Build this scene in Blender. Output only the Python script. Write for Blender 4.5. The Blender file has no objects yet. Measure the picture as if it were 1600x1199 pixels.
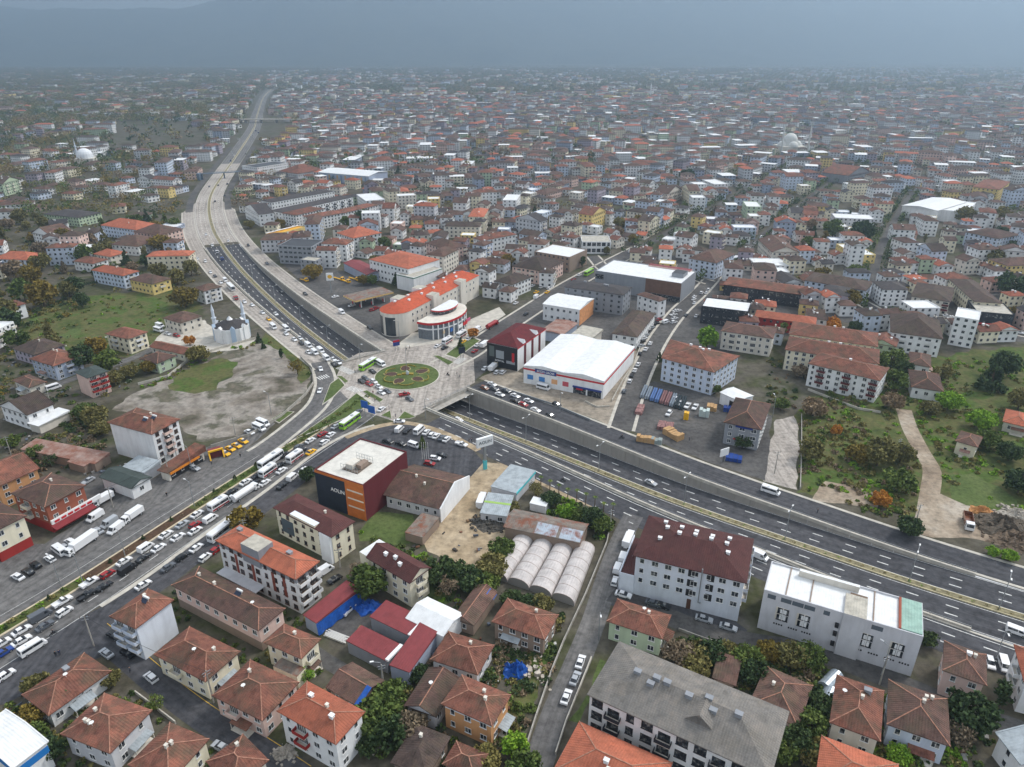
import bpy, math, random
import numpy as np
from mathutils import Vector, noise
from mathutils.geometry import delaunay_2d_cdt
random.seed(7); rng = np.random.default_rng(7)
R = math.radians
SC = bpy.context.scene
COL = SC.collection
# ---------------------------------------------------------------- camera, sky, sun, exposure
FPX, CX, CY, HORIZ, CAMH = 1110.0, 800.0, 599.5, 80.0, 135.0
PITCH = math.atan((CY - HORIZ) / FPX)
cam = bpy.data.cameras.new('camera'); cam.sensor_width = 36.0; cam.lens = FPX / 1600 * 36
cam.clip_start = 1.0; cam.clip_end = 60000
camo = bpy.data.objects.new('camera', cam); COL.objects.link(camo)
camo.location = (0, 0, CAMH); camo.rotation_euler = (math.pi / 2 - PITCH, 0, 0)
SC.camera = camo
SUN_ELEV, SUN_AZ = 46.0, 60.0          # azimuth clockwise from +Y (ahead of the camera)
w = bpy.data.worlds.new('World'); SC.world = w; w.use_nodes = True
nt = w.node_tree; nt.nodes.clear()
wo = nt.nodes.new('ShaderNodeOutputWorld'); bg = nt.nodes.new('ShaderNodeBackground')
sky = nt.nodes.new('ShaderNodeTexSky'); sky.sky_type = 'NISHITA'; sky.sun_disc = False
sky.sun_elevation = R(SUN_ELEV); sky.sun_rotation = R(SUN_AZ); sky.air_density = 1.0; sky.dust_density = 4.0; sky.ozone_density = 1.0
hs = nt.nodes.new('ShaderNodeHueSaturation'); hs.inputs['Saturation'].default_value = 0.42
nt.links.new(sky.outputs[0], hs.inputs['Color'])
oc_ = nt.nodes.new('ShaderNodeMix'); oc_.data_type = 'RGBA'; oc_.inputs[0].default_value = 0.68      # even layer of thin cloud over the sky
oc_.inputs[7].default_value = (4.3, 4.5, 4.8, 1); nt.links.new(hs.outputs[0], oc_.inputs[6]); nt.links.new(oc_.outputs[2], bg.inputs[0])
bg.inputs[1].default_value = 0.15
nt.links.new(bg.outputs[0], wo.inputs[0])
sl = bpy.data.lights.new('sun', 'SUN'); sl.energy = 1.5; sl.angle = R(10); sl.color = (1.0, 0.955, 0.90)
so = bpy.data.objects.new('sun', sl); COL.objects.link(so)
so.rotation_euler = (R(90 - SUN_ELEV), 0, R(180 - SUN_AZ)); so.location = (0, 0, 300)
SC.view_settings.view_transform = 'Standard'; SC.view_settings.look = 'None'
SC.view_settings.exposure = 0.86; SC.view_settings.gamma = 1.0; SC.view_settings.use_curve_mapping = False
SC.render.engine = 'CYCLES'
HAZE = 0.00022
cy = SC.cycles
cy.use_denoising = True; cy.max_bounces = 5; cy.diffuse_bounces = 2; cy.glossy_bounces = 2
cy.transmission_bounces = 2; cy.transparent_max_bounces = 4; cy.volume_bounces = 1
cy.caustics_reflective = False; cy.caustics_refractive = False
try: cy.denoiser = 'OPENIMAGEDENOISE'
except Exception: pass

# ---------------------------------------------------------------- picture point -> place on the plane z = h
cp, sp = math.cos(PITCH), math.sin(PITCH)
def G(x, y, h=0.0):
    u, v = (x - CX) / FPX, (CY - y) / FPX
    dx, dy, dz = u, cp + v * sp, -sp + v * cp
    t = (h - CAMH) / dz
    return Vector((dx * t, dy * t, h))
def PX(p):
    x, y, z = p[0], p[1], p[2] - CAMH
    d = y * cp - z * sp
    if d < 1: return (-9999, -9999)
    return (CX + FPX * x / d, CY - FPX * (y * sp + z * cp) / d)
def lin(c):
    return tuple(((v / 255) / 12.92 if v / 255 <= 0.04045 else (((v / 255) + 0.055) / 1.055) ** 2.4) for v in c)

# ---------------------------------------------------------------- materials
MATS = {}
def new_mat(name):
    m = bpy.data.materials.new(name); m.use_nodes = True
    n = m.node_tree; b = n.nodes['Principled BSDF']
    return m, n, b
def N(nt, typ, **kw):
    n = nt.nodes.new(typ)
    for k, v in kw.items():
        if k in n.inputs: n.inputs[k].default_value = v
        else: setattr(n, k, v)
    return n
def ramp(nt, fac, stops):
    r = nt.nodes.new('ShaderNodeValToRGB'); e = r.color_ramp.elements
    while len(e) < len(stops): e.new(0.5)
    for el, (p, c) in zip(e, stops): el.position = p; el.color = (*c, 1)
    nt.links.new(fac, r.inputs[0]); return r.outputs[0]
def mixc(nt, fac, a, b, mode='MIX'):
    m = nt.nodes.new('ShaderNodeMix'); m.data_type = 'RGBA'; m.blend_type = mode
    for sock, v in ((m.inputs[0], fac), (m.inputs[6], a), (m.inputs[7], b)):
        if isinstance(v, bpy.types.NodeSocket): nt.links.new(v, sock)
        elif isinstance(v, (int, float)): sock.default_value = v
        else: sock.default_value = (*v, 1)
    return m.outputs[2]
def pos(nt): return nt.nodes.new('ShaderNodeNewGeometry').outputs['Position']
def mapping(nt, vec, scale):
    m = nt.nodes.new('ShaderNodeMapping'); m.inputs['Scale'].default_value = scale
    nt.links.new(vec, m.inputs[0]); return m.outputs[0]
def noise_fac(nt, vec, scale, detail=4, rough=0.55):
    n = nt.nodes.new('ShaderNodeTexNoise'); n.inputs['Scale'].default_value = scale
    n.inputs['Detail'].default_value = detail; n.inputs['Roughness'].default_value = rough
    nt.links.new(vec, n.inputs['Vector']); return n.outputs[0]
def plain(name, c, rough=0.6, metal=0.0, var=0.0, scale=0.6, spec=0.3):
    """one colour with a little patchy wear"""
    if name in MATS: return MATS[name]
    m, n, b = new_mat(name); c = lin(c)
    b.inputs['Roughness'].default_value = rough; b.inputs['Metallic'].default_value = metal
    b.inputs['Specular IOR Level'].default_value = spec
    if var:
        f = noise_fac(n, pos(n), scale)
        lo = tuple(v * (1 - var) for v in c); hi = tuple(min(1, v * (1 + var * .6)) for v in c)
        n.links.new(ramp(n, f, [(.3, lo), (.7, hi)]), b.inputs['Base Color'])
    else: b.inputs['Base Color'].default_value = (*c, 1)
    MATS[name] = m; return m
def wallmat(key, c):
    """render with rain streaks and soiling"""
    name = 'render_' + key
    if name in MATS: return MATS[name]
    m, n, b = new_mat(name); c = lin(c); p = pos(n)
    f = noise_fac(n, mapping(n, p, (.55, .55, .1)), 1.0, 6, .6)
    g = noise_fac(n, p, .25, 3)
    dirt = tuple(v * .66 + .02 for v in c); mixt = tuple(v * .8 for v in c)
    a = ramp(n, f, [(.45, c), (.8, mixt)])
    col = mixc(n, ramp(n, g, [(.45, (0, 0, 0)), (.8, (.4, .4, .4))]), a, dirt)
    oi = n.nodes.new('ShaderNodeObjectInfo')
    col = mixc(n, .5, col, ramp(n, oi.outputs['Random'], [(0, (.84, .84, .83)), (1, (1, 1, 1))]), 'MULTIPLY')
    n.links.new(col, b.inputs['Base Color']); b.inputs['Roughness'].default_value = .85
    b.inputs['Specular IOR Level'].default_value = .15
    MATS[name] = m; return m
def roofmat(key, c, course=.36, moss=.45, weather=.62):
    """clay tile courses from the roof's own UV (metres), with weathered patches"""
    name = 'tile_' + key
    if name in MATS: return MATS[name]
    m, n, b = new_mat(name); c = lin(c)
    uv = n.nodes.new('ShaderNodeUVMap').outputs[0]; p = pos(n)
    oi = n.nodes.new('ShaderNodeObjectInfo').outputs['Random']
    dark = tuple(v * .5 for v in c); lite = (min(1, c[0] * 1.18), min(1, c[1] * 1.14), min(1, c[2] * 1.1))
    mossc = lin((92, 86, 72))
    f1 = noise_fac(n, p, .5, 8, .72); f2 = noise_fac(n, p, 2.6, 5, .75); f3 = noise_fac(n, p, .16, 8, .72)
    a = ramp(n, f1, [(.34, tuple(v * (1 - weather * .8) for v in c)), (.5, c), (.66, lite)])
    a = mixc(n, ramp(n, f2, [(.5, (0, 0, 0)), (.68, (weather,) * 3)]), a, dark)
    a = mixc(n, ramp(n, f3, [(.46, (0, 0, 0)), (.62, (min(1, moss * 1.6),) * 3)]), a, mossc)
    a = mixc(n, .8, a, ramp(n, oi, [(0, (.62, .62, .64)), (.5, (.9, .88, .87)), (1, (1.1, 1.05, 1.02))]), 'MULTIPLY')
    vo = n.nodes.new('ShaderNodeTexVoronoi'); vo.inputs['Scale'].default_value = .42; n.links.new(mapping(n, p, (1, 1, .4)), vo.inputs['Vector'])
    sx = n.nodes.new('ShaderNodeSeparateColor'); n.links.new(vo.outputs['Color'], sx.inputs[0])       # relaid patches of tiles
    a = mixc(n, weather, a, ramp(n, sx.outputs[0], [(.0, (.66, .68, .72)), (.5, (.95, .95, .95)), (1, (1.18, 1.1, 1.04))]), 'MULTIPLY')
    wv = n.nodes.new('ShaderNodeTexWave'); wv.bands_direction = 'Y'; wv.wave_profile = 'SAW'
    wv.inputs['Scale'].default_value = .314 / course; wv.inputs['Distortion'].default_value = .25
    n.links.new(uv, wv.inputs['Vector'])
    wu = n.nodes.new('ShaderNodeTexWave'); wu.bands_direction = 'X'; wu.inputs['Scale'].default_value = .55
    n.links.new(uv, wu.inputs['Vector'])
    a = mixc(n, ramp(n, wv.outputs[0], [(0, (.55,) * 3), (.25, (0,) * 3)]), a, tuple(v * .45 for v in c))
    n.links.new(a, b.inputs['Base Color'])
    bp = n.nodes.new('ShaderNodeBump'); bp.inputs['Strength'].default_value = .7; bp.inputs['Distance'].default_value = .08
    ad = n.nodes.new('ShaderNodeMath'); ad.operation = 'ADD'
    n.links.new(wv.outputs[0], ad.inputs[0]); n.links.new(wu.outputs[0], ad.inputs[1])
    n.links.new(ad.outputs[0], bp.inputs['Height']); n.links.new(bp.outputs[0], b.inputs['Normal'])
    b.inputs['Roughness'].default_value = .85; b.inputs['Specular IOR Level'].default_value = .15
    MATS[name] = m; return m
def sheetmat(key, c, var=.35, metal=0., rust=0.):
    """ribbed metal or membrane sheeting"""
    name = 'sheet_' + key
    if name in MATS: return MATS[name]
    m, n, b = new_mat(name); c = lin(c); p = pos(n)
    uv = n.nodes.new('ShaderNodeUVMap').outputs[0]
    f = noise_fac(n, p, .5, 5, .65)
    a = ramp(n, f, [(.35, tuple(v * (1 - var) for v in c)), (.6, c)])
    if rust:
        a = mixc(n, ramp(n, noise_fac(n, p, .3, 5, .7), [(.5 - rust * .2, (0,) * 3), (.62, (.85,) * 3)]), a, lin((128, 74, 50)))
    wu = n.nodes.new('ShaderNodeTexWave'); wu.bands_direction = 'X'; wu.inputs['Scale'].default_value = .5
    n.links.new(uv, wu.inputs['Vector'])
    bp = n.nodes.new('ShaderNodeBump'); bp.inputs['Strength'].default_value = .5; bp.inputs['Distance'].default_value = .06
    n.links.new(wu.outputs[0], bp.inputs['Height']); n.links.new(bp.outputs[0], b.inputs['Normal'])
    n.links.new(a, b.inputs['Base Color']); b.inputs['Roughness'].default_value = .6
    b.inputs['Specular IOR Level'].default_value = .25; b.inputs['Metallic'].default_value = metal
    MATS[name] = m; return m
def groundmat(name, cols, s1=.03, s2=.35, rough=.95, bump=0.):
    """patchy ground: large drifts of several colours with finer mottling"""
    if name in MATS: return MATS[name]
    m, n, b = new_mat(name); p = pos(n); cols = [lin(c) for c in cols]
    f1 = noise_fac(n, p, s1, 7, .62); f2 = noise_fac(n, p, s2, 6, .7)
    k = len(cols)
    a = ramp(n, f1, [(.32 + .36 * i / max(1, k - 1), c) for i, c in enumerate(cols)])
    d = ramp(n, f2, [(.32, (.5,) * 3), (.5, (.95,) * 3), (.7, (1.35,) * 3)])
    n.links.new(mixc(n, .85, a, d, 'MULTIPLY'), b.inputs['Base Color'])
    b.inputs['Roughness'].default_value = rough; b.inputs['Specular IOR Level'].default_value = .12
    MATS[name] = m; return m
def roadmat(name, cols):
    """asphalt with wheel tracks and repairs running along the road's own UV"""
    m = groundmat(name, cols, .02, .5); n = m.node_tree; b = n.nodes['Principled BSDF']; src = b.inputs['Base Color'].links[0].from_socket
    uv = n.nodes.new('ShaderNodeUVMap').outputs[0]
    t = ramp(n, noise_fac(n, mapping(n, uv, (.75, .012, 1)), 1.0, 5, .6), [(.36, (.74,) * 3), (.5, (.98,) * 3), (.66, (1.2,) * 3)])
    c = mixc(n, .9, src, t, 'MULTIPLY')
    p = ramp(n, noise_fac(n, mapping(n, uv, (.25, .05, 1)), 1.0, 2, .4), [(.62, (1,) * 3), (.63, (.78,) * 3)])
    n.links.new(mixc(n, .7, c, p, 'MULTIPLY'), b.inputs['Base Color']); return m
def leafmat(name, c1, c2, c3):
    if name in MATS: return MATS[name]
    m, n, b = new_mat(name); p = pos(n)
    oi = n.nodes.new('ShaderNodeObjectInfo').outputs['Random']
    f = noise_fac(n, p, .9, 4, .7)
    c1, c2, c3 = [tuple(min(255, v * 1.24) for v in c) for c in (c1, c2, c3)]
    a = ramp(n, f, [(.32, lin(c1)), (.5, lin(c2)), (.7, lin(c3))])
    a = mixc(n, .75, a, ramp(n, oi, [(0, (.7, .72, .7)), (.5, (1, .98, .95)), (1, (1.22, 1.12, .95))]), 'MULTIPLY')
    n.links.new(a, b.inputs['Base Color']); b.inputs['Roughness'].default_value = .8
    b.inputs['Specular IOR Level'].default_value = .1
    MATS[name] = m; return m
WALLC = dict(W=(238, 238, 237), B=(208, 218, 233), C=(238, 229, 203), Y=(234, 208, 138), P=(226, 196, 184), G=(150, 153, 158),
             D=(52, 54, 60), K=(156, 92, 72), g=(188, 204, 174), S=(208, 208, 211), L=(168, 178, 196), O=(206, 120, 62), M=(104, 48, 52),
             E=(224, 217, 204), V=(174, 164, 176), F=(214, 160, 112), T=(150, 132, 118), R=(160, 52, 48), A=(224, 229, 237))
def WM(k): return wallmat(k, WALLC[k])
ROOFC = dict(o=(186, 112, 88), r=(140, 95, 81), n=(114, 90, 82), m=(112, 50, 54), d=(94, 81, 76), k=(78, 76, 78), u=(100, 66, 64), e=(134, 131, 126), q=(70, 80, 76))
def RM(k):
    if k in 'w': return sheetmat('white', (228, 229, 228), .14)
    if k == 'a': return sheetmat('grey_metal', (168, 176, 180), .3)
    if k == 'p': return sheetmat('pale_membrane', (218, 214, 204), .2)
    if k == 'c': return sheetmat('concrete', (188, 182, 168), .35)
    if k == 'x': return sheetmat('rusty', (170, 150, 140), .3, rust=1.0)
    if k == 'y': return sheetmat('brown_grey', (132, 122, 112), .4, rust=.1)
    if k == 'R': return sheetmat('red_metal', (132, 62, 64), .2)
    if k == 'Y': return sheetmat('yellow', (230, 168, 40), .15)
    if k == 'v': return sheetmat('green_sheet', (150, 182, 168), .25)
    if k == 'D': return sheetmat('dark_membrane', (70, 72, 76), .3)
    if k == 'q': return sheetmat('dark_green', (66, 76, 72), .3)
    if k == 'z': return sheetmat('film', (200, 193, 189), .25)
    if k in 'ke': return roofmat(k, ROOFC[k], .5, .15, .35)
    if k in 'mu': return roofmat(k, ROOFC[k], .45, .08, .25)
    if k == 'o': return roofmat(k, ROOFC[k], .36, .12, .35)
    return roofmat(k, ROOFC[k])
glass, n_, b_ = new_mat('window_glass'); b_.inputs['Roughness'].default_value = .12; b_.inputs['Specular IOR Level'].default_value = .6
n_.links.new(ramp(n_, noise_fac(n_, pos(n_), 1.1, 1), [(.42, lin((34, 39, 46))), (.56, lin((62, 67, 74))), (.66, lin((128, 128, 124)))]), b_.inputs['Base Color'])   # panes, some with curtains
frame_white = plain('frame_white', (225, 225, 222), .5)
frame_brown = plain('frame_brown', (92, 62, 46), .6)
dark = plain('dark_trim', (40, 40, 42), .6)
tyre = plain('tyre_rubber', (26, 26, 27), .9)
steel = plain('galvanised_steel', (158, 162, 164), .45, .5)
conc = plain('concrete', (168, 163, 154), .9, var=.3, scale=.5)
concl = plain('concrete_light', (190, 184, 172), .9, var=.25, scale=.4)
mortar = plain('ridge_mortar', (164, 120, 100), .9, var=.4, scale=1.5)

# ---------------------------------------------------------------- mesh helper
class MB:
    def __init__(s): s.v = []; s.f = []; s.m = []; s.uv = []
    def face(s, pts, mi=0, uv=None):
        i = len(s.v); s.v.extend([tuple(p) for p in pts]); s.f.append(tuple(range(i, i + len(pts)))); s.m.append(mi)
        s.uv.extend(uv if uv else [(p[0], p[1]) for p in pts])
    def box(s, x0, x1, y0, y1, z0, z1, mi=0, top=None, bottom=False):
        a = [(x0, y0), (x1, y0), (x1, y1), (x0, y1)]
        s.prism(a, z0, z1, mi, top, bottom)
    def prism(s, poly, z0, z1, mi=0, top=None, bottom=False):
        n = len(poly); u = 0
        for i in range(n):
            p, q = poly[i], poly[(i + 1) % n]; L = math.hypot(q[0] - p[0], q[1] - p[1])
            s.face([(p[0], p[1], z0), (q[0], q[1], z0), (q[0], q[1], z1), (p[0], p[1], z1)], mi, [(u, z0), (u + L, z0), (u + L, z1), (u, z1)])
            u += L
        s.face([(p[0], p[1], z1) for p in poly], mi if top is None else top)
        if bottom: s.face([(p[0], p[1], z0) for p in reversed(poly)], mi)
    def bar(s, p, q, w, h=None, mi=0):
        p, q = Vector(p), Vector(q); d = q - p
        if d.length < 1e-6: return
        d.normalize(); up = Vector((0, 0, 1)) if abs(d.z) < .95 else Vector((1, 0, 0))
        a = d.cross(up).normalized() * (w / 2); b = a.cross(d).normalized() * ((h or w) / 2)
        c = [a + b, a - b, -a - b, -a + b]
        for i in range(4):
            e, f = c[i], c[(i + 1) % 4]; s.face([p + e, p + f, q + f, q + e], mi)
        s.face([p + x for x in reversed(c)], mi); s.face([q + x for x in c], mi)
    def cyl(s, x, y, z0, z1, r0, r1, n=10, mi=0, cap=True):
        c0 = [(x + r0 * math.cos(2 * math.pi * i / n), y + r0 * math.sin(2 * math.pi * i / n), z0) for i in range(n)]
        c1 = [(x + r1 * math.cos(2 * math.pi * i / n), y + r1 * math.sin(2 * math.pi * i / n), z1) for i in range(n)]
        for i in range(n): s.face([c0[i], c0[(i + 1) % n], c1[(i + 1) % n], c1[i]], mi)
        if cap and r1 > .01: s.face(c1, mi)
    def dome(s, x, y, z, r, n=14, k=5, mi=0, sq=1.0):
        for j in range(k):
            a0, a1 = math.pi / 2 * j / k, math.pi / 2 * (j + 1) / k
            s.cyl(x, y, z + r * sq * math.sin(a0), z + r * sq * math.sin(a1), r * math.cos(a0), max(.001, r * math.cos(a1)), n, mi, False)
    def mesh(s, name, mats, smooth=False):
        me = bpy.data.meshes.new(name); me.from_pydata(s.v, [], s.f)
        for m in mats: me.materials.append(m)
        if len(mats) > 1: me.polygons.foreach_set('material_index', np.array(s.m, dtype=np.int32))
        ul = me.uv_layers.new(name='UVMap'); ul.data.foreach_set('uv', np.array(s.uv, dtype=np.float32).ravel())
        if smooth: me.polygons.foreach_set('use_smooth', np.ones(len(s.f), dtype=bool))
        me.update(); return me
    def build(s, name, mats, parent=None, loc=(0, 0, 0), rz=0, smooth=False):
        if not isinstance(mats, (list, tuple)): mats = [mats]
        return put(name, s.mesh(name, mats, smooth), parent, loc, rz)
def put(name, me, parent=None, loc=(0, 0, 0), rz=0, scale=None):
    o = bpy.data.objects.new(name, me); COL.objects.link(o); o.parent = parent
    o.location = loc; o.rotation_euler = (0, 0, rz)
    if scale: o.scale = scale
    return o
def tag(o, label=None, cat=None, group=None, kind=None):
    if label: o['label'] = label
    if cat: o['category'] = cat
    if group: o['group'] = group
    if kind: o['kind'] = kind
    return o
def thing(name, label, cat, loc=(0, 0, 0), rz=0, group=None):
    o = put(name, None, None, loc, rz); o.empty_display_size = .5
    return tag(o, label, cat, group)
ORD = ['first', 'second', 'third', 'fourth', 'fifth', 'sixth', 'seventh', 'eighth', 'ninth', 'tenth', 'eleventh', 'twelfth', 'thirteenth', 'fourteenth', 'fifteenth', 'sixteenth', 'seventeenth', 'eighteenth', 'nineteenth', 'twentieth']
TENS = {2: 'twenty', 3: 'thirty', 4: 'forty', 5: 'fifty', 6: 'sixty', 7: 'seventy', 8: 'eighty', 9: 'ninety'}
def ordn(i):
    n = i + 1
    if n <= 20: return ORD[n - 1]
    return TENS[n // 10][:-1] + 'ieth' if n % 10 == 0 else TENS[n // 10] + '-' + ORD[n % 10 - 1]
def inpoly(x, y, poly):
    c = False; n = len(poly); j = n - 1
    for i in range(n):
        xi, yi = poly[i][0], poly[i][1]; xj, yj = poly[j][0], poly[j][1]
        if (yi > y) != (yj > y) and x < (xj - xi) * (y - yi) / (yj - yi) + xi: c = not c
        j = i
    return c
# ================================================================= THE SETTING: ground, roads, cutting
def spline(pts, step=4.0):
    """Catmull-Rom through 3-D points, resampled evenly"""
    P = [pts[0] * 2 - pts[1]] + list(pts) + [pts[-1] * 2 - pts[-2]]
    out = []
    for i in range(1, len(P) - 2):
        a, b, c, d = P[i - 1], P[i], P[i + 1], P[i + 2]
        k = max(2, int((c - b).length / step))
        for j in range(k):
            t = j / k
            out.append(.5 * ((2 * b) + (c - a) * t + (2 * a - 5 * b + 4 * c - d) * t * t + (3 * b - a - 3 * c + d) * t ** 3))
    out.append(P[-2]); return out
def pth(px, step=4.0): return spline([G(p[0], p[1], p[2] if len(p) > 2 else 0) for p in px], step)
def nrm(path):
    o = []
    for i in range(len(path)):
        d = path[min(i + 1, len(path) - 1)] - path[max(i - 1, 0)]; d.z = 0; d.normalize()
        o.append(Vector((-d.y, d.x, 0)))       # left of travel
    return o
def off(path, k, dz=0.0, z=None):
    n = nrm(path)
    return [Vector((p.x + a.x * (k(i) if callable(k) else k), p.y + a.y * (k(i) if callable(k) else k), (p.z if z is None else z) + dz)) for i, (p, a) in enumerate(zip(path, n))]
def strip(mb, L, Rr, mi=0):
    s = 0
    for i in range(len(L) - 1):
        d = (L[i + 1] - L[i]).length
        w0 = (L[i] - Rr[i]).length
        mb.face([Rr[i], Rr[i + 1], L[i + 1], L[i]], mi, [(0, s), (0, s + d), (w0, s + d), (w0, s)]); s += d
def ribbon(name, path, o1, o2, mat, dz=.02, z=None):
    mb = MB(); strip(mb, off(path, max(o1, o2), dz, z), off(path, min(o1, o2), dz, z))
    return tag(mb.build(name, mat), kind='structure')
def raised(mb, path, o1, o2, h, z=None, mi=0, side=0):
    a, b = off(path, o1, h, z), off(path, o2, h, z); a0, b0 = off(path, o1, 0, z), off(path, o2, 0, z)
    strip(mb, a, b, mi); strip(mb, a0, a, side); strip(mb, b, b0, side)
def dashes(mb, path, k, ln=3., gap=6., wd=.18, dz=.035):
    c = off(path, k, dz); acc = 0; n = nrm(path)
    for i in range(len(c) - 1):
        d = (c[i + 1] - c[i]).length
        acc += d
        if acc >= ln + gap:
            acc = 0; u = (c[i + 1] - c[i]).normalized(); p = c[i]; q = p + u * ln; a = n[i] * wd
            mb.face([p - a, q - a, q + a, p + a])
def solid(mb, path, k, wd=.1, dz=.035): strip(mb, off(path, k + wd, dz), off(path, k - wd, dz))
asph = roadmat('asphalt_dark', [(72, 72, 75), (79, 79, 82), (87, 86, 88)])
asph2 = roadmat('asphalt_worn', [(96, 94, 94), (108, 106, 104), (122, 119, 116)])
asph3 = groundmat('asphalt_patched', [(74, 72, 72), (90, 88, 86), (104, 101, 98)], .05, .5)
cpave = roadmat('concrete_pavement', [(154, 146, 137), (167, 159, 150), (176, 168, 160)])
paint = plain('road_paint', (214, 214, 210), .8, var=.35, scale=1.2)
ypaint = plain('yellow_road_paint', (208, 170, 60), .8, var=.3)
grassm = groundmat('lawn', [(74, 88, 50), (86, 100, 56), (98, 108, 66)], .06, .8)
roughg = groundmat('rough_grass', [(60, 70, 40), (78, 88, 46), (96, 94, 60), (76, 96, 44), (84, 90, 50)], .06, .5)
earth = groundmat('bare_earth', [(118, 104, 90), (146, 130, 112), (164, 150, 132), (178, 168, 154)], .05, .45)
sandy = groundmat('sandy_yard', [(150, 132, 106), (170, 152, 126), (186, 170, 146)], .06, .4)
forem = groundmat('forecourt', [(132, 122, 108), (150, 140, 126), (166, 154, 138)], .06, .4)
lotm = groundmat('muddy_lot', [(78, 78, 60), (98, 92, 80), (128, 120, 110), (150, 143, 134), (90, 88, 72), (116, 108, 96)], .045, .25)
soil = groundmat('planting_soil', [(72, 56, 44), (92, 72, 56)], .2, 1.0)
gmat = groundmat('town_ground', [(64, 64, 46), (78, 74, 60), (94, 89, 79), (70, 73, 47), (102, 98, 90)], .022, .3)
hedgec = leafmat('hedge_leaf', (40, 56, 28), (62, 80, 38), (92, 104, 50))

HW = [(424, 140, 0), (412, 152, 0), (402, 180, 0), (397, 200, 0), (375, 235, 0), (351, 270, 0), (332, 300, 0), (326.5, 325, 0), (332, 355, 0), (345, 380, 0), (370, 414, -1.8), (400, 446, -3.4), (436, 480, -4.8), (478, 515, -5.8),
      (540, 562, -6.4), (600, 602, -6.6), (690, 640, -6.6), (760, 668, -6.3), (840, 699, -5.6), (925, 733, -4.8), (1025, 773, -3.8), (1110, 804, -3.0), (1200, 835, -2.2), (1400, 903, -.8), (1600, 966, 0), (1800, 1028, 0), (2000, 1090, 0)]
hw = pth(HW, 3.0)
def near_i(path, p): return min(range(len(path)), key=lambda i: (path[i].x - p.x) ** 2 + (path[i].y - p.y) ** 2)
i0 = near_i(hw, G(347, 384)); iA = near_i(hw, G(585, 556)); iB = near_i(hw, G(702, 618)); iE = near_i(hw, G(1600, 966))
WD = 12.6                                      # half width of the cutting
# hole outlines for the two open cuttings
def seg(path, a, b): return path[a:b + 1]
far = [G(x, y) for x, y in ((0, 0), (0, 0))]
holes = []
for a, b in ((i0, iA), (iB, len(hw) - 1)):
    s = seg(hw, a, b)
    holes.append([(p.x, p.y) for p in off(s, WD, 0, 0)] + [(p.x, p.y) for p in reversed(off(s, -WD, 0, 0))])
gv = [Vector((-12300, -1500)), Vector((12300, -1500)), Vector((12300, 13800)), Vector((-12300, 13800))]; ge = [(0, 1), (1, 2), (2, 3), (3, 0)]
for hpoly in holes:
    b = len(gv); gv += [Vector(p) for p in hpoly]; ge += [(b + i, b + (i + 1) % len(hpoly)) for i in range(len(hpoly))]
ov, oe, of, *_ = delaunay_2d_cdt(gv, ge, [], 0, 1e-4)
mb = MB()
for f in of:
    c = sum((ov[i] for i in f), Vector((0, 0))) / len(f)
    if any(inpoly(c.x, c.y, h) for h in holes): continue
    mb.face([(ov[i].x, ov[i].y, 0) for i in f])
tag(mb.build('ground', gmat), kind='structure')

# the dual carriageway, its median and markings
iF = near_i(hw, G(362, 256)); hwd = seg(hw, 0, iF); hwf = seg(hw, iF, i0); hwn = seg(hw, i0, len(hw) - 1)
for nm, s, m in (('highway_far', hwd, asph2), ('highway_concrete', hwf, cpave), ('highway_asphalt', hwn, asph)):
    ribbon(nm, s, 1.1, WD - .3, m, .02); ribbon(nm, s, -1.1, -WD + .3, m, .02)
mb = MB(); raised(mb, hw, 1.1, -1.1, .25); tag(mb.build('highway_median', plain('median_grit', (134, 126, 98), .95, var=.5, scale=.8)), kind='structure')
mb = MB()
for k in (1.1, -1.1): raised(mb, hw, k + .12, k - .12, .38)
tag(mb.build('median_kerb', plain('kerb_tan', (196, 184, 150), .9, var=.25)), kind='structure')
mb = MB()
for k in (4.9, 8.4, -4.9, -8.4): dashes(mb, hw, k)
for k in (1.75, 11.9, -1.75, -11.9): solid(mb, hw, k)
tag(mb.build('lane_markings', paint), kind='structure')
# tufts on the median
# service roads either side
left_conc = seg(hw, near_i(hw, G(326, 320)), near_i(hw, G(500, 532)))
def sround(nm, a, b, o1, o2, m, dz=.03): return ribbon(nm, seg(hw, a, b), o1, o2, m, dz, 0.0)
iL0 = near_i(hw, G(327, 330))
iL1 = near_i(hw, G(378, 230))
sround('service_road_upper_west', iL1, iL0, -14.0, -20.5, asph3); sround('service_road_upper_east', iL1, iL0, 14.0, 20.0, asph3)
sround('service_road_camera_side', iL0, iA, -14.0, -22.5, cpave)
sround('service_road_town_side', iL0, iA, 14.0, 22.0, cpave)
for sg, w1 in ((-1, 8.5), (1, 8.0)):
    s = [Vector((p.x, p.y, 0)) for p in seg(hw, iL0 - 16, iL0)]; mb = MB(); A_, B_ = off(s, sg * 12.3, .028), off(s, lambda i: sg * (12.3 + (1.7 + w1) * i / 16), .028)
    strip(mb, *((A_, B_) if sg < 0 else (B_, A_))); tag(mb.build('merge_taper', cpave), kind='structure')
    sround('merge_fill', iL0, i0, sg * 12.3, sg * 14.0, cpave, .026)
sround('service_road_camera_side_asphalt', iB + 3, len(hw) - 1, -13.6, -25.0, asph)
sround('service_road_town_side_asphalt', iB, len(hw) - 1, 14.0, 23.5, asph)
mb = MB(); s = [Vector((p.x, p.y, 0)) for p in seg(hw, iB + 3, len(hw) - 1)]
dashes(mb, s, -17.4, dz=.05); dashes(mb, s, -21.0, dz=.05); dashes(mb, s, -24.2, 1.6, 2.6, .14, dz=.05); solid(mb, s, -14.3, .12, .05)
tag(mb.build('service_road_markings', paint), kind='structure')
mb = MB()
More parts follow.
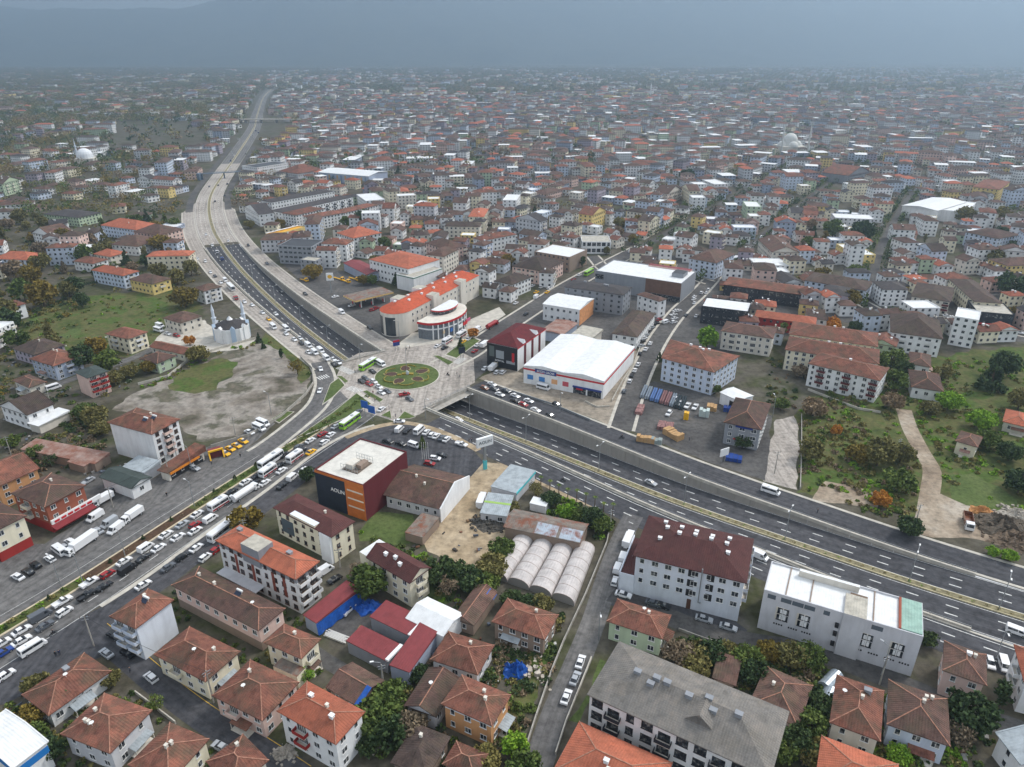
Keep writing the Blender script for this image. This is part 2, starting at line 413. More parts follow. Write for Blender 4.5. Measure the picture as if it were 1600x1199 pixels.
for a, b in ((iL0, iA), (iB, len(hw) - 1)):
    s = [Vector((p.x, p.y, 0)) for p in seg(hw, a, b)]
    raised(mb, s, 13.9, 12.9, .16); raised(mb, s, -12.9, -13.5, .16); raised(mb, s, 24.6 if b > iA else 22.8, 23.5 if b > iA else 22.0, .14)
    if a == iL0: raised(mb, s, -22.5, -23.6, .14)
tag(mb.build('service_road_kerb', concl), kind='structure')

# retaining walls: each cast panel an object of its own
def retaining(label, a, b, k, sgn):
    s = seg(hw, a, b); t = thing('retaining_wall', label, 'retaining wall', tuple(s[0]))
    base = off(s, k, 0); step = 2; stained = wallmat('stained_concrete', (160, 155, 147))
    o0 = Vector(s[0])
    for i in range(0, len(s) - step, step):
        p, q = base[i], base[i + step]
        if min(p.z, q.z) > -.45: continue
        u = (q - p); u.z = 0; L = u.length; u.normalize(); n = Vector((-u.y, u.x, 0)) * sgn
        mb = MB(); g = .05
        p2, q2 = p + u * g, q - u * g
        A = [p2, q2, q2 + n * .45, p2 + n * .45]
        lo = [v.z - .3 for v in (p2, q2, q2, p2)]
        pts0 = [Vector((v.x, v.y, z)) - o0 for v, z in zip(A, lo)]; pts1 = [Vector((v.x, v.y, -.12)) - o0 for v in A]
        for j in range(4): mb.face([pts0[j], pts0[(j + 1) % 4], pts1[(j + 1) % 4], pts1[j]])
        mb.face(pts1)
        mb.build('wall_panel', stained, t)
    cp_ = MB(); s0 = [Vector((v.x, v.y, 0)) - Vector((o0.x, o0.y, o0.z)) for v in s]
    a1, b1 = off(s0, k - sgn * .12, .75), off(s0, k + sgn * .55, .75); a0, b0 = off(s0, k - sgn * .12, -.35), off(s0, k + sgn * .55, -.05)
    strip(cp_, a1, b1); strip(cp_, a0, a1); strip(cp_, b1, b0); strip(cp_, a0, b0)
    cp_.build('coping', concl, t)
    rl = MB()
    rr = off(s0, k + sgn * .2, 1.35)
    for i in range(0, len(rr) - 1):
        rl.bar(rr[i], rr[i + 1], .07)
        if i % 1 == 0: rl.bar(rr[i] - Vector((0, 0, .6)), rr[i], .07)
    rl.build('railing', steel, t)
    return t
retaining('concrete retaining wall below the town-side service road, downhill of the roundabout', iB, iE - 4, WD - .2, 1)
retaining('concrete retaining wall on the near side of the cutting, downhill of the roundabout', iB, iE - 4, -WD + .2, -1)
retaining('concrete retaining wall beside the fuel station service road, uphill of the roundabout', i0 + 3, iA, WD - .2, 1)
retaining('concrete retaining wall under the queued service road, uphill of the roundabout', i0 + 3, iA, -WD + .2, -1)
# underpass: abutment walls under the deck, deck edges
t = thing('underpass_bridge', 'concrete bridge deck carrying the roundabout over the sunken highway', 'bridge', (0, 0, 0))
ss = seg(hw, iA - 1, iB + 1)
for sg in (1, -1):
    mb = MB(); strip(mb, off(ss, sg * WD, -.3, 0), off(ss, sg * WD, -.5)) ; mb.build('abutment', conc, t)
mb = MB(); c_ = off(ss, 0, -.9, 0); strip(mb, off(ss, WD, -1.1, 0), off(ss, -WD, -1.1, 0)); mb.build('deck_soffit', conc, t)
for i in (iA, iB):
    p, q = off(hw, WD + 1.5, 0, 0)[i], off(hw, -WD - 1.5, 0, 0)[i]
    mb = MB(); mb.bar(p + Vector((0, 0, -.35)), q + Vector((0, 0, -.35)), .5, 2.0); mb.build('deck_edge_beam', conc, t)
    mb = MB(); u = (q - p).normalized(); L = (q - p).length; k = 0
    while k < L:
        mb.bar(p + u * k + Vector((0, 0, .6)), p + u * k + Vector((0, 0, 1.6)), .08); k += 1.5
    for z in (1.1, 1.6): mb.bar(p + Vector((0, 0, z)), q + Vector((0, 0, z)), .08)
    mb.build('railing', steel, t)

# ground sheets traced on the plane
Z = [0.012]
def sheet(name, px, mat, dz=None, jit=0.0, sub=3.0, z=None):
    P = [G(*p) for p in px]; out = []
    for i in range(len(P)):
        a, b = P[i], P[(i + 1) % len(P)]; L = (b - a).length; k = max(1, int(L / sub)) if jit else 1
        n = Vector((-(b - a).y, (b - a).x, 0)).normalized() if L > 0 else Vector()
        for j in range(k):
            p = a.lerp(b, j / k)
            if jit and j: p = p + n * (noise.noise(Vector((p.x * .15, p.y * .15, 3.3))) * jit * 2)
            out.append(p)
    zz = z if z is not None else (dz if dz is not None else .012)
    mb = MB(); vs = [Vector((p.x, p.y)) for p in out]
    v2, _, f2, *_ = delaunay_2d_cdt(vs, [(i, (i + 1) % len(vs)) for i in range(len(vs))], [], 1, 1e-4)
    for f in f2: mb.face([(v2[i].x, v2[i].y, zz) for i in f])
    return tag(mb.build(name, mat), kind='structure')
sheet('meadow', [(20, 520), (60, 480), (130, 462), (200, 458), (275, 450), (312, 478), (300, 520), (240, 545), (200, 560), (100, 548)], roughg, .010, 2.5)
sheet('bright_meadow', [(92, 526), (112, 514), (132, 512), (124, 522), (104, 530)], grassm, .016, 1.2)
sheet('building_lot', [(175, 640), (215, 612), (270, 590), (330, 560), (372, 540), (430, 535), (470, 560), (486, 590), (478, 618), (440, 650), (372, 682), (318, 692), (285, 668), (215, 645)], lotm, .014, 2.0)
sheet('lot_grass', [(262, 602), (300, 572), (345, 560), (372, 566), (362, 590), (320, 612), (285, 612)], roughg, .018, 2.5)
sheet('lot_verge', [(415, 520), (440, 532), (478, 560), (486, 585), (470, 600), (460, 570), (440, 548), (405, 535)], roughg, .020, 1.0)
sheet('scrub_field', [(1244, 770), (1248, 640), (1290, 610), (1372, 606), (1420, 560), (1600, 540), (1700, 560), (1760, 900), (1600, 856), (1400, 800)], roughg, .010, 2.5)
sheet('grass_bank', [(1466, 780), (1475, 745), (1520, 740), (1560, 760), (1590, 790), (1540, 798)], grassm, .013, 2.5)
sheet('dirt_yard', [(1440, 836), (1436, 800), (1448, 770), (1470, 772), (1510, 790), (1580, 800), (1620, 830), (1620, 862), (1540, 846)], earth, .020, 1.5)
sheet('concrete_strip', [(1192, 752), (1212, 656), (1240, 650), (1248, 670), (1246, 766)], cpave, .016, .6)
sheet('sandy_verge', [(1268, 782), (1290, 752), (1330, 758), (1380, 772), (1370, 796)], earth, .016, 1.2)
sheet('town_pavement', [(700, 545), (770, 505), (840, 470), (920, 425), (1000, 385), (1020, 400), (930, 450), (860, 495), (800, 540), (760, 580), (740, 596), (705, 575)], asph3, .014)
sheet('block_paving', [(745, 565), (840, 478), (930, 432), (1010, 395), (1120, 405), (1290, 440), (1290, 500), (1180, 545), (1100, 560), (1000, 545), (900, 520)], asph3, .008, .5)
sheet('east_block_paving', [(1290, 440), (1400, 420), (1620, 470), (1640, 540), (1480, 520), (1380, 512), (1290, 500)], asph3, .007, .5)
sheet('market_forecourt', [(748, 592), (790, 572), (826, 588), (944, 622), (985, 548), (1004, 548), (980, 620), (962, 668), (900, 645), (830, 622)], forem, .018, .5)
sheet('dealer_yard', [(984, 672), (1000, 610), (1022, 596), (1112, 618), (1182, 640), (1206, 650), (1196, 752), (1100, 720)], asph3, .018, .5)
sheet('station_forecourt', [(498, 478), (470, 440), (430, 400), (520, 420), (600, 450), (622, 470), (640, 500), (650, 520), (610, 540), (560, 512)], asph3, .016)
sheet('shop_pavement', [(612, 545), (645, 520), (700, 515), (745, 495), (780, 480), (790, 492), (745, 522), (700, 548), (660, 562), (625, 556)], concl, .017)
sheet('sandy_lot', [(736, 742), (756, 722), (790, 726), (803, 733), (772, 762), (764, 796), (792, 812), (788, 838), (758, 892), (716, 894), (668, 862), (662, 848), (690, 800)], sandy, .016, 1.2)
sheet('verge_path', [(775, 722), (838, 735), (900, 770), (960, 795), (992, 806), (984, 815), (930, 796), (880, 776), (840, 756)], sandy, .019, .5)
sheet('showroom_parking', [(430, 790), (500, 720), (560, 690), (620, 668), (680, 672), (735, 700), (756, 722), (736, 745), (640, 735), (628, 705), (575, 690), (500, 735)], asph, .017)
sheet('workshop_lawn', [(560, 832), (590, 800), (645, 805), (650, 830), (640, 850), (596, 850), (562, 846)], grassm, .016, .8)
sheet('house_lawn', [(650, 935), (690, 890), (720, 905), (708, 940), (672, 950)], grassm, .016, .8)
sheet('workshop_yard', [(500, 985), (560, 925), (600, 940), (640, 1000), (620, 1010), (570, 985), (545, 1000)], asph3, .018)
sheet('garden_plot', [(800, 1070), (835, 1010), (862, 1030), (840, 1090), (812, 1130), (790, 1120)], roughg, .014, .8)
sheet('apartment_yard', [(960, 930), (1000, 925), (1150, 972), (1168, 985), (1155, 1000), (1060, 965), (1020, 960), (950, 945)], asph, .020)
sheet('house_garden', [(915, 1090), (938, 1030), (950, 1036), (930, 1085), (905, 1130), (888, 1126)], grassm, .018, .4)
sheet('roadside_apron', [(-40, 960), (-40, 890), (40, 850), (70, 850), (150, 800), (200, 770), (250, 742), (320, 700), (372, 682), (420, 655), (430, 662), (400, 690), (300, 760), (170, 850), (60, 922)], asph2, .013, .4)
sheet('yard_paving', [(100, 770), (150, 735), (170, 740), (210, 775), (160, 800)], asph3, .012)
sheet('mosque_court', [(230, 545), (262, 510), (320, 500), (345, 530), (400, 530), (380, 545), (300, 555)], concl, .018, .5)
# streets
def street(name, px, w_, mat, dz=.024, kerb=True, step=4.):
    p = pth(px, step); ribbon(name, p, w_ / 2, -w_ / 2, mat, dz)
    if kerb:
        mb = MB(); raised(mb, p, w_ / 2 + 1.3, w_ / 2, .13); raised(mb, p, -w_ / 2, -w_ / 2 - 1.3, .13)
        tag(mb.build('pavement', concl), kind='structure')
    ROADS.append((p, w_ / 2 + 1.5)); return p
ROADS = [(hw, 26.0)]
av = pth([(-60, 1022), (0, 986), (62, 949), (125, 910), (187, 870), (300, 796), (422, 718), (520, 656), (572, 620)], 3.)
ribbon('avenue_uphill', av, 2.0, 13.4, asph2, .026); ribbon('avenue_downhill', av, -2.0, -13.6, asph2, .026)
ROADS.append((av, 24.0))
# planted median with kerbs, in beds
mb = MB()
for k in (2.0, -2.0): raised(mb, av, k + .3, k - .3, .22)
tag(mb.build('avenue_kerb', plain('kerb_sand', (196, 182, 156), .9, var=.2)), kind='structure')
na = len(av)
cuts = [0, near_i(av, G(128, 908)), near_i(av, G(300, 796)), na - 1]
for j, (m, h) in enumerate(((roughg, .2), (soil, .18), (roughg, .2))):
    mb = MB(); raised(mb, seg(av, cuts[j], cuts[j + 1]), 1.7, -1.7, h); tag(mb.build('median_bed', m), kind='structure')
mb = MB(); solid(mb, av, 5.6, .06, .04); dashes(mb, av, -5.6, 3, 5, .1, .045); dashes(mb, av, -9.4, 3, 5, .1, .045); solid(mb, av, -13.2, .08, .04)
tag(mb.build('avenue_markings', paint), kind='structure')
fr = pth([(-50, 1100), (40, 1040), (140, 980), (240, 915), (330, 848), (430, 775), (520, 705), (580, 676), (640, 668), (690, 678), (740, 702)], 3.)
ribbon('frontage_road', fr, 4.2, -4.0, asph, .031); ROADS.append((fr, 5.5))
mb = MB(); raised(mb, seg(fr, near_i(fr, G(170, 960)), near_i(fr, G(590, 674))), 5.6, 4.2, .15); tag(mb.build('frontage_pavement', concl), kind='structure')
sheet('junction_asphalt', [(-40, 1120), (0, 1060), (90, 985), (165, 945), (205, 930), (190, 975), (160, 1010), (175, 1020), (100, 1050), (50, 1080)], asph, .034, .3)
sp_ = pth([(540, 684), (585, 668), (630, 661), (668, 668), (708, 683), (748, 704)], 3.); ribbon('slip_road_pavement', sp_, 1.4, -1.4, sandy, .05)
# roundabout and the arms that meet it
RC = G(636, 588); RI = 15.0
mb = MB(); n = 64; ro = 29.0
mb.face([(RC.x + ro * math.cos(2 * math.pi * i / n), RC.y + ro * math.sin(2 * math.pi * i / n), .040) for i in range(n)])
tag(mb.build('roundabout_paving', cpave), kind='structure')
sheet('roundabout_approach', [(536, 566), (560, 552), (620, 545), (690, 536), (740, 560), (742, 598), (700, 622), (672, 638), (655, 648), (620, 660), (560, 640), (520, 600)], cpave, .036)
t = thing('roundabout_island', 'round green island with five flower beds in the middle of the roundabout', 'roundabout', (RC.x, RC.y, .04))
mb = MB()
for r0, r1, z0, z1 in ((RI, RI, 0, .2), (RI, RI - .5, .2, .22)):
    mb.cyl(0, 0, z0, z1, r0, r1, 64, 0, False)
mb.build('kerb', concl, t)
mb = MB(); mb.cyl(0, 0, .2, .9, RI - .5, 3.0, 48, 0); mb.build('lawn', grassm, t)
for k in range(5):
    a = 2 * math.pi * k / 5 + .55; cx, cy_ = 7.6 * math.cos(a), 7.6 * math.sin(a)
    def petal(s, z):
        o = []
        for i in range(20):
            b = 2 * math.pi * i / 20; x = 2.9 * s * math.cos(b); y = 2.0 * s * math.sin(b) * (1 - .35 * math.cos(b))
            o.append((cx + x * math.cos(a) - y * math.sin(a), cy_ + x * math.sin(a) + y * math.cos(a), z))
        return o
    zz = .2 + .7 * (1 - (math.hypot(cx, cy_) - 3) / (RI - 3.5)) + .16
    bd = MB(); bd.prism([(p[0], p[1]) for p in petal(1.16, 0)], .2, zz); b = bd.build('bed_edging', plain('bed_edging', (168, 158, 104), .95, var=.4), t)
    bd = MB(); bd.prism([(p[0], p[1]) for p in petal(1.0, 0)], .2, zz + .07); bd.build('flower_bed', plain('bed_soil', (82, 60, 52), .95, var=.4, scale=3), t)
for k in range(6):
    a = 2 * math.pi * k / 6 + .2; mb = MB(); pr = None
    for i in range(7):
        b = a + .13 * i; r_ = 9.5 + 1.6 * math.sin(i / 6 * math.pi); p = Vector((r_ * math.cos(b), r_ * math.sin(b), .62))
        if pr is not None: mb.bar(pr, p, .45, .5)
        pr = p
    mb.build('hedge_ribbon', plain('yellow_hedge', (138, 128, 58), .95, var=.5, scale=2), t)
mb = MB(); mb.box(-2.2, -.4, -.7, .7, .8, 1.5); mb.box(1.0, 3.0, -.8, .9, .8, 1.4); mb.box(-4.2, -2.4, -1.4, -.2, .7, 1.3); mb.build('topiary', plain('topiary', (150, 132, 58), .95, var=.4, scale=2), t)
mb = MB(); mb.box(-.3, .5, -.3, .3, .8, 2.6); mb.box(.55, 1.0, -.25, .25, .8, 2.2); mb.build('monument', plain('monument_stone', (206, 210, 214), .7), t)
def island(label, px, z=.2, m=None):
    P = [G(*p) for p in px]; c = sum(P, Vector()) / len(P)
    t = thing('traffic_island', label, 'traffic island', (c.x, c.y, .03))
    poly = [(p.x - c.x, p.y - c.y) for p in P]
    if sum(poly[i][0] * poly[(i + 1) % len(poly)][1] - poly[(i + 1) % len(poly)][0] * poly[i][1] for i in range(len(poly))) < 0: poly.reverse()
    mb = MB(); mb.prism(poly, 0, z); mb.build('kerb', concl, t)
    k = MB(); k.prism([(x * .9, y * .9) for x, y in poly], 0, z + .06); k.build('lawn', m or grassm, t)
island('long green island between the lot road and the avenue', [(503, 634), (516, 600), (530, 590), (540, 602), (520, 622)])
island('small green strip beside the zebra crossing west of the roundabout', [(526, 588), (534, 588), (545, 597), (540, 600)])
island('planted green wedge between the avenue carriageways near the blue signs', [(455, 690), (520, 645), (560, 612), (585, 630), (545, 652), (500, 672)])
island('narrow grass strip by the queue at the roundabout', [(566, 612), (572, 610), (600, 626), (595, 630)])
island('small triangular lawn by the footpath under the roundabout', [(595, 650), (610, 642), (612, 655)])
island('grass triangle beside the dark asphalt slip road', [(620, 656), (632, 643), (650, 652), (640, 655)])
island('long grass median on the shopping avenue beyond the roundabout', [(694, 556), (735, 525), (752, 532), (712, 562)])
island('short grass strip before the shopping avenue median', [(676, 556), (684, 556), (710, 567), (702, 572)])
island('grass patch beside the lot wall and lamp post', [(424, 656), (445, 643), (460, 644), (436, 662)])
# other streets
lot_rd = street('lot_road', [(498, 566), (508, 590), (506, 612), (490, 640), (430, 690), (400, 710)], 7.5, asph2, .045)
ave2 = street('shopping_avenue', [(690, 572), (730, 552), (775, 520), (830, 484), (880, 452), (930, 424), (1000, 388)], 12, asph3, .030)
ave3 = street('upper_avenue', [(985, 396), (1000, 388), (1075, 348), (1150, 306), (1240, 258), (1290, 232)], 7.5, asph3, .026, False)
s1 = street('market_street', [(970, 672), (985, 625), (1005, 575), (1030, 528), (1060, 488), (1090, 460), (1118, 430)], 8.5, asph3, .030)
s1b = street('tree_lined_street', [(1105, 444), (1118, 430), (1165, 392), (1230, 338), (1300, 285), (1350, 255)], 6.5, asph3, .026, False)
s2 = street('residential_street', [(828, 1230), (846, 1180), (868, 1115), (900, 1040), (928, 970), (948, 905), (968, 850), (990, 805)], 6.2, asph2, .032, False)
s3 = street('back_street', [(955, 928), (1010, 950), (1100, 985), (1180, 1004), (1270, 1018), (1350, 1046), (1430, 1078), (1520, 1116), (1620, 1150)], 6.4, asph3, .033, False)
s4 = street('side_street', [(150, 985), (200, 1026), (262, 1078), (330, 1128), (400, 1168), (470, 1215)], 6.5, asph, .037, False)
s5 = street('workshop_lane', [(410, 975), (470, 1005), (505, 1030), (560, 1062)], 4.0, asph3, .022, False)
s6 = street('crossroad_street', [(925, 400), (955, 425), (1010, 412), (1070, 430), (1110, 442)], 8, asph3, .028)
s7 = street('eastern_street', [(1340, 470), (1390, 492), (1480, 500), (1560, 515), (1640, 530)], 8, asph3, .028)
s8 = street('hill_street', [(1372, 505), (1362, 460), (1372, 400), (1395, 350), (1425, 300)], 5.5, asph3, .027, False)
s9 = street('lot_lane', [(60, 612), (120, 590), (190, 566), (215, 556), (250, 540)], 5, asph2, .020, False)
pa = pth([(1412, 640), (1422, 670), (1440, 705), (1456, 735), (1452, 775), (1446, 815)], 3.)
ribbon('dirt_path', pa, 3.0, -3.0, earth, .022); ROADS.append((pa, 3.6))
mb = MB()
for px_ in ([(497, 592), (514, 587)], [(530, 574), (552, 584)], [(545, 606), (562, 612)], [(712, 568), (724, 560)]):
    a, b = G(*px_[0]), G(*px_[1]); u = (b - a); L = u.length; u.normalize(); v = Vector((-u.y, u.x, 0))
    k = 0
    while k < L:
        c = a + u * k; mb.face([c + Vector((0, 0, .07)) - v * 2, c + u * .5 + Vector((0, 0, .07)) - v * 2, c + u * .5 + v * 2 + Vector((0, 0, .07)), c + v * 2 + Vector((0, 0, .07))]); k += 1.1
tag(mb.build('zebra_crossings', paint), kind='structure')
mb = MB(); solid(mb, s4, 2.9, .08, .055); tag(mb.build('street_edge_line', ypaint), kind='structure')
# ================================================================= BUILDINGS
FOOT = []                                       # (centre x, y, radius, polygon) of everything built, to keep plants and infill clear
WIN = {}
def window_mesh(w_, h_, style):
    k = (round(w_, 1), round(h_, 1), style)
    if k in WIN: return WIN[k]
    w_, h_ = k[0], k[1]; fm = {'w': frame_white, 'b': frame_brown, 'k': dark}[style[0]]
    mb = MB(); a, b = w_ / 2, h_ / 2
    mb.face([(-a, -.015, -b), (a, -.015, -b), (a, -.015, b), (-a, -.015, b)], 1)
    def bar(x0, x1, z0, z1, d=.07):
        mb.face([(x0, -d, z0), (x1, -d, z0), (x1, -d, z1), (x0, -d, z1)]); mb.face([(x0, -d, z1), (x1, -d, z1), (x1, 0, z1), (x0, 0, z1)])
        mb.face([(x0, 0, z0), (x0, -d, z0), (x0, -d, z1), (x0, 0, z1)]); mb.face([(x1, -d, z0), (x1, 0, z0), (x1, 0, z1), (x1, -d, z1)])
    t = .09
    bar(-a - t, -a, -b, b); bar(a, a + t, -b, b); bar(-a - t, a + t, b, b + t); bar(-a - .18, a + .18, -b - .12, -b, .18)
    if w_ > 1.1: bar(-.045, .045, -b, b, .05)
    if w_ > 2.2: bar(-a / 2 - .04, -a / 2 + .04, -b, b, .05); bar(a / 2 - .04, a / 2 + .04, -b, b, .05)
    WIN[k] = mb.mesh('window', [fm, glass]); return WIN[k]
BALC = {}
def balcony_mesh(w_, key, d=1.3):
    k = (round(w_, 1), key)
    if k in BALC: return BALC[k]
    mb = MB(); a = k[0] / 2
    mb.box(-a, a, -d, 0, -.15, 0, 0, bottom=True)
    mb.box(-a, a, -d, -d + .1, 0, .95, 1); mb.box(-a, -a + .1, -d + .1, 0, 0, .95, 1); mb.box(a - .1, a, -d + .1, 0, 0, .95, 1)
    BALC[k] = mb.mesh('balcony', [WM('E'), WM(key)]); return BALC[k]
BOXM = {}
def chimney_mesh(kind):
    if kind in BOXM: return BOXM[kind]
    mb = MB()
    if kind == 'c':
        mb.box(-.28, .28, -.28, .28, -1., .85); mb.box(-.36, .36, -.36, .36, .85, .95, bottom=True); m = [WM('E')]
    elif kind == 'w':
        mb.box(-.48, .48, -.38, .38, -1., .7); mb.box(-.58, .58, -.48, .48, .7, .82, bottom=True); m = [WM('W')]
    elif kind == 's':      # solar water heater
        mb.face([(-1, -.6, .15), (1, -.6, .15), (1, .4, .8), (-1, .4, .8)]); mb.face([(1, .4, .78), (-1, .4, .78), (-1, -.6, .1), (1, -.6, .1)][::-1])
        mb.bar((-1, .55, .95), (1, .55, .95), .45, .45, 1); mb.bar((-.8, .4, 0), (-.8, .4, .9), .06, .06, 1); mb.bar((.8, .4, 0), (.8, .4, .9), .06, .06, 1)
        m = [plain('solar_panel', (40, 50, 70), .2), frame_white]
    elif kind == 'g':
        mb.box(-.7, .7, -.5, .5, -.8, .7); mb.box(-.8, .8, -.6, .6, .7, .85, bottom=True); m = [WM('G')]
    elif kind == 'd':      # satellite dish
        mb.bar((0, 0, 0), (0, 0, .8), .06, .06); mb.cyl(0, 0, .7, .95, .1, .5, 10)
        m = [frame_white]
    BOXM[kind] = mb.mesh('chimney', m); return BOXM[kind]
def quad_local(px, h):
    """eave corners -> local rectangle (or free quad when four corners are given); returns centre, angle, corner list"""
    P = [G(x, y, h) for x, y in px]
    if len(P) == 3:
        a, b, c = P
        if (b - a).cross(c - b).z < 0: a, c = c, a
        e1, e2 = b - a, c - b
        a1 = math.atan2(e1.y, e1.x); a2 = math.atan2(e2.y, e2.x) - math.pi / 2
        d = (a2 - a1 + math.pi) % (2 * math.pi) - math.pi
        w1, w2 = e1.length, e2.length; ang = a1 + d * w2 / (w1 + w2)
        ux = Vector((math.cos(ang), math.sin(ang), 0)); uy = Vector((-ux.y, ux.x, 0))
        L, Wd = e1.dot(ux), e2.dot(uy)
        ctr = b - ux * L / 2 + uy * Wd / 2
        q = [(-L / 2, -Wd / 2), (L / 2, -Wd / 2), (L / 2, Wd / 2), (-L / 2, Wd / 2)]
    else:
        ctr = sum(P, Vector()) / 4
        if (P[1] - P[0]).cross(P[2] - P[1]).z < 0: P = [P[2], P[1], P[0], P[3]]
        e1 = P[1] - P[0]; ang = math.atan2(e1.y, e1.x); c_, s_ = math.cos(-ang), math.sin(-ang)
        q = [((p.x - ctr.x) * c_ - (p.y - ctr.y) * s_, (p.x - ctr.x) * s_ + (p.y - ctr.y) * c_) for p in P]
    return Vector((ctr.x, ctr.y, 0)), ang, q
def inset(q, d):
    n = len(q); out = []
    for i in range(n):
        p0, p1, p2 = Vector(q[i - 1]), Vector(q[i]), Vector(q[(i + 1) % n])
        u, v = (p1 - p0).normalized(), (p2 - p1).normalized()
        n1, n2 = Vector((-u.y, u.x)), Vector((-v.y, v.x))
        k = 1 + n1.dot(n2)
        out.append(tuple(p1 + (n1 + n2) * (d / max(.2, k))))
    return out
def slope(mb, pts, mi=0):
    """roof face whose first edge is the eave; UV in metres, v up the slope"""
    P = [Vector(p) for p in pts]; u = (P[1] - P[0]).normalized(); nn = (P[1] - P[0]).cross(P[-1] - P[0]); v = nn.cross(u).normalized()
    mb.face(P, mi, [((p - P[0]).dot(u), (p - P[0]).dot(v)) for p in P])
def make_roof(kind, q, h, pitch, mb, cap, wall=None, th=.22):
    """adds roof faces to mb, ridge caps to cap, gable walls to wall; returns function z(x, y)"""
    e = [(p[0], p[1], h + th) for p in q]; n = 4
    L = (Vector(q[1]) - Vector(q[0])).length; Wd = (Vector(q[2]) - Vector(q[1])).length
    if kind not in ('flat',):
        for i in range(4):
            a, b = q[i], q[(i + 1) % 4]
            mb.face([(a[0], a[1], h), (b[0], b[1], h), (b[0], b[1], h + th), (a[0], a[1], h + th)])
        mb.face([(p[0], p[1], h) for p in reversed(q)])
    mid = lambda a, b, t=.5: Vector(a) * (1 - t) + Vector(b) * t
    if kind in ('hip', 'pyr'):
        if L >= Wd:
            r = min(Wd / 2 / L, .5) * (.98); m0, m1 = mid(e[3], e[0]), mid(e[1], e[2])
            rise = pitch * Wd / 2; r0, r1 = mid(m0, m1, r) + Vector((0, 0, rise)), mid(m0, m1, 1 - r) + Vector((0, 0, rise))
            slope(mb, [e[0], e[1], r1, r0]); slope(mb, [e[1], e[2], r1]); slope(mb, [e[2], e[3], r0, r1]); slope(mb, [e[3], e[0], r0])
            hips = [(e[0], r0), (e[3], r0), (e[1], r1), (e[2], r1), (r0, r1)]
        else:
            r = min(L / 2 / Wd, .5) * .98; m0, m1 = mid(e[0], e[1]), mid(e[2], e[3]); rise = pitch * L / 2
            r0, r1 = mid(m0, m1, r) + Vector((0, 0, rise)), mid(m0, m1, 1 - r) + Vector((0, 0, rise))
            slope(mb, [e[0], e[1], r0]); slope(mb, [e[1], e[2], r1, r0]); slope(mb, [e[2], e[3], r1]); slope(mb, [e[3], e[0], r0, r1])
            hips = [(e[0], r0), (e[1], r0), (e[2], r1), (e[3], r1), (r0, r1)]
        if cap is not None:
            for a, b in hips: cap.bar(Vector(a) + Vector((0, 0, .03)), Vector(b) + Vector((0, 0, .02)), .22, .12)
        hl, hw_ = L / 2, Wd / 2
        return lambda x, y: h + th + pitch * max(0, min(hl - abs(x), hw_ - abs(y)))
    if kind in ('gabx', 'gaby'):
        if kind == 'gabx': m0, m1 = mid(e[3], e[0]), mid(e[1], e[2]); rise = pitch * Wd / 2
        else: m0, m1 = mid(e[0], e[1]), mid(e[2], e[3]); rise = pitch * L / 2
        r0, r1 = m0 + Vector((0, 0, rise)), m1 + Vector((0, 0, rise))
        if kind == 'gabx':
            slope(mb, [e[0], e[1], r1, r0]); slope(mb, [e[2], e[3], r0, r1]); tri = [(e[1], e[2], r1), (e[3], e[0], r0)]
        else:
            slope(mb, [e[1], e[2], r1, r0]); slope(mb, [e[3], e[0], r0, r1]); tri = [(e[0], e[1], r0), (e[2], e[3], r1)]
        c = Vector((0, 0, 0))
        for a, b, t_ in tri:
            k = .965
            if wall is not None: wall.face([(a[0] * k, a[1] * k, h - .02), (b[0] * k, b[1] * k, h - .02), (t_[0] * k, t_[1] * k, t_[2] - .12)])
            mb.bar(a, t_, .3, .2); mb.bar(b, t_, .3, .2)
        if cap is not None: cap.bar(r0 + Vector((0, 0, .03)), r1 + Vector((0, 0, .02)), .22, .12)
        if kind == 'gabx': return lambda x, y: h + th + pitch * max(0, Wd / 2 - abs(y))
        return lambda x, y: h + th + pitch * max(0, L / 2 - abs(x))
    if kind in ('shed',):
        rise = pitch * Wd; t2, t3 = (e[2][0], e[2][1], e[2][2] + rise), (e[3][0], e[3][1], e[3][2] + rise)
        slope(mb, [e[0], e[1], t2, t3]); mb.face([e[1], e[2], t2]); mb.face([e[2], e[3], t3, t2]); mb.face([e[3], e[0], t3])
        return lambda x, y: h + th + pitch * (y + Wd / 2)
    if kind == 'flat':
        mb.face([(p[0], p[1], h - .45) for p in inset(q, .28)])
        return lambda x, y: h - .45
ALLB = []
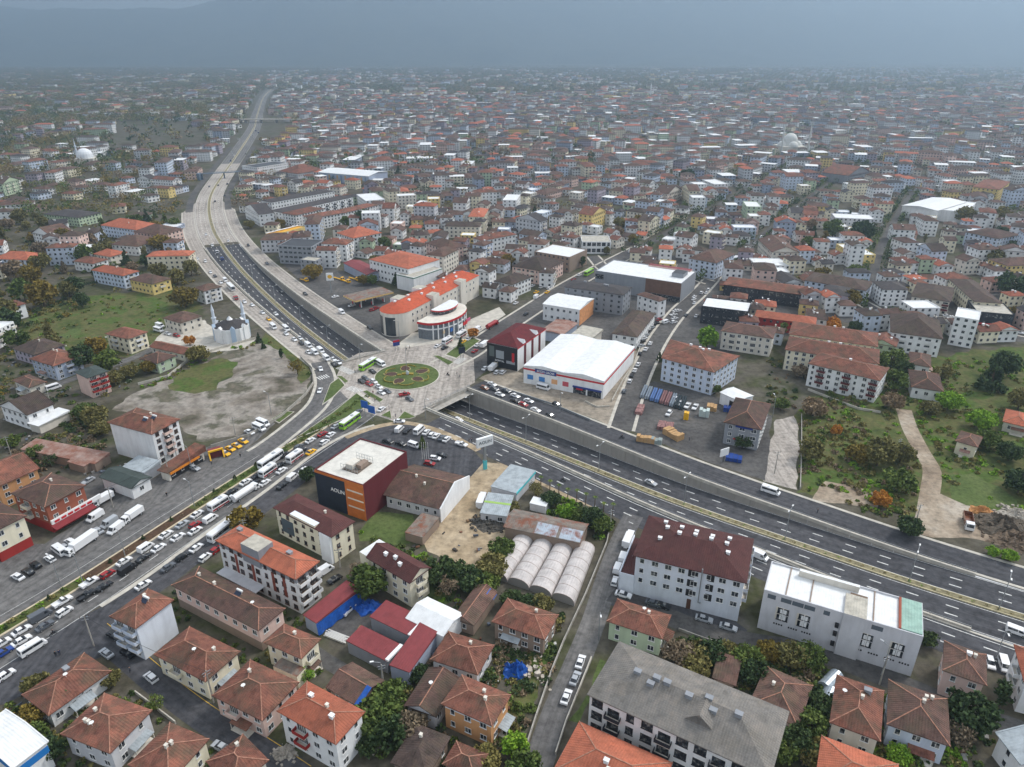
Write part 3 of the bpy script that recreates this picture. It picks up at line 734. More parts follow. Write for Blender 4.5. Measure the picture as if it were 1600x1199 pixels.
def building(name, label, cat, px, h, roof='hip', wall='W', rc='r', floors=None, over=.6, pitch=.42, blank='', balc='', bk=None, base=None, band=None,
             chim=(), win='w', sp=3.1, ww=1.35, wh=1.35, near=None, group=None, cap=True, th=.22, coln=None):
    ctr, ang, q = quad_local(px, h)
    root = thing(name, label, cat, (ctr.x, ctr.y, 0), ang, group)
    dist = ctr.length
    if near is None: near = dist < 380
    if roof == 'flat': over = 0
    wq = inset(q, over) if over else q
    wb = MB(); mats = [WM(wall)]
    cuts = [(0, h, 0)]
    if base: cuts = [(0, base[0], 1), (base[0], h, 0)]; mats.append(WM(base[1]))
    if band: cuts = cuts[:-1] + [(cuts[-1][0], h - band[0], 0), (h - band[0], h, len(mats))]; mats.append(WM(band[1]))
    for z0, z1, mi in cuts:
        for i in range(4):
            a, b = wq[i], wq[(i + 1) % 4]
            wb.face([(a[0], a[1], z0), (b[0], b[1], z0), (b[0], b[1], z1), (a[0], a[1], z1)], mi)
    rb = MB(); cb = MB() if (cap and near and rc in 'orn') else None
    rz = make_roof(roof, q, h, pitch, rb, cb, wb, th)
    if roof == 'flat':
        iq = inset(wq, .28); mi = len(mats) - 1 if band else 0
        for i in range(4):
            j = (i + 1) % 4
            wb.face([(wq[i][0], wq[i][1], h), (wq[j][0], wq[j][1], h), (iq[j][0], iq[j][1], h), (iq[i][0], iq[i][1], h)], mi)
            wb.face([(iq[j][0], iq[j][1], h - .45), (iq[i][0], iq[i][1], h - .45), (iq[i][0], iq[i][1], h), (iq[j][0], iq[j][1], h)], mi)
    wb.build('wall', mats, root)
    ro = rb.build('roof', RM(rc), root)
    if cb is not None: cb.build('ridge_cap', mortar, ro)
    for cx, cy_, k in chim:
        L = (Vector(q[1]) - Vector(q[0])).length; Wd = (Vector(q[2]) - Vector(q[1])).length
        x, y = cx * L / 2, cy_ * Wd / 2
        put({'c': 'chimney', 'w': 'vent_stack', 's': 'solar_heater', 'g': 'vent_stack', 'd': 'satellite_dish'}[k], chimney_mesh(k), ro, (x, y, rz(x, y) + (0 if k != 's' else .05)), 0)
    if floors is None: floors = max(1, round(h / 3.0))
    if near and cat == 'house' and h < 7.5 and not blank and random.random() < .6:
        i = random.choice((0, 1)); a, b = Vector(wq[i]), Vector(wq[(i + 1) % 4]); u = b - a; L = u.length; u.normalize()
        pw = min(L * .55, 5.0); o_ = a + u * (L * random.uniform(.08, .4)); d = random.uniform(1.6, 2.4)
        pb = MB(); pb.face([(0, -d, 2.35), (pw, -d, 2.35), (pw, 0, 2.8), (0, 0, 2.8)], 0, [(0, 0), (pw, 0), (pw, d), (0, d)]); pb.face([(0, 0, 2.68), (pw, 0, 2.68), (pw, -d, 2.23), (0, -d, 2.23)]); pb.face([(0, -d, 2.23), (pw, -d, 2.23), (pw, -d, 2.35), (0, -d, 2.35)])
        po = pb.build('porch_roof', RM(random.choice('rnxa')), root, (o_.x, o_.y, 0), math.atan2(u.y, u.x))
        ps = MB(); ps.box(.1, .25, -d + .1, -d + .25, 0, 2.3); ps.box(pw - .25, pw - .1, -d + .1, -d + .25, 0, 2.3); ps.box(0, pw, -d, -.02, 0, .2); ps.build('porch_posts', WM('E'), po)
    fl0 = base[0] if base and base[0] > 2.4 else 0
    joined = None if near else MB()
    names = 'abcd'
    cam_l = Vector((-ctr.x, -ctr.y)); ca, sa = math.cos(-ang), math.sin(-ang)
    cl = Vector((cam_l.x * ca - cam_l.y * sa, cam_l.x * sa + cam_l.y * ca))
    nfl = floors - (1 if fl0 else 0)
    fh = (h - fl0) / max(1, nfl)
    for i in range(4):
        a, b = Vector(wq[i]), Vector(wq[(i + 1) % 4]); u = b - a; L = u.length; u.normalize(); nn = Vector((u.y, -u.x))
        if (cl - (a + b) / 2).dot(nn) < -8 or names[i] in blank: continue
        k = max(1, int((L - .8) / sp)); rot = math.atan2(u.y, u.x)
        for f in range(nfl):
            z = fl0 + fh * f + fh * .56
            for j in range(k):
                c = a + u * (L * (j + .5) / k)
                if names[i] in balc and (j % 3 == 1 or k < 3 and j == 0) and (f > 0 or fl0):
                    bw = min(3.4, L / k * 1.0)
                    if near:
                        put('balcony', balcony_mesh(bw, bk or wall), root, (c.x, c.y, fl0 + fh * f + .12), rot)
                        put('balcony_door', window_mesh(bw * .7, 2.0, win + 'd'), root, (c.x, c.y, fl0 + fh * f + 1.2), rot)
                    else:
                        joined_box(joined, c, u, nn, bw, fl0 + fh * f, 1.1, 0)
                        joined_box(joined, c, u, nn, bw * .7, fl0 + fh * f + 1.15, .95, 1, .03)
                    continue
                wwj = ww if (j * 7 + i * 3) % 5 else ww * .65
                if near: put('window', window_mesh(min(wwj, L / k * .75), min(wh, fh * .55), win + 's'), root, (c.x, c.y, z), rot)
                else: joined_box(joined, c, u, nn, wwj, z - wh / 2, wh, 1, .03)
    if joined is not None and joined.f:
        tag(joined.build('windows', [WM(bk or 'E'), glass], root), kind='stuff')
    cs, sn = math.cos(ang), math.sin(ang)
    FOOT.append((ctr.x, ctr.y, max(math.hypot(*p) for p in q), [(ctr.x + p[0] * cs - p[1] * sn, ctr.y + p[0] * sn + p[1] * cs) for p in q]))
    ALLB.append(root)
    return root, q, rz, ro
def joined_box(mb, c, u, n, w_, z, hh, mi, d=1.1):
    if mi == 0:
        a, b = c - u * w_ / 2, c + u * w_ / 2; a2, b2 = a + n * d, b + n * d
        mb.face([(a2.x, a2.y, z), (b2.x, b2.y, z), (b2.x, b2.y, z + hh), (a2.x, a2.y, z + hh)], 0)
        mb.face([(a.x, a.y, z), (a2.x, a2.y, z), (a2.x, a2.y, z + hh), (a.x, a.y, z + hh)], 0); mb.face([(b2.x, b2.y, z), (b.x, b.y, z), (b.x, b.y, z + hh), (b2.x, b2.y, z + hh)], 0)
        mb.face([(a.x, a.y, z + .1), (b.x, b.y, z + .1), (b2.x, b2.y, z + .1), (a2.x, a2.y, z + .1)], 0)
    else:
        a, b = c - u * w_ / 2 + n * d, c + u * w_ / 2 + n * d
        mb.face([(a.x, a.y, z), (b.x, b.y, z), (b.x, b.y, z + hh), (a.x, a.y, z + hh)], 1)
def letters(text, size, mat, parent, loc, rot, depth=.06, name='lettering'):
    cu = bpy.data.curves.new(name, 'FONT'); cu.body = text; cu.size = size; cu.extrude = depth; cu.align_x = 'CENTER'; cu.align_y = 'CENTER'
    tmp = bpy.data.objects.new('tmp', cu); COL.objects.link(tmp); dg = bpy.context.evaluated_depsgraph_get()
    me = bpy.data.meshes.new_from_object(tmp.evaluated_get(dg)); bpy.data.objects.remove(tmp); me.materials.clear(); me.materials.append(mat)
    o = put(name, me, parent, loc); o.rotation_euler = (math.pi / 2, 0, rot); return o
def facepos(q, i, t, over=0.6):
    wq = inset(q, over) if over else q
    a, b = Vector(wq[i]), Vector(wq[(i + 1) % 4]); u = (b - a); p = a + u * t; u.normalize()
    return p, u, Vector((u.y, -u.x)), math.atan2(u.y, u.x), (b - a).length
def panel(root, q, i, t0, t1, z0, z1, mat, name, d=.08, over=.6):
    p, u, n, rot, L = facepos(q, i, t0, over); p2 = facepos(q, i, t1, over)[0]
    mb = MB(); ln = (p2 - p).length
    mb.box(0, ln, -d, .02, 0, z1 - z0, bottom=True)
    return mb.build(name, mat, root, (p.x, p.y, z0), rot)
def boxpart(root, name, x0, x1, y0, y1, z0, z1, mat, topmat=None):
    mb = MB(); mb.box(x0, x1, y0, y1, z0, z1, 0, 1 if topmat else None, True)
    return mb.build(name, [mat] + ([topmat] if topmat else []), root)
H_, A_, S_ = 'house', 'apartment block', 'shed'
cc = lambda n: [(random.uniform(-.5, .5), random.uniform(-.5, .5), random.choice('ccd')) for _ in range(n)]
# ---------------- hand-surveyed buildings. fields: label, category, eave corners (picture), eave height, options
T = [
 # near ground, avenue side
 ('narrow blue-white house with blank side wall at the street corner', H_, [(171, 964), (212, 984), (272, 938)], 10.6, dict(wall='A', bk='B', rc='r', floors=4, balc='a', blank='b', chim=[(.2, .1, 's'), (-.1, .3, 'c')], pitch=.5)),
 ('yellow-walled two-storey house with tiled hip roof beside the side street', H_, [(240, 1024), (321, 1067), (376, 1019)], 6.2, dict(wall='C', rc='r', floors=2, chim=[(.1, -.2, 'd'), (.5, .3, 'c')], balc='a')),
 ('pinkish house with rusty hip roof between the side street and the yellow house', H_, [(333, 1086), (410, 1128), (466, 1066)], 6.0, dict(wall='P', rc='r', floors=2, balc='a', chim=cc(2))),
 ('low white house with long tiled hip roof by the corner shrub', H_, [(35, 1086), (76, 1120), (174, 1049)], 4.2, dict(wall='W', rc='r', floors=1, chim=[(-.4, .2, 'g'), (.1, 0, 'd')])),
 ('grey-white house with large broken hip roof near the white hangar', H_, [(90, 1152), (172, 1179), (242, 1112)], 6.2, dict(wall='S', rc='r', floors=2, chim=cc(4))),
 ('mossy-roofed house by the yellow street line at the lower edge', H_, [(196, 1200), (264, 1226), (331, 1157)], 5.5, dict(wall='C', rc='r', floors=2, chim=cc(2))),
 ('orange-roofed house cut by the lower edge next to the parked silver car', H_, [(310, 1200), (362, 1236), (428, 1196)], 5.0, dict(wall='E', rc='r', floors=2, chim=cc(1))),
 ('white hangar with blue striped fascia in the lower corner', 'hangar', [(17, 1199), (76, 1160), (2, 1114)], 7.0, dict(roof='gabx', wall='W', rc='w', pitch=.1, blank='abcd', over=.3)),
 ('long pink and brick two-storey building with a brown tiled roof', 'building', [(267, 916), (404, 987), (447, 952)], 7.2, dict(wall='P', rc='n', floors=2, base=(2.8, 'T'), chim=[(-.7, .2, 'c'), (-.3, .1, 'c'), (.2, .25, 's'), (.6, 0, 'd')], pitch=.38)),
 ('white and grey apartment block with orange roof and a flat stair tower', A_, [(338, 844), (462, 907), (498, 877)], 12.0, dict(wall='W', rc='o', floors=4, band=(1.9, 'G'), win='b', balc='b', chim=[(-.75, .3, 'g'), (.5, .3, 'g')], pitch=.4)),
 ('cream public building with brown roof and a white roof terrace', 'building', [(423, 796), (518, 841), (558, 817)], 9.6, dict(wall='C', rc='u', floors=3, pitch=.36, chim=[(.3, .3, 'c')], win='b', ww=1.1)),
 ('orange, navy and maroon showroom block with a flat pale roof', 'showroom', [(496, 730), (567, 758), (630, 704)], 13.5, dict(roof='flat', wall='M', rc='p', blank='abcd')),
 ('long low workshop with brown tiles and a white firewall', 'workshop', [(600, 774), (688, 797), (731, 746)], 4.6, dict(roof='gabx', wall='S', rc='n', floors=1, blank='b', chim=[(-.3, -.1, 'c'), (.1, -.3, 'c')], pitch=.36)),
 ('cream three-storey house with brown gambrel roof in a tree-lined garden', H_, [(576, 870), (640, 913), (670, 886)], 8.6, dict(roof='gabx', wall='C', rc='u', floors=3, balc='b', pitch=.6, chim=[(-.4, -.3, 'w'), (0, -.2, 'w'), (.3, -.4, 'w')])),
 ('open workshop shed with maroon metal roof and blue tarpaulins', S_, [(476, 960), (494, 975), (560, 922)], 4.2, dict(roof='shed', wall='L', rc='R', blank='abcd', pitch=.06, over=.3)),
 ('maroon metal shed at the top of the workshop yard', S_, [(581, 961), (640, 995), (661, 967)], 4.2, dict(roof='shed', wall='G', rc='R', blank='abcd', pitch=.06, over=.2)),
 ('maroon metal shed along the lane side of the workshop yard', S_, [(542, 1001), (605, 1035), (627, 1010)], 4.0, dict(roof='shed', wall='G', rc='R', blank='abcd', pitch=.06, over=.2)),
 ('maroon metal shed closing the end of the workshop yard', S_, [(609, 1039), (640, 1052), (687, 984)], 4.1, dict(roof='shed', wall='L', rc='R', blank='abcd', pitch=.05, over=.2)),
 ('white canopy tent hall behind the maroon sheds', 'tent', [(645, 957), (692, 996), (712, 954)], 4.6, dict(roof='gabx', wall='W', rc='w', blank='abcd', pitch=.3, over=.1)),
 ('small yellow house with orange roof and concrete terrace by the lane', H_, [(410, 1007), (471, 1031), (504, 1000)], 7.0, dict(wall='C', rc='r', floors=2, chim=[(0, .3, 'c')], balc='b')),
 ('brown gabled outbuilding with a blue tarpaulin edge', H_, [(510, 1075), (560, 1106), (601, 1064)], 4.0, dict(roof='gabx', wall='T', rc='n', floors=1, blank='b', pitch=.4)),
 ('new white and red house with bright orange roof and balconies', H_, [(432, 1112), (525, 1165), (571, 1113)], 9.4, dict(wall='W', rc='o', floors=3, balc='a', bk='R', chim=[(-.4, .2, 'w'), (.5, -.2, 'w'), (.2, .1, 'c')], pitch=.42)),
 ('square hip-roofed house next to the blue water tank', H_, [(672, 1031), (747, 1056), (772, 1009)], 4.4, dict(wall='S', rc='r', floors=1, chim=[(.2, .4, 'c')])),
 ('old brown-tiled house tucked beside the peach house', H_, [(632, 1102), (682, 1122), (716, 1060)], 4.6, dict(wall='S', rc='n', floors=1, chim=cc(1), roof='gaby')),
 ('peach house with mossy orange roof and white eaves', H_, [(689, 1101), (769, 1136), (799, 1087)], 7.2, dict(wall='F', rc='r', floors=2, band=(1.2, 'W'), chim=[(.2, .3, 'c'), (.4, -.1, 'c')])),
 ('derelict house with grey mossy hip roof under the dark trees', H_, [(610, 1192), (668, 1217), (704, 1152)], 4.0, dict(wall='T', rc='d', floors=1, chim=cc(1))),
 ('rust-roofed cottage at the lower edge beside the mossy house', H_, [(690, 1196), (742, 1218), (764, 1180)], 4.0, dict(wall='E', rc='r', floors=1)),
 ('long brown gabled barn with a blue tarpaulin on its far end', 'barn', [(706, 967), (741, 979), (777, 927)], 3.8, dict(roof='gaby', wall='T', rc='n', floors=1, blank='b', pitch=.5)),
 ('grey stone farmhouse with weathered roof below the greenhouses', H_, [(766, 975), (851, 1001), (877, 963)], 5.6, dict(wall='T', rc='r', floors=2, chim=[(.3, .4, 'c')])),
 ('barn with patched corrugated roof behind the greenhouses', 'barn', [(788, 823), (907, 850), (917, 819)], 4.2, dict(roof='gabx', wall='T', rc='y', blank='abcd', pitch=.25, over=.3)),
 ('flat pale-blue garden shop beside the slip road', 'shop', [(767, 760), (807, 772), (836, 737)], 3.6, dict(roof='shed', wall='S', rc='a', blank='abcd', pitch=.02, over=.2)),
 ('green and white site cabin by the sandy lot', 'cabin', [(752, 797), (792, 808), (794, 776)], 3.2, dict(roof='shed', wall='S', rc='a', blank='b', pitch=.05, over=.2, floors=1)),
 ('small white shed between the palms and shrubs', S_, [(828, 786), (853, 793), (857, 783)], 2.6, dict(roof='shed', wall='W', rc='w', blank='abcd', pitch=.08, over=.1)),
 ('low grey lean-to beside the workshop lawn', S_, [(635, 830), (660, 841), (682, 810)], 2.8, dict(roof='shed', wall='T', rc='y', blank='abcd', pitch=.05, over=.1)),
 # circled block and its neighbours
 ('white five-storey apartment block with large dark maroon roof and white vents', A_, [(989, 869), (1167, 913), (1178, 843)], 13.2, dict(wall='A', rc='u', floors=4, base=(3.6, 'A'), pitch=.30, over=.7, balc='b', win='w', ww=1.6, sp=3.0,
    chim=[(-.62, .62, 'w'), (-.3, .5, 'w'), (-.55, .28, 'w'), (-.3, .02, 'w'), (-.62, -.25, 'w'), (-.02, .42, 'w'), (-.02, .16, 'w'), (.28, .34, 'w'), (.27, .12, 'w'), (.58, .46, 'w'), (.55, .16, 'w'), (.6, -.2, 'w')])),
 ('pale green house with orange roof in front of the maroon-roofed block', H_, [(945, 977), (1035, 1000), (1057, 965)], 6.0, dict(wall='g', rc='r', floors=2, chim=[(.3, .2, 'c'), (.1, .4, 'd')])),
 ('large modern block with grey shingle roof and tall dark windows', A_, [(1234, 1112), (967, 1003), (916, 1086)], 11.0, dict(wall='W', rc='e', floors=3, pitch=.36, over=.5, win='k', ww=2.3, wh=2.0, sp=3.5, balc='c', bk='D',
    chim=[(.58, .05, 'g'), (.36, .02, 'g'), (.24, .02, 'g'), (.4, .2, 'g'), (-.02, .1, 'g'), (-.22, -.05, 'g'), (-.3, .2, 'g'), (-.55, .05, 'g')])),
 ('broad orange and red tiled house in front of the grey-roofed block', H_, [(860, 1204), (905, 1128), (1052, 1190)], 6.5, dict(wall='P', rc='o', floors=2, chim=[(.1, .2, 'w'), (0, .4, 'w')])),
 ('unfinished pale grey industrial building with white membrane roof by the highway', 'factory', [(1194, 922), (1443, 995), (1443, 943)], 12.6, dict(roof='flat', wall='S', rc='w', blank='abcd')),
 ('pink house with brown roof standing beside the service road', H_, [(1472, 1052), (1542, 1073), (1547, 1026)], 7.4, dict(wall='P', rc='n', floors=2, blank='b', chim=[(.4, .3, 'c'), (.1, .2, 'w')])),
 ('white block with balconies and orange roof at the edge of the picture', A_, [(1584, 1008), (1600, 1068), (1690, 1092)], 9.0, dict(wall='W', rc='o', floors=3, balc='a')),
 ('brown-roofed house with small dormers below the grey factory', H_, [(1295, 1133), (1376, 1160), (1386, 1082)], 6.4, dict(wall='E', rc='r', floors=2, chim=[(-.6, .2, 'd'), (.1, .1, 'c'), (.3, .5, 'g')])),
 ('blue-white two-storey house with brown hip roof below the factory', H_, [(1385, 1133), (1485, 1168), (1481, 1093)], 6.2, dict(wall='B', rc='n', floors=2, chim=[(.1, .1, 'c'), (.2, .4, 'c'), (.4, .5, 'c')])),
 ('orange roof of a house cut by the lower edge near the factory', H_, [(1276, 1226), (1283, 1150), (1404, 1198)], 7.0, dict(wall='E', rc='o', floors=2)),
 ('brown-tiled house half hidden by trees beside the grey-roofed block', H_, [(1172, 1096), (1247, 1138), (1262, 1069)], 4.4, dict(wall='P', rc='n', floors=1, chim=cc(1))),
 ('little brown garden shed among the shrubs behind the grey-roofed block', S_, [(1112, 1060), (1150, 1073), (1158, 1036)], 3.0, dict(roof='shed', wall='T', rc='n', blank='abcd', pitch=.15)),
 ('white house with grey sheet roof in the lower corner', H_, [(1574, 1145), (1594, 1196), (1662, 1172)], 6.0, dict(roof='gabx', wall='W', rc='a', floors=2, pitch=.3)),
 # left bank of the avenue
 ('bare-sided five-storey white apartment block with red hip roof', A_, [(165, 662), (237, 680), (284, 656)], 13.2, dict(wall='W', rc='r', floors=5, balc='b', bk='P', blank='a', win='b', chim=[(.1, .4, 'c'), (.3, -.3, 's'), (.5, 0, 's')], pitch=.36)),
 ('narrow pinkish block with green sheet roof beside the muddy lot', A_, [(109, 584), (136, 592), (173, 582)], 9.6, dict(wall='P', rc='q', floors=4, balc='b', bk='R', blank='a', pitch=.4)),
 ('blue-grey house with orange hip roof near the white minibus', H_, [(47, 561), (84, 573), (129, 556)], 7.4, dict(wall='L', rc='r', floors=3, balc='b', chim=cc(2))),
 ('lilac house with dark brown roof above the blue-grey house', H_, [(25, 543), (53, 556), (99, 538)], 5.6, dict(wall='V', rc='d', floors=2, chim=[(.2, 0, 'c')])),
 ('cream house with white balconies and hip roof by the meadow', H_, [(164, 522), (200, 531), (231, 519)], 8.0, dict(wall='C', rc='r', floors=3, balc='ab', bk='W')),
 ('pale green house with brown hip roof beside the lot wall', H_, [(219, 561), (246, 569), (275, 556)], 5.2, dict(wall='g', rc='n', floors=2)),
 ('long low rust-roofed building near the orange tree', S_, [(240, 540), (288, 555), (302, 545)], 3.6, dict(roof='gabx', wall='E', rc='r', floors=1)),
 ('shop house with red-brown roof and awning beside the mosque', 'shop', [(255, 497), (282, 506), (316, 494)], 6.2, dict(wall='E', rc='n', floors=2)),
 ('white three-storey house with dormer next to the bus queue', H_, [(305, 450), (318, 456), (346, 448)], 8.0, dict(wall='W', rc='n', floors=3, balc='b')),
 ('yellow house with brown hip roof above the meadow', H_, [(205, 436), (237, 445), (265, 435)], 7.0, dict(wall='Y', rc='n', floors=2, balc='b')),
 ('pale blue block with bright red hip roof beside the yellow house', A_, [(144, 422), (192, 432), (217, 424)], 8.2, dict(wall='B', rc='o', floors=3, balc='b', chim=cc(2))),
 ('pale blue block with vivid orange roof near the highway bend', A_, [(167, 350), (212, 360), (240, 350)], 8.8, dict(wall='B', rc='o', floors=3, chim=cc(2))),
 ('pink block with brown roof attached to the vivid orange roof', A_, [(226, 358), (250, 368), (270, 356)], 10.5, dict(wall='P', rc='n', floors=4)),
 ('pale blue house with orange roof at the picture edge above the autumn tree', H_, [(-12, 405), (45, 407), (72, 397)], 7.5, dict(wall='B', rc='o', floors=3)),
 ('small orange-roofed house above the red-roofed block', H_, [(150, 396), (172, 402), (196, 394)], 6.0, dict(wall='E', rc='o', floors=2)),
 ('red-brown roofed white house behind the red-roofed block', H_, [(119, 407), (145, 413), (165, 405)], 6.2, dict(wall='W', rc='r', floors=2)),
 ('brown-roofed white house with gables below the pink block', H_, [(183, 379), (216, 386), (241, 373)], 7.0, dict(wall='W', rc='n', floors=2)),
 ('dark flat-topped villa with pale walls in the trees', 'villa', [(85, 331), (122, 341), (145, 331)], 7.6, dict(roof='hip', wall='g', rc='k', floors=3, pitch=.2)),
 ('white gable-ended house with dark roof at the picture edge above the meadow', H_, [(64, 361), (80, 370), (106, 361)], 7.4, dict(wall='W', rc='n', roof='gaby', floors=3, blank='b')),
 ('small white house with orange roof beside the tall trees at the picture edge', H_, [(6, 474), (18, 481), (39, 474)], 7.6, dict(wall='W', rc='r', floors=3)),
 ('white gabled house with dark roof above the rusty sheds', H_, [(2, 633), (42, 650), (83, 631)], 6.8, dict(roof='gaby', wall='W', rc='d', floors=2, pitch=.45)),
 ('brown-tiled cottage next to the white minibus', H_, [(17, 596), (45, 607), (74, 598)], 4.2, dict(wall='E', rc='n', floors=1)),
 ('white-roofed garage annex below the gabled house', 'garage', [(46, 660), (60, 667), (107, 643)], 3.6, dict(roof='shed', wall='E', rc='w', blank='abcd', pitch=.04)),
 ('long rusty corrugated shed roof beside the scrub', S_, [(42, 697), (148, 726), (163, 709)], 3.2, dict(roof='shed', wall='T', rc='x', blank='abcd', pitch=.12, over=.2)),
 ('short rusty shed in front of the long rusty shed', S_, [(103, 723), (131, 730), (162, 714)], 3.0, dict(roof='shed', wall='T', rc='x', blank='abcd', pitch=.1, over=.2)),
 ('dark green roofed shop with white gable facing the avenue', 'shop', [(156, 746), (205, 765), (237, 746)], 4.4, dict(roof='gabx', wall='W', rc='q', floors=1, blank='a', pitch=.34)),
 ('grey sheet canopy against the bare-sided block', 'canopy', [(195, 728), (225, 740), (247, 722)], 3.8, dict(roof='shed', wall='G', rc='a', blank='abcd', pitch=.1, over=.2)),
 ('row of small shops with red-brown awning roof on the avenue', 'shop row', [(248, 734), (262, 741), (320, 704)], 3.6, dict(roof='shed', wall='E', rc='r', blank='a', floors=1, pitch=.12, over=.8)),
 ('three-storey brick block with red shop fascia on the avenue', A_, [(12, 774), (70, 794), (137, 760)], 9.8, dict(wall='K', rc='n', floors=3, base=(3.2, 'R'), balc='a', bk='E', chim=[(-.1, .3, 'c')], pitch=.34)),
 ('cream corner block with red shop awnings at the picture edge', A_, [(43, 807), (-16, 836), (-62, 812)], 10.4, dict(wall='C', rc='n', floors=3, base=(3.2, 'R'), balc='a', bk='Y')),
 ('pink-orange gabled house behind the brick block', H_, [(62, 733), (-6, 763), (-48, 740)], 8.4, dict(wall='F', rc='r', floors=3, balc='a', roof='gaby')),
 # across the roundabout
 ('white stepped building with red roof behind the fuel station', 'building', [(590, 402), (638, 421), (674, 403)], 12.5, dict(roof='hip', wall='W', rc='o', floors=3, blank='b', pitch=.25, over=.3)),
 ('white windowless hall with green trim in front of the stepped building', 'hall', [(622, 427), (646, 434), (688, 418)], 9.5, dict(roof='flat', wall='W', rc='c', blank='abcd')),
 ('apartment block with red hip roof and bay windows beyond the grey offices', A_, [(527, 364), (552, 373), (596, 364)], 11.0, dict(wall='W', rc='o', floors=4, chim=cc(3))),
 ('pink-white block with brown hip roof above the red curved building', A_, [(665, 380), (699, 391), (730, 384)], 11.0, dict(wall='P', rc='n', floors=4, balc='b')),
 ('long white block with red-brown roof above the red curved building', A_, [(745, 371), (753, 377), (802, 365)], 9.6, dict(wall='W', rc='r', floors=3, chim=cc(3))),
 ('red-roofed tyre shed with blue sign by the fuel station', S_, [(540, 411), (573, 430), (598, 424)], 5.2, dict(roof='gabx', wall='L', rc='R', blank='abcd', pitch=.2, over=.2)),
 ('grey four-storey office building on the town-side service road', 'office', [(437, 382), (486, 386), (500, 375)], 13.0, dict(roof='flat', wall='G', rc='D', floors=4, ww=2.4, sp=3.2)),
 ('small grey annex beside the grey offices', 'office', [(472, 404), (492, 408), (500, 402)], 8.5, dict(roof='flat', wall='G', rc='c', floors=3)),
 ('long yellow depot with white roof edge near the highway bend', 'depot', [(419, 364), (426, 367), (473, 354)], 5.6, dict(roof='flat', wall='Y', rc='Y', blank='abcd')),
 ('white-framed modern row house block with dark roof, nearest to the highway', A_, [(394, 322), (404, 336), (424, 331)], 10.0, dict(roof='gaby', wall='W', rc='k', floors=3, win='k', pitch=.25, over=.2)),
 ('long modern row of white-framed flats with dark roof', A_, [(432, 327), (440, 333), (541, 307)], 9.6, dict(wall='W', rc='k', floors=3, win='k', pitch=.16, over=.2, balc='b', bk='D')),
 ('second long modern row with dark roof behind the first', A_, [(416, 312), (424, 317), (516, 298)], 9.6, dict(wall='W', rc='k', floors=3, win='k', pitch=.16, over=.2)),
 ('white apartment block with flat red-brown roof behind the yellow depot', A_, [(477, 337), (489, 342), (535, 332)], 10.0, dict(wall='W', rc='r', floors=4, balc='a', pitch=.25)),
 ('white block with red-brown roof next to the modern row', A_, [(450, 331), (462, 337), (498, 325)], 10.0, dict(wall='W', rc='r', floors=4, pitch=.25)),
 ('long white block with brown roof behind the tall dark trees', A_, [(520, 330), (535, 334), (588, 320)], 9.6, dict(wall='W', rc='r', floors=4, pitch=.25)),
 ('wide sports hall with white roof and striped walls', 'sports hall', [(504, 268), (576, 276), (597, 268)], 10.0, dict(roof='gabx', wall='L', rc='w', blank='abcd', pitch=.12, over=.3)),
 ('white block of flats beside the footbridge', A_, [(393, 257), (402, 262), (437, 253)], 12.5, dict(roof='flat', wall='W', rc='D', floors=4)),
 ('hip-roofed hall beside the white flats', 'hall', [(447, 266), (465, 272), (497, 264)], 6.0, dict(wall='S', rc='r', floors=1)),
 ('supermarket hall with white folded roof and red band', 'supermarket', [(825, 566), (944, 597), (976, 540)], 8.2, dict(roof='gaby', wall='W', rc='w', blank='abcd', pitch=.01, over=.15)),
 ('black-fronted furniture store with maroon roof beside the roundabout', 'store', [(766, 531), (809, 545), (843, 512)], 11.5, dict(wall='W', rc='m', blank='abcd', pitch=.45, over=.2)),
 ('white hall with orange end wall behind the supermarket', 'hall', [(849, 475), (906, 485), (926, 467)], 9.0, dict(roof='gabx', wall='W', rc='w', floors=2, blank='bcd', pitch=.12, over=.2)),
 ('wide shopping hall with white roof and brown cladding', 'shopping hall', [(927, 425), (1065, 443), (1097, 425)], 12.0, dict(roof='flat', wall='G', rc='w', blank='abcd')),
 ('grey four-storey block with dark roof in front of the shopping hall', A_, [(879, 450), (975, 462), (992, 450)], 12.0, dict(wall='G', rc='k', floors=4, sp=4.0, pitch=.14, chim=[(.2, .2, 'g'), (.3, .1, 'g'), (-.5, .4, 'g')], blank='')),
 ('white block with brown roof between the grey block and market street', A_, [(996, 460), (1030, 472), (1041, 467)], 9.5, dict(wall='W', rc='n', floors=3, pitch=.3)),
 ('white office with dark brown hip roof on market street', 'office', [(955, 522), (996, 528), (1026, 490)], 6.4, dict(wall='W', rc='d', floors=2, pitch=.4)),
 ('low white and rusty roofed sheds behind the supermarket', S_, [(846, 516), (880, 524), (900, 505)], 5.0, dict(roof='gaby', wall='L', rc='x', blank='abcd', pitch=.1)),
 ('pale roofed storage shed joined behind the supermarket', S_, [(888, 526), (920, 534), (940, 517)], 5.0, dict(roof='shed', wall='E', rc='c', blank='abcd', pitch=.05)),
 ('large white block with red-brown roof above the gas bottle yard', A_, [(1033, 560), (1116, 583), (1156, 557), (1047, 531)], 11.0, dict(wall='B', rc='r', floors=4, pitch=.3, chim=[(-.4, .4, 'w'), (0, .3, 'w'), (.3, .4, 'w'), (.2, .1, 'w')])),
 ('white-roofed garage with open bay in the dealer yard', 'garage', [(1120, 616), (1156, 628), (1184, 622)], 5.0, dict(roof='gabx', wall='W', rc='w', blank='abcd', pitch=.12, over=.2)),
 ('grey three-storey office with brown hip roof beside the concrete strip', 'office', [(1131, 660), (1190, 673), (1203, 632)], 9.0, dict(wall='G', rc='n', floors=3, win='w', ww=1.8, sp=3.0, pitch=.45)),
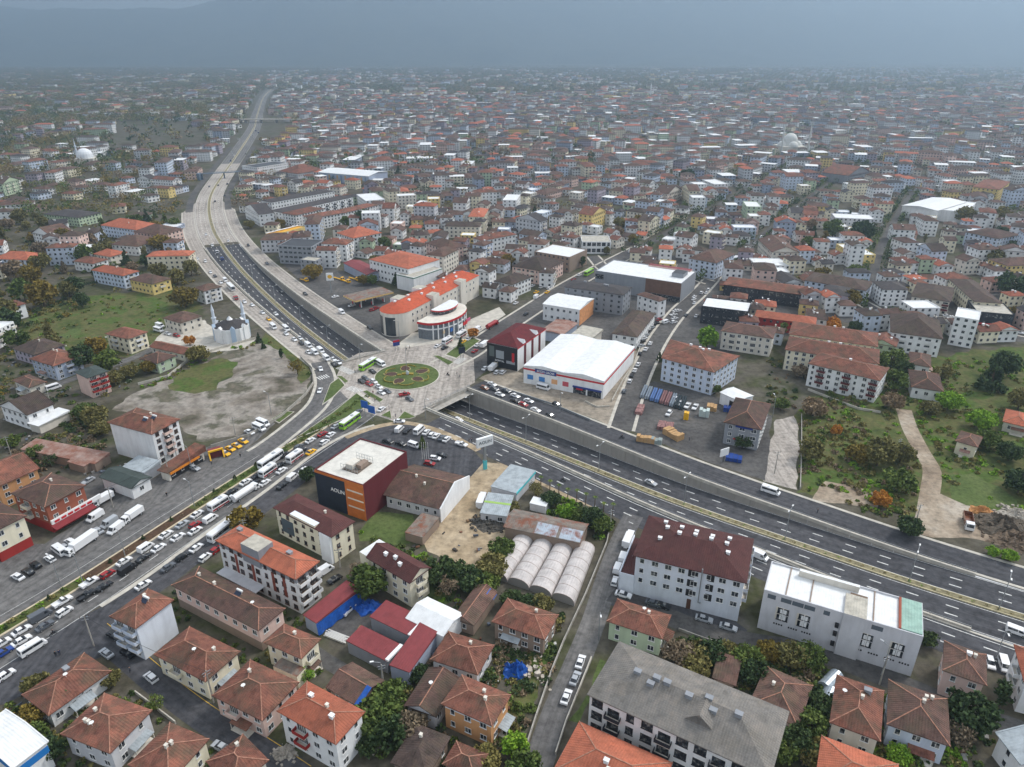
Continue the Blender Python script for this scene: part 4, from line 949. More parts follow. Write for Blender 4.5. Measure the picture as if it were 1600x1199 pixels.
 ('rear row of the three brown-roofed apartment rows', A_, [(1232, 523), (1372, 543), (1373, 521)], 9.5, dict(wall='C', rc='r', floors=3, pitch=.3, chim=[(0, .3, 'w'), (.2, .3, 'w')])),
 ('middle row of the three brown-roofed apartment rows', A_, [(1226, 547), (1374, 570), (1375, 547)], 10.0, dict(wall='C', rc='r', floors=4, pitch=.3, chim=[(-.1, .3, 'w'), (.15, .3, 'w')])),
 ('front row of the three brown-roofed apartment rows with brown balconies', A_, [(1266, 565), (1375, 596), (1377, 573)], 10.5, dict(wall='W', rc='r', floors=4, pitch=.3, balc='a', bk='M', chim=[(0, .2, 'w')])),
 ('small brown-roofed house at the top of the scrub field', H_, [(1419, 571), (1455, 575), (1461, 557)], 4.6, dict(wall='W', rc='n', floors=1)),
 ('brown hip-roofed house overgrown by shrubs in the scrub field', H_, [(1424, 607), (1475, 613), (1472, 586)], 5.0, dict(wall='W', rc='n', floors=1)),
 ('lone little white house with red-brown roof beside the dirt path', H_, [(1492, 690), (1528, 700), (1537, 684)], 5.2, dict(wall='C', rc='n', floors=1)),
 ('red-roofed cottage at the edge of the scrub field', H_, [(1566, 660), (1610, 670), (1616, 650)], 4.0, dict(wall='E', rc='o', floors=1)),
 ('white block with flared brown roof and terrace above the scrub field', A_, [(1391, 522), (1474, 531), (1476, 502)], 9.6, dict(wall='W', rc='d', floors=3, balc='a', bk='W', pitch=.5)),
 ('black-fronted shop with white flat roof and red sign', 'shop', [(1528, 488), (1586, 492), (1573, 474)], 8.6, dict(roof='flat', wall='D', rc='c', floors=2, ww=2.4, wh=2.0)),
 ('long dark brown roofed block behind the black-fronted shop', A_, [(1484, 436), (1522, 472), (1566, 474)], 9.6, dict(wall='C', rc='d', floors=3, pitch=.3)),
 ('white block with dark roof on the hill street', A_, [(1374, 440), (1379, 453), (1416, 450)], 10.0, dict(wall='W', rc='k', floors=4, win='k', pitch=.3)),
 ('brown-roofed block with dark red fascia beside the dark-roofed block', A_, [(1424, 461), (1486, 473), (1482, 449)], 8.0, dict(wall='E', rc='d', floors=3, pitch=.3, balc='a', bk='M')),
 ('glazed green-black showroom with wide tiled roof on market street', 'showroom', [(1127, 448), (1265, 463), (1282, 451)], 8.0, dict(wall='D', rc='r', floors=2, ww=2.6, sp=3.4, wh=2.2, pitch=.22)),
 ('dark glass block with white roof on market street', 'office', [(1097, 477), (1169, 487), (1171, 472)], 10.0, dict(roof='flat', wall='D', rc='w', floors=3, ww=2.6, wh=1.7)),
 ('lilac windowless block near the hill street', 'building', [(1283, 456), (1328, 464), (1332, 450)], 7.6, dict(wall='V', rc='k', blank='ab', pitch=.2)),
 ('long pale blue block with dark roof near the hill street', A_, [(1258, 437), (1353, 455), (1359, 440)], 8.0, dict(wall='B', rc='d', floors=3, pitch=.3)),
 ('dark red walled block with bright orange roof above the apartment rows', A_, [(1178, 496), (1275, 508), (1279, 497)], 6.6, dict(wall='R', rc='o', floors=2, pitch=.3)),
 ('old grey apartment block with brown roof beside the green tree', A_, [(1126, 518), (1208, 530), (1215, 514)], 9.6, dict(wall='E', rc='n', floors=3, pitch=.3, balc='a')),
 ('curved white showroom block on the shopping avenue junction', 'showroom', [(910, 380), (955, 378), (960, 368)], 9.0, dict(roof='flat', wall='W', rc='c', floors=2, ww=2.8, wh=2.6, sp=3.4, win='k')),
 ('brown-roofed hall with red sign and white roof on the shopping avenue', 'shop', [(842, 390), (890, 402), (906, 388)], 10.5, dict(roof='flat', wall='T', rc='w', floors=3, blank='b')),
 ('peach block with dark roof and gable on the shopping avenue', A_, [(802, 415), (850, 425), (876, 408)], 9.0, dict(wall='P', rc='d', floors=3, balc='a')),
 ('white block with dark hip roof at the bend of the shopping avenue', A_, [(775, 438), (800, 446), (826, 432)], 8.6, dict(wall='W', rc='d', floors=3)),
 ('blue-white corner block with brown roof along the tree-lined street', A_, [(1080, 402), (1119, 412), (1140, 396)], 11.0, dict(wall='B', rc='n', floors=4)),
 ('white windowless cinema hall pair on the eastern side', 'hall', [(1422, 318), (1465, 330), (1480, 312)], 10.0, dict(roof='gaby', wall='W', rc='w', blank='abcd', pitch=.1)),
 ('second white hall beside the cinema hall', 'hall', [(1462, 326), (1510, 332), (1521, 316)], 10.0, dict(roof='flat', wall='W', rc='w', blank='abcd')),
 ('yellow five-storey block with red-brown roof on the eastern side', A_, [(1520, 292), (1562, 297), (1573, 284)], 14.0, dict(wall='Y', rc='r', floors=5, pitch=.2)),
 ('long white hospital-like block with brown roof on the eastern side', A_, [(1505, 363), (1560, 374), (1600, 368)], 10.0, dict(wall='B', rc='n', floors=4, pitch=.25)),
 ('large barn-roofed hall with orange roof and dark front on the eastern side', 'hall', [(1293, 268), (1326, 275), (1343, 266)], 9.0, dict(roof='gabx', wall='G', rc='r', blank='a', pitch=.3)),
]
NAME = {H_: 'house', A_: 'apartment_block', S_: 'shed'}
BREF = {}
for lab, cat, px, h, o in T:
    BREF[lab[:26]] = building(NAME.get(cat, cat.replace(' ', '_')), lab, cat, px, h, **o)
# ---------------- particular features of some buildings
def B(s):
    for k in BREF:
        if k.startswith(s[:26]): return BREF[k]
    raise KeyError(s)
red = plain('sign_red', (190, 38, 44), .5); blue = plain('sign_blue', (38, 60, 130), .5); white = plain('sign_white', (232, 232, 230), .5)
navy = plain('navy_cladding', (40, 48, 62), .45, var=.2); orange = plain('orange_cladding', (196, 112, 52), .55, var=.15)
def rect(q): return (Vector(q[1]) - Vector(q[0])).length, (Vector(q[2]) - Vector(q[1])).length
# stair tower on the orange-roofed white block
r, q, rz, ro = B('white and grey apartment block with orange'); L, Wd = rect(q)
boxpart(r, 'stair_tower', -L * .16, L * .06, -Wd * .46, Wd * .12, 9.5, 15.2, WM('G'), RM('c'))
panel(r, q, 0, .02, .55, 2.9, 3.1, WM('S'), 'ground_floor_awning', 3.0)
for t0 in (.2, .42, .68, .82): panel(r, q, 0, t0, t0 + .035, 3.5, 10.0, plain('rust_panel', (140, 72, 56), .7), 'vertical_panel', .05)
# roof terrace of the cream building
r, q, rz, ro = B('cream public building'); L, Wd = rect(q)
boxpart(r, 'roof_terrace', -L * .2, L * .22, -Wd * .48, -Wd * .08, 9.0, 10.6, WM('C'), plain('terrace_membrane', (222, 228, 234), .6))
boxpart(r, 'bay', L * .3, L * .47, -Wd * .53, -Wd * .38, 0, 9.5, WM('W'))
panel(r, q, 0, .08, .3, 2.0, 7.0, plain('curtain_glass', (90, 100, 108), .15, spec=.6), 'glazed_front', .1)
# showroom cladding
r, q, rz, ro = B('orange, navy and maroon'); L, Wd = rect(q)
panel(r, q, 0, 0.0, .62, 0, 12.4, navy, 'navy_front', .12, 0); panel(r, q, 0, .62, 1.0, 0, 12.4, orange, 'orange_front', .1, 0)
panel(r, q, 0, 0, 1, 12.45, 13.3, orange, 'fascia', .14, 0)
for z in (3.6, 6.6, 9.6): panel(r, q, 0, .66, .98, z, z + .5, WM('E'), 'cladding_band', .16, 0)
p, u, n, rot, ln = facepos(q, 0, .46, 0); letters('AOLIN', 1.9, white, r, (p.x + n.x * .2, p.y + n.y * .2, 8.0), rot)
boxpart(r, 'plant_base', -L * .12, L * .2, -Wd * .3, Wd * .02, 13.0, 13.35, plain('plant_deck', (112, 100, 88), .8))
boxpart(r, 'cooling_unit', -L * .08, L * .06, -Wd * .26, -Wd * .08, 13.35, 15.0, WM('E')); boxpart(r, 'cooling_unit', L * .08, L * .18, -Wd * .2, -Wd * .03, 13.35, 14.8, WM('T'))
mb = MB()
for x in np.linspace(-L * .13, L * .21, 7):
    for y in (-Wd * .31, Wd * .03): mb.bar((x, y, 13), (x, y, 15.4), .07)
for y in (-Wd * .31, Wd * .03):
    for z in (14.2, 15.4): mb.bar((-L * .13, y, z), (L * .21, y, z), .07)
mb.build('plant_screen', steel, r)
# white firewall of the long workshop
r, q, rz, ro = B('long low workshop with brown'); L, Wd = rect(q)
mb = MB(); x = L / 2 - .1; pts = [(-Wd / 2 - .3, 0), (Wd / 2 + .3, 0), (Wd / 2 + .3, 5.2), (0, 5.3 + .36 * Wd / 2), (-Wd / 2 - .3, 5.2)]
mb.face([(x + .4, a, b) for a, b in pts]); mb.face([(x, a, b) for a, b in reversed(pts)])
for i in range(5):
    a, b = pts[i], pts[(i + 1) % 5]; mb.face([(x, a[0], a[1]), (x, b[0], b[1]), (x + .4, b[0], b[1]), (x + .4, a[0], a[1])][::-1])
mb.build('firewall', WM('W'), r)
# annex and dormer-like extension of the gambrel house
r, q, rz, ro = B('cream three-storey house with brown g'); L, Wd = rect(q)
boxpart(r, 'flat_annex', -L / 2 - 3.2, -L / 2 + .8, -Wd * .45, Wd * .45, 0, 9.0, WM('C'), RM('w'))
# yard walls of the workshop sheds: white valley gutters
for s in ('maroon metal shed at the to', 'maroon metal shed along the'):
    r, q, rz, ro = B(s); L, Wd = rect(q); boxpart(r, 'gutter', L / 2 - .6, L / 2 + .3, -Wd / 2, Wd / 2, 4.2, 4.75, WM('W'))
r, q, rz, ro = B('open workshop shed with ma'); L, Wd = rect(q)
tarp = plain('blue_tarpaulin', (34, 88, 170), .5, var=.3, scale=1.5)
mb = MB(); n_ = 14
for i in range(n_):
    x0, x1 = -Wd / 2 + Wd * i / n_, -Wd / 2 + Wd * (i + 1) / n_; d0, d1 = .25 * math.sin(i * 1.9), .25 * math.sin(i * 1.9 + 1.9)
    mb.face([(L / 2 + .35 + d0, x0, .4), (L / 2 + .35 + d1, x1, .4), (L / 2 - .05, x1, 4.0), (L / 2 - .05, x0, 4.0)])
mb.build('side_tarpaulin', tarp, r)
r, q, rz, ro = B('brown gabled outbuilding'); L, Wd = rect(q)
mb = MB(); mb.face([(L / 2 - 1.2, -Wd / 2, 4.36), (L / 2 + .2, -Wd / 2, 4.33), (L / 2 + .2, 0, 4.4 + .4 * Wd / 2), (L / 2 - 1.2, 0, 4.42 + .4 * Wd / 2)]); mb.build('tarpaulin', tarp, r)
boxpart(r, 'lean_to', L / 2, L / 2 + 2.6, -Wd / 2, Wd / 2, 0, 3.2, WM('T'), RM('c'))
r, q, rz, ro = B('long brown gabled barn'); L, Wd = rect(q)
mb = MB(); mb.face([(L / 2 + .1, Wd * .3, 3.6), (L / 2 + .1, Wd * .48, 3.6), (L * .2, Wd * .48, 4.0 + .5 * L * .32), (L * .2, Wd * .3, 4.0 + .5 * L * .32)]); mb.build('tarpaulin', tarp, r)
r, q, rz, ro = B('small yellow house with or'); L, Wd = rect(q)
boxpart(r, 'terrace', -L * .1, L / 2 + .3, -Wd / 2 - 2.4, -Wd / 2 + .5, 0, 4.0, WM('C'), RM('y'))
r, q, rz, ro = B('green and white site cabin'); L, Wd = rect(q)
boxpart(r, 'green_roof', -L / 2, L / 2, 0, Wd / 2, 3.2, 3.75, plain('green_felt', (150, 182, 96), .9))
r, q, rz, ro = B('flat pale-blue garden shop'); L, Wd = rect(q)
panel(r, q, 1, 0, 1, 3.0, 3.9, plain('turquoise', (88, 190, 196), .6), 'fascia', .25, .2)
r, q, rz, ro = B('barn with patched corrugat'); L, Wd = rect(q)
for k, (x0, x1) in enumerate(((-.1, .18), (.22, .5), (.55, .78))):
    mb = MB(); z = lambda y: 4.46 + .25 * (Wd / 2 - abs(y)); mb.face([(L * x0 / 1., -Wd * .48, z(-Wd * .48)), (L * min(.49, x1), -Wd * .48, z(-Wd * .48)), (L * min(.49, x1), -Wd * .06, z(-Wd * .06)), (L * x0, -Wd * .06, z(-Wd * .06))])
    if x0 < .45: mb.build('roof_sheet', sheetmat('galv', (176, 186, 196), .2, rust=.15), r)
# white block with maroon roof: annex, stair window, pipe
r, q, rz, ro = B('white five-storey apartment'); L, Wd = rect(q)
boxpart(r, 'side_terrace', -L / 2 - 3.4, -L / 2 + .7, -Wd / 2 + .6, Wd / 2 - 1.5, 0, 5.6, WM('A'), RM('u'))
mb = MB()
for a in ((-L / 2 - 3.5, -L / 2 - 3.2, -Wd / 2 + .6, Wd / 2 - 1.5), (-L / 2 - 3.2, -L / 2 + .7, -Wd / 2 + .4, -Wd / 2 + .6)): mb.box(*a, 0, 6.4)
mb.build('terrace_parapet', WM('A'), r)
mb = MB(); mb.bar((L * .12, -Wd / 2 - .1, 3.6), (L * .12, -Wd / 2 - .1, 14.6), .3); mb.bar((L * .12, -Wd / 2 - .1, 3.6), (L * .14, -Wd / 2 + .5, 3.0), .3); mb.build('flue', steel, r)
panel(r, q, 0, .52, .56, 0, 3.2, frame_brown, 'entrance_door', .1, .7)
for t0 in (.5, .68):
    for f in range(3): panel(r, q, 0, t0, t0 + .06, 4.2 + f * 3.2, 6.4 + f * 3.2, dark, 'balcony_shade_panel', .05, .7)  # flat dark panels paint the shade of recessed balconies, no recess is cut
# modern grey-roofed block: cross gable
r, q, rz, ro = B('large modern block with gr'); L, Wd = rect(q)
s_ = 1
mb = MB(); gx, gy, gz = -L * .1, Wd * .10, 11.3 + .36 * (Wd / 2 - Wd * .34)
A0, A1, A2 = (gx - 3.2, gy + 3.4, gz), (gx + 3.2, gy + 3.4, gz), (gx, gy + 3.2, gz + 2.6); Rb = (gx, gy - 3.4, gz + 2.6)
slope(mb, [A1, (gx + 3.2, gy - 1.5, gz + .8), Rb, A2]); slope(mb, [(gx - 3.2, gy - 1.5, gz + .8), A0, A2, Rb]); mb.face([A0, A1, A2][::-1])
mb.build('cross_gable', RM('e'), ro)
boxpart(ro, 'gable_front', gx - 2.9, gx + 2.9, gy + 3.0, gy + 3.3, gz - 1.2, gz + .1, WM('W'))
# grey factory: stair core, window groups, strip windows, translucent end bay
r, q, rz, ro = B('unfinished pale grey indus'); L, Wd = rect(q)
boxpart(r, 'stair_core', L * .02, L * .16, -Wd / 2 - .5, Wd * .1, 0, 13.0, WM('S'), RM('c'))
def wgroup(t0):
    g = panel(r, q, 0, t0, t0 + .075, 4.6, 8.6, WM('E'), 'window_surround', .12, 0)
    for i in (0, 1):
        for j in (0, 1):
            p, u, n, rot, ln = facepos(q, 0, t0 + .012 + i * .042, 0)
            put('window', window_mesh(1.0, 1.5, 'kx'), r, (p.x + u.x * .6 + n.x * .13, p.y + u.y * .6 + n.y * .13, 5.6 + j * 2.1), rot)
    for i in (0, 1):
        p, u, n, rot, ln = facepos(q, 0, t0 + .03 + i * .022, 0); mb = MB(); mb.box(0, .75, -.2, 0, 0, 3.2, bottom=True); mb.build('white_shutter', WM('W'), r, (p.x, p.y, 5.0), rot)
for t0 in (.1, .24, .64, .83): wgroup(t0)
for t0 in (.1, .2, .29, .62, .72, .82, .91):
    for k in range(4): panel(r, q, 0, t0 + k * .017, t0 + k * .017 + .011, 2.9, 3.4, dark, 'slot_window', .03, 0)
for a, b in ((.03, .085), (.12, .19), (.195, .27), (.275, .345), (.40, .44), (.7, .77)): panel(r, q, 0, a, b, 10.4, 11.7, plain('strip_glass', (96, 104, 112), .2), 'strip_window', .03, 0)
for z in (5.4, 8.0, 2.2): panel(r, q, 0, .485, .51, z, z + 1.2, dark, 'stair_window', .6, 0)
mb = MB()
mb.box(L * .37, L * .495, -Wd * .46, Wd * .48, 12.2, 12.75, bottom=True); mb.build('translucent_roof', RM('v'), r)
boxpart(r, 'roof_ridge', -L * .3, L * .1, Wd * .28, Wd * .36, 12.2, 14.0, WM('E'), RM('w'))
boxpart(r, 'roof_pit', L * .05, L * .16, -Wd * .4, Wd * .2, 12.2, 12.6, WM('T'), plain('pit_floor', (120, 100, 84), .9, var=.4))
boxpart(r, 'rust_flashing', L * .355, L * .37, -Wd * .46, Wd * .48, 12.2, 12.8, plain('rust', (150, 84, 66), .9))
for x in (-.36, -.2, .2): boxpart(r, 'roof_seam', L * x, L * x + .25, -Wd * .48, Wd * .48, 12.2, 12.45, WM('T'))
# bare block: shop fascia; brick block sign; cream block
r, q, rz, ro = B('three-storey brick block w'); L, Wd = rect(q)
boxpart(r, 'shop_sign', L / 2 - .5, L / 2 + .1, -Wd / 2 + .5, Wd / 2 + 3.5, 3.2, 4.6, white)
for k in range(6):
    p, u, n, rot, ln = facepos(q, 1, .1 + .16 * k, 0); mb = MB(); mb.box(0, 1.6, -.1, 0, 0, .7, bottom=True); mb.build('sign_lettering', red, r, (p.x + n.x * .12, p.y + n.y * .12, 3.5), rot)
mb = MB(); mb.face([(L / 2, -Wd / 2, 3.1), (L / 2 + 2.6, -Wd / 2, 2.5), (L / 2 + 2.6, Wd / 2, 2.5), (L / 2, Wd / 2, 3.1)]); mb.build('shop_awning', plain('awning_red', (132, 50, 54), .8, var=.2), r)
r, q, rz, ro = B('cream corner block with re'); L, Wd = rect(q)
mb = MB(); mb.face([(-L / 2, -Wd / 2 - 2.6, 2.6), (L / 2, -Wd / 2 - 2.6, 2.6), (L / 2, -Wd / 2, 3.2), (-L / 2, -Wd / 2, 3.2)]); mb.build('shop_awning', plain('awning_dark_red', (118, 52, 56), .8), r)
r, q, rz, ro = B('row of small shops with re'); L, Wd = rect(q)
boxpart(r, 'orange_sign', L / 2 - .1, L / 2 + .2, -Wd * .45, Wd * .3, 2.7, 3.5, plain('sign_orange', (214, 130, 40), .6)); panel(r, q, 1, .05, .95, 0, 2.4, dark, 'shop_front', .05, .8)
r, q, rz, ro = B('white hangar with blue str'); L, Wd = rect(q)
for i in (0, 1, 2, 3): panel(r, q, i, 0, 1, 4.4, 6.2, plain('hangar_blue', (40, 120, 190), .5), 'blue_stripe', .06, .3)
# supermarket: red band, sign, posters, entrance
r, q, rz, ro = B('supermarket hall with whit'); L, Wd = rect(q)
for i in (0, 1): panel(r, q, i, -.005, 1.005, 6.7, 7.5, red, 'red_band', .08, .15)
for k in (-1, 1):                              # the folded roof: two low ridges with a valley between
    mb = MB(); xs = [(k * L / 2, 8.5), (k * L / 4, 9.9), (0, 8.9)]; xs = xs if k < 0 else xs[::-1]; ya, yb = -Wd / 2, Wd / 2
    for (x0, z0), (x1, z1) in zip(xs, xs[1:]): slope(mb, [(x0, ya, z0), (x1, ya, z1), (x1, yb, z1), (x0, yb, z0)])
    mb.face([(x, ya, z) for x, z in xs] + [(xs[2][0], ya, 8.2), (xs[0][0], ya, 8.2)][::1]); mb.build('roof_fold', RM('w'), ro)
panel(r, q, 0, .15, .42, 6.3, 8.1, blue, 'sign_board', .2, .15)
p, u, n, rot, ln = facepos(q, 0, .285, .15); letters('BİZİM GROSS', 1.35, white, r, (p.x + n.x * .27, p.y + n.y * .27, 7.2), rot)
panel(r, q, 0, .17, .27, 6.35, 6.6, red, 'sign_accent', .24, .15)
for t0, m in ((.05, plain('poster_blue', (70, 130, 190), .6)), (.2, plain('poster_blue', (70, 130, 190), .6)), (.36, plain('poster_orange', (226, 170, 120), .6)), (.5, plain('poster_red', (200, 90, 100), .6))): panel(r, q, 0, t0, t0 + .075, 2.4, 4.6, m, 'poster', .06, .15)
panel(r, q, 0, .63, .98, 3.0, 3.7, blue, 'entrance_fascia', .5, .15); panel(r, q, 0, .635, .79, 0, 3.0, glass, 'entrance_glazing', .06, .15); panel(r, q, 0, .81, .975, 0, 3.0, glass, 'entrance_glazing', .06, .15)
panel(r, q, 0, .67, .75, 2.0, 2.9, red, 'entrance_sign', .1, .15)
# furniture store front
r, q, rz, ro = B('black-fronted furniture st'); L, Wd = rect(q)
panel(r, q, 0, 0, 1, 0, 11.3, plain('black_cladding', (36, 38, 42), .4), 'black_front', .12, .2)
panel(r, q, 0, .3, .56, 4.6, 8.6, plain('store_window', (150, 156, 160), .3), 'display_window', .16, .2); panel(r, q, 0, .08, .24, 5.0, 10.2, plain('store_window2', (92, 102, 100), .3), 'display_window', .16, .2)
panel(r, q, 0, .82, .9, 4.0, 8.6, red, 'red_emblem', .18, .2); panel(r, q, 0, .64, .92, 2.9, 4.3, plain('store_window', (150, 156, 160), .3), 'display_window', .16, .2)
p, u, n, rot, ln = facepos(q, 0, .42, .2); letters('DOMTAL', 1.2, white, r, (p.x + n.x * .2, p.y + n.y * .2, 3.4), rot)
for t0 in (.22, .48, .74): panel(r, q, 1, t0, t0 + .07, 0, 11.3, WM('M'), 'maroon_pilaster', .15, .2)
for t0 in (.15, .6):
    p, u, n, rot, ln = facepos(q, 1, t0 + .08, .2); mb = MB(); mb.face([(-1.6, -.1, 0), (1.6, -.1, 0), (0, -.1, 2.4)]); mb.face([(1.6, -.1, 0), (1.6, 3, .8), (0, 4, 2.4), (0, -.1, 2.4)]); mb.face([(0, -.1, 2.4), (0, 4, 2.4), (-1.6, 3, .8), (-1.6, -.1, 0)]); mb.build('white_gablet', WM('W'), r, (p.x, p.y, 11.3), rot)
panel(r, q, 1, 0, 1, 11.0, 11.5, red, 'red_edge', .2, .2)
r, q, rz, ro = B('white hall with orange end'); panel(r, q, 1, 0, 1, 0, 8.9, plain('ochre_wall', (214, 150, 100), .8, var=.25), 'orange_end_wall', .1, .2)
r, q, rz, ro = B('wide shopping hall with wh'); L, Wd = rect(q)
panel(r, q, 0, .6, 1.0, 3.6, 11.8, plain('brown_cladding', (112, 84, 70), .7, var=.2), 'brown_cladding', .2, 0); panel(r, q, 0, .62, 1.0, 0, 3.4, glass, 'shop_glazing', .1, 0); panel(r, q, 0, 0, .1, 7, 10, glass, 'corner_glazing', .1, 0)
boxpart(r, 'plant_house', L * .32, L * .45, -Wd * .1, Wd * .2, 11.5, 14, WM('G'), RM('D')); boxpart(r, 'red_roof_strip', -L * .05, L * .45, Wd * .4, Wd * .55, 9, 12.4, WM('P'), RM('R'))
r, q, rz, ro = B('white-roofed garage with o'); panel(r, q, 0, .5, .85, 0, 3.6, dark, 'bay_shade_panel', .05, .2)  # flat dark panel paints the shaded inside of the bay onto the wall
r, q, rz, ro = B('grey three-storey office w'); panel(r, q, 0, .3, .8, 8.0, 8.7, blue, 'office_sign', .15, .6); panel(r, q, 0, .28, .62, 2.7, 3.2, red, 'office_banner', .15, .6)
r, q, rz, ro = B('black-fronted shop with wh'); panel(r, q, 0, .05, .8, 1.8, 2.6, red, 'red_sign', .3, 0)
r, q, rz, ro = B('long yellow depot with whi'); L, Wd = rect(q); boxpart(r, 'white_roof_edge', -L / 2, L / 2, Wd * .36, Wd / 2 + .2, 5.6, 6.0, WM('W')) if L > Wd else boxpart(r, 'white_roof_edge', -L / 2 - .2, -L * .36, -Wd / 2, Wd / 2, 5.6, 6.0, WM('W'))
r, q, rz, ro = B('wide sports hall with whit')
for k in range(12): panel(r, q, 0, .04 + k * .08, .07 + k * .08, .5, 8.5, plain('hall_stripe' + str(k % 2), ((196, 158, 108), (120, 140, 170))[k % 2], .7), 'wall_stripe', .06, .3)
r, q, rz, ro = B('white windowless hall with'); panel(r, q, 1, 0, 1, 8.6, 9.1, plain('trim_green', (70, 120, 90), .6), 'green_trim', .1, 0); panel(r, q, 0, 0, 1, 8.6, 9.1, plain('trim_green', (70, 120, 90), .6), 'green_trim', .1, 0)

# ---------------- buildings with shapes of their own
def foot_circle(c, r): FOOT.append((c.x, c.y, r, [(c.x + r * math.cos(a), c.y + r * math.sin(a)) for a in np.linspace(0, 2 * math.pi, 10)[:-1]]))
# long curved-end red-roofed building
hC = 12.5
e0, e1, f0, f1 = G(641, 486, hC), G(748, 431, hC), G(617, 468, hC), G(724, 421, hC)
ax = (e1 - e0); L = ax.length; ax.normalize(); ay = Vector((-ax.y, ax.x, 0)); Wd = 17.0
org = e0 + ay * Wd / 2; ang = math.atan2(ax.y, ax.x)
t = thing('curved_building', 'long cream building with rounded end and red tiled roof above the roundabout', 'commercial building', (org.x, org.y, 0), ang)
poly = [(L, -Wd / 2), (L, Wd / 2), (0, Wd / 2)] + [(-Wd * .55 * math.sin(a), Wd / 2 * math.cos(a)) for a in np.linspace(.15, math.pi - .15, 14)] + [(0, -Wd / 2)]
mb = MB(); mb.prism(poly, 0, hC, 0); mb.build('wall', WM('E'), t)
rb = MB(); op = [(p[0] * 1.01, p[1] * 1.03) for p in poly]; ridge0, ridge1 = (Wd * .1, 0, hC + 3.4), (L - 5, 0, hC + 3.4)
for i in range(len(op)):
    a, b = op[i], op[(i + 1) % len(op)]
    if a[0] >= L * .9 and b[0] >= L * .9: slope(rb, [(a[0], a[1], hC + .1), (b[0], b[1], hC + .1), ridge1])
    elif abs(a[0] - b[0]) > L * .8:
        if a[0] > b[0]: slope(rb, [(a[0], a[1], hC + .1), (b[0], b[1], hC + .1), ridge0, ridge1])
        else: slope(rb, [(a[0], a[1], hC + .1), (b[0], b[1], hC + .1), ridge1, ridge0])
    else: slope(rb, [(a[0], a[1], hC + .1), (b[0], b[1], hC + .1), ridge0])
ro = rb.build('roof', roofmat('redtile', (186, 92, 66), .4, .05, .25), t)
for k in range(11): put('vent_stack', chimney_mesh('w'), ro, (2 + k * L / 12, 2.4 * (-1) ** k, hC + 2.4), 0, (1.3, 1.3, 1))
for x in (L * .1, L * .38): boxpart(t, 'roof_terrace', x, x + 7, Wd * .15, Wd * .55, hC - 2, hC + 2.2, WM('W'), RM('c'))
for x in (L * .28, L * .68): boxpart(t, 'lift_tower', x, x + 6, -Wd * .58, -Wd * .3, 0, hC + 2.6, WM('E'), RM('c'))
for z in (6.5, 10.0):
    for k in range(16):
        put('window', window_mesh(1.0, 1.4, 'ws'), t, (2 + k * (L - 4) / 16, -Wd / 2 - .01, z), 0)
mb = MB()
for i in range(3, 13):
    a, b = poly[i], poly[i + 1]
    if i % 4 == 0: continue
    mb.face([(a[0] * 1.012, a[1] * 1.012, .5), (b[0] * 1.012, b[1] * 1.012, .5), (b[0] * 1.012, b[1] * 1.012, 10.5), (a[0] * 1.012, a[1] * 1.012, 10.5)])
mb.build('curved_glazing', plain('dark_glazing', (52, 60, 66), .15, spec=.6), t)
FOOT.append((org.x + ax.x * L / 2, org.y + ax.y * L / 2, L / 2 + 6, [tuple((org + ax * p[0] + ay * p[1])[:2]) for p in ((-8, -9), (L, -9), (L, 9), (-8, 9))]))
# round-fronted shop with white roof and red band
c = G(692, 514, 0); cdir = math.atan2(-c.y, -c.x)
t = thing('round_fronted_shop', 'round-fronted shop with white roof and red fascia in front of the curved building', 'shop', (c.x, c.y, 0), ang)
def arc(r_, a0, a1, n=16): return [(r_ * math.cos(a), r_ * math.sin(a) * .62) for a in np.linspace(a0, a1, n)]
bp = arc(17, -math.pi, 0); bp2 = [(x, y) for x, y in bp] + [(17, 4), (-17, 4)]
mb = MB(); mb.prism(bp2, 0, 9.0, 0, 1); mb.build('wall', [plain('shopfront', (110, 116, 122), .3, var=.3, scale=1), WM('E')], t)
mb = MB(); mb.prism([(x * 1.04, y * 1.04) for x, y in bp2], 8.0, 9.2, 0, 1, True); mb.build('red_fascia', [red, WM('E')], t)
mb = MB(); mb.prism([(x * .52 + 4, y * .52 + 1) for x, y in bp2], 9.2, 11.2, 0); mb.build('upper_storey', glass, t)
mb = MB(); mb.prism([(x * .58 + 4, y * .58 + 1) for x, y in bp2], 11.2, 11.9, 0, 1, True); mb.build('white_roof', [red, RM('w')], t)
for k in range(9):
    x, y = bp[2 + k]; mb = MB(); mb.box(x * 1.03 - .25, x * 1.03 + .25, y * 1.03 - .25, y * 1.03 + .25, 0, 8); mb.build('column', WM('W'), t)
for k, (m, x0) in enumerate(((plain('banner_yellow', (226, 180, 50), .6), -12), (plain('banner_blue', (60, 110, 180), .6), -8), (white, -2), (red, 3), (plain('banner_pink', (190, 90, 120), .6), 8))):
    yy = -math.sqrt(max(0, 1 - (x0 / 17) ** 2)) * 10.8; mb = MB(); mb.box(x0, x0 + 4.2, yy - .5, yy - .2, 2.6, 4.4, bottom=True); mb.build('shop_banner', m, t)
for z in (5.2,):
    mb = MB(); mb.prism([(x * 1.015, y * 1.015) for x, y in bp2], z, z + .7, 0, None, True); mb.build('white_band', WM('W'), t)
foot_circle(c, 15)
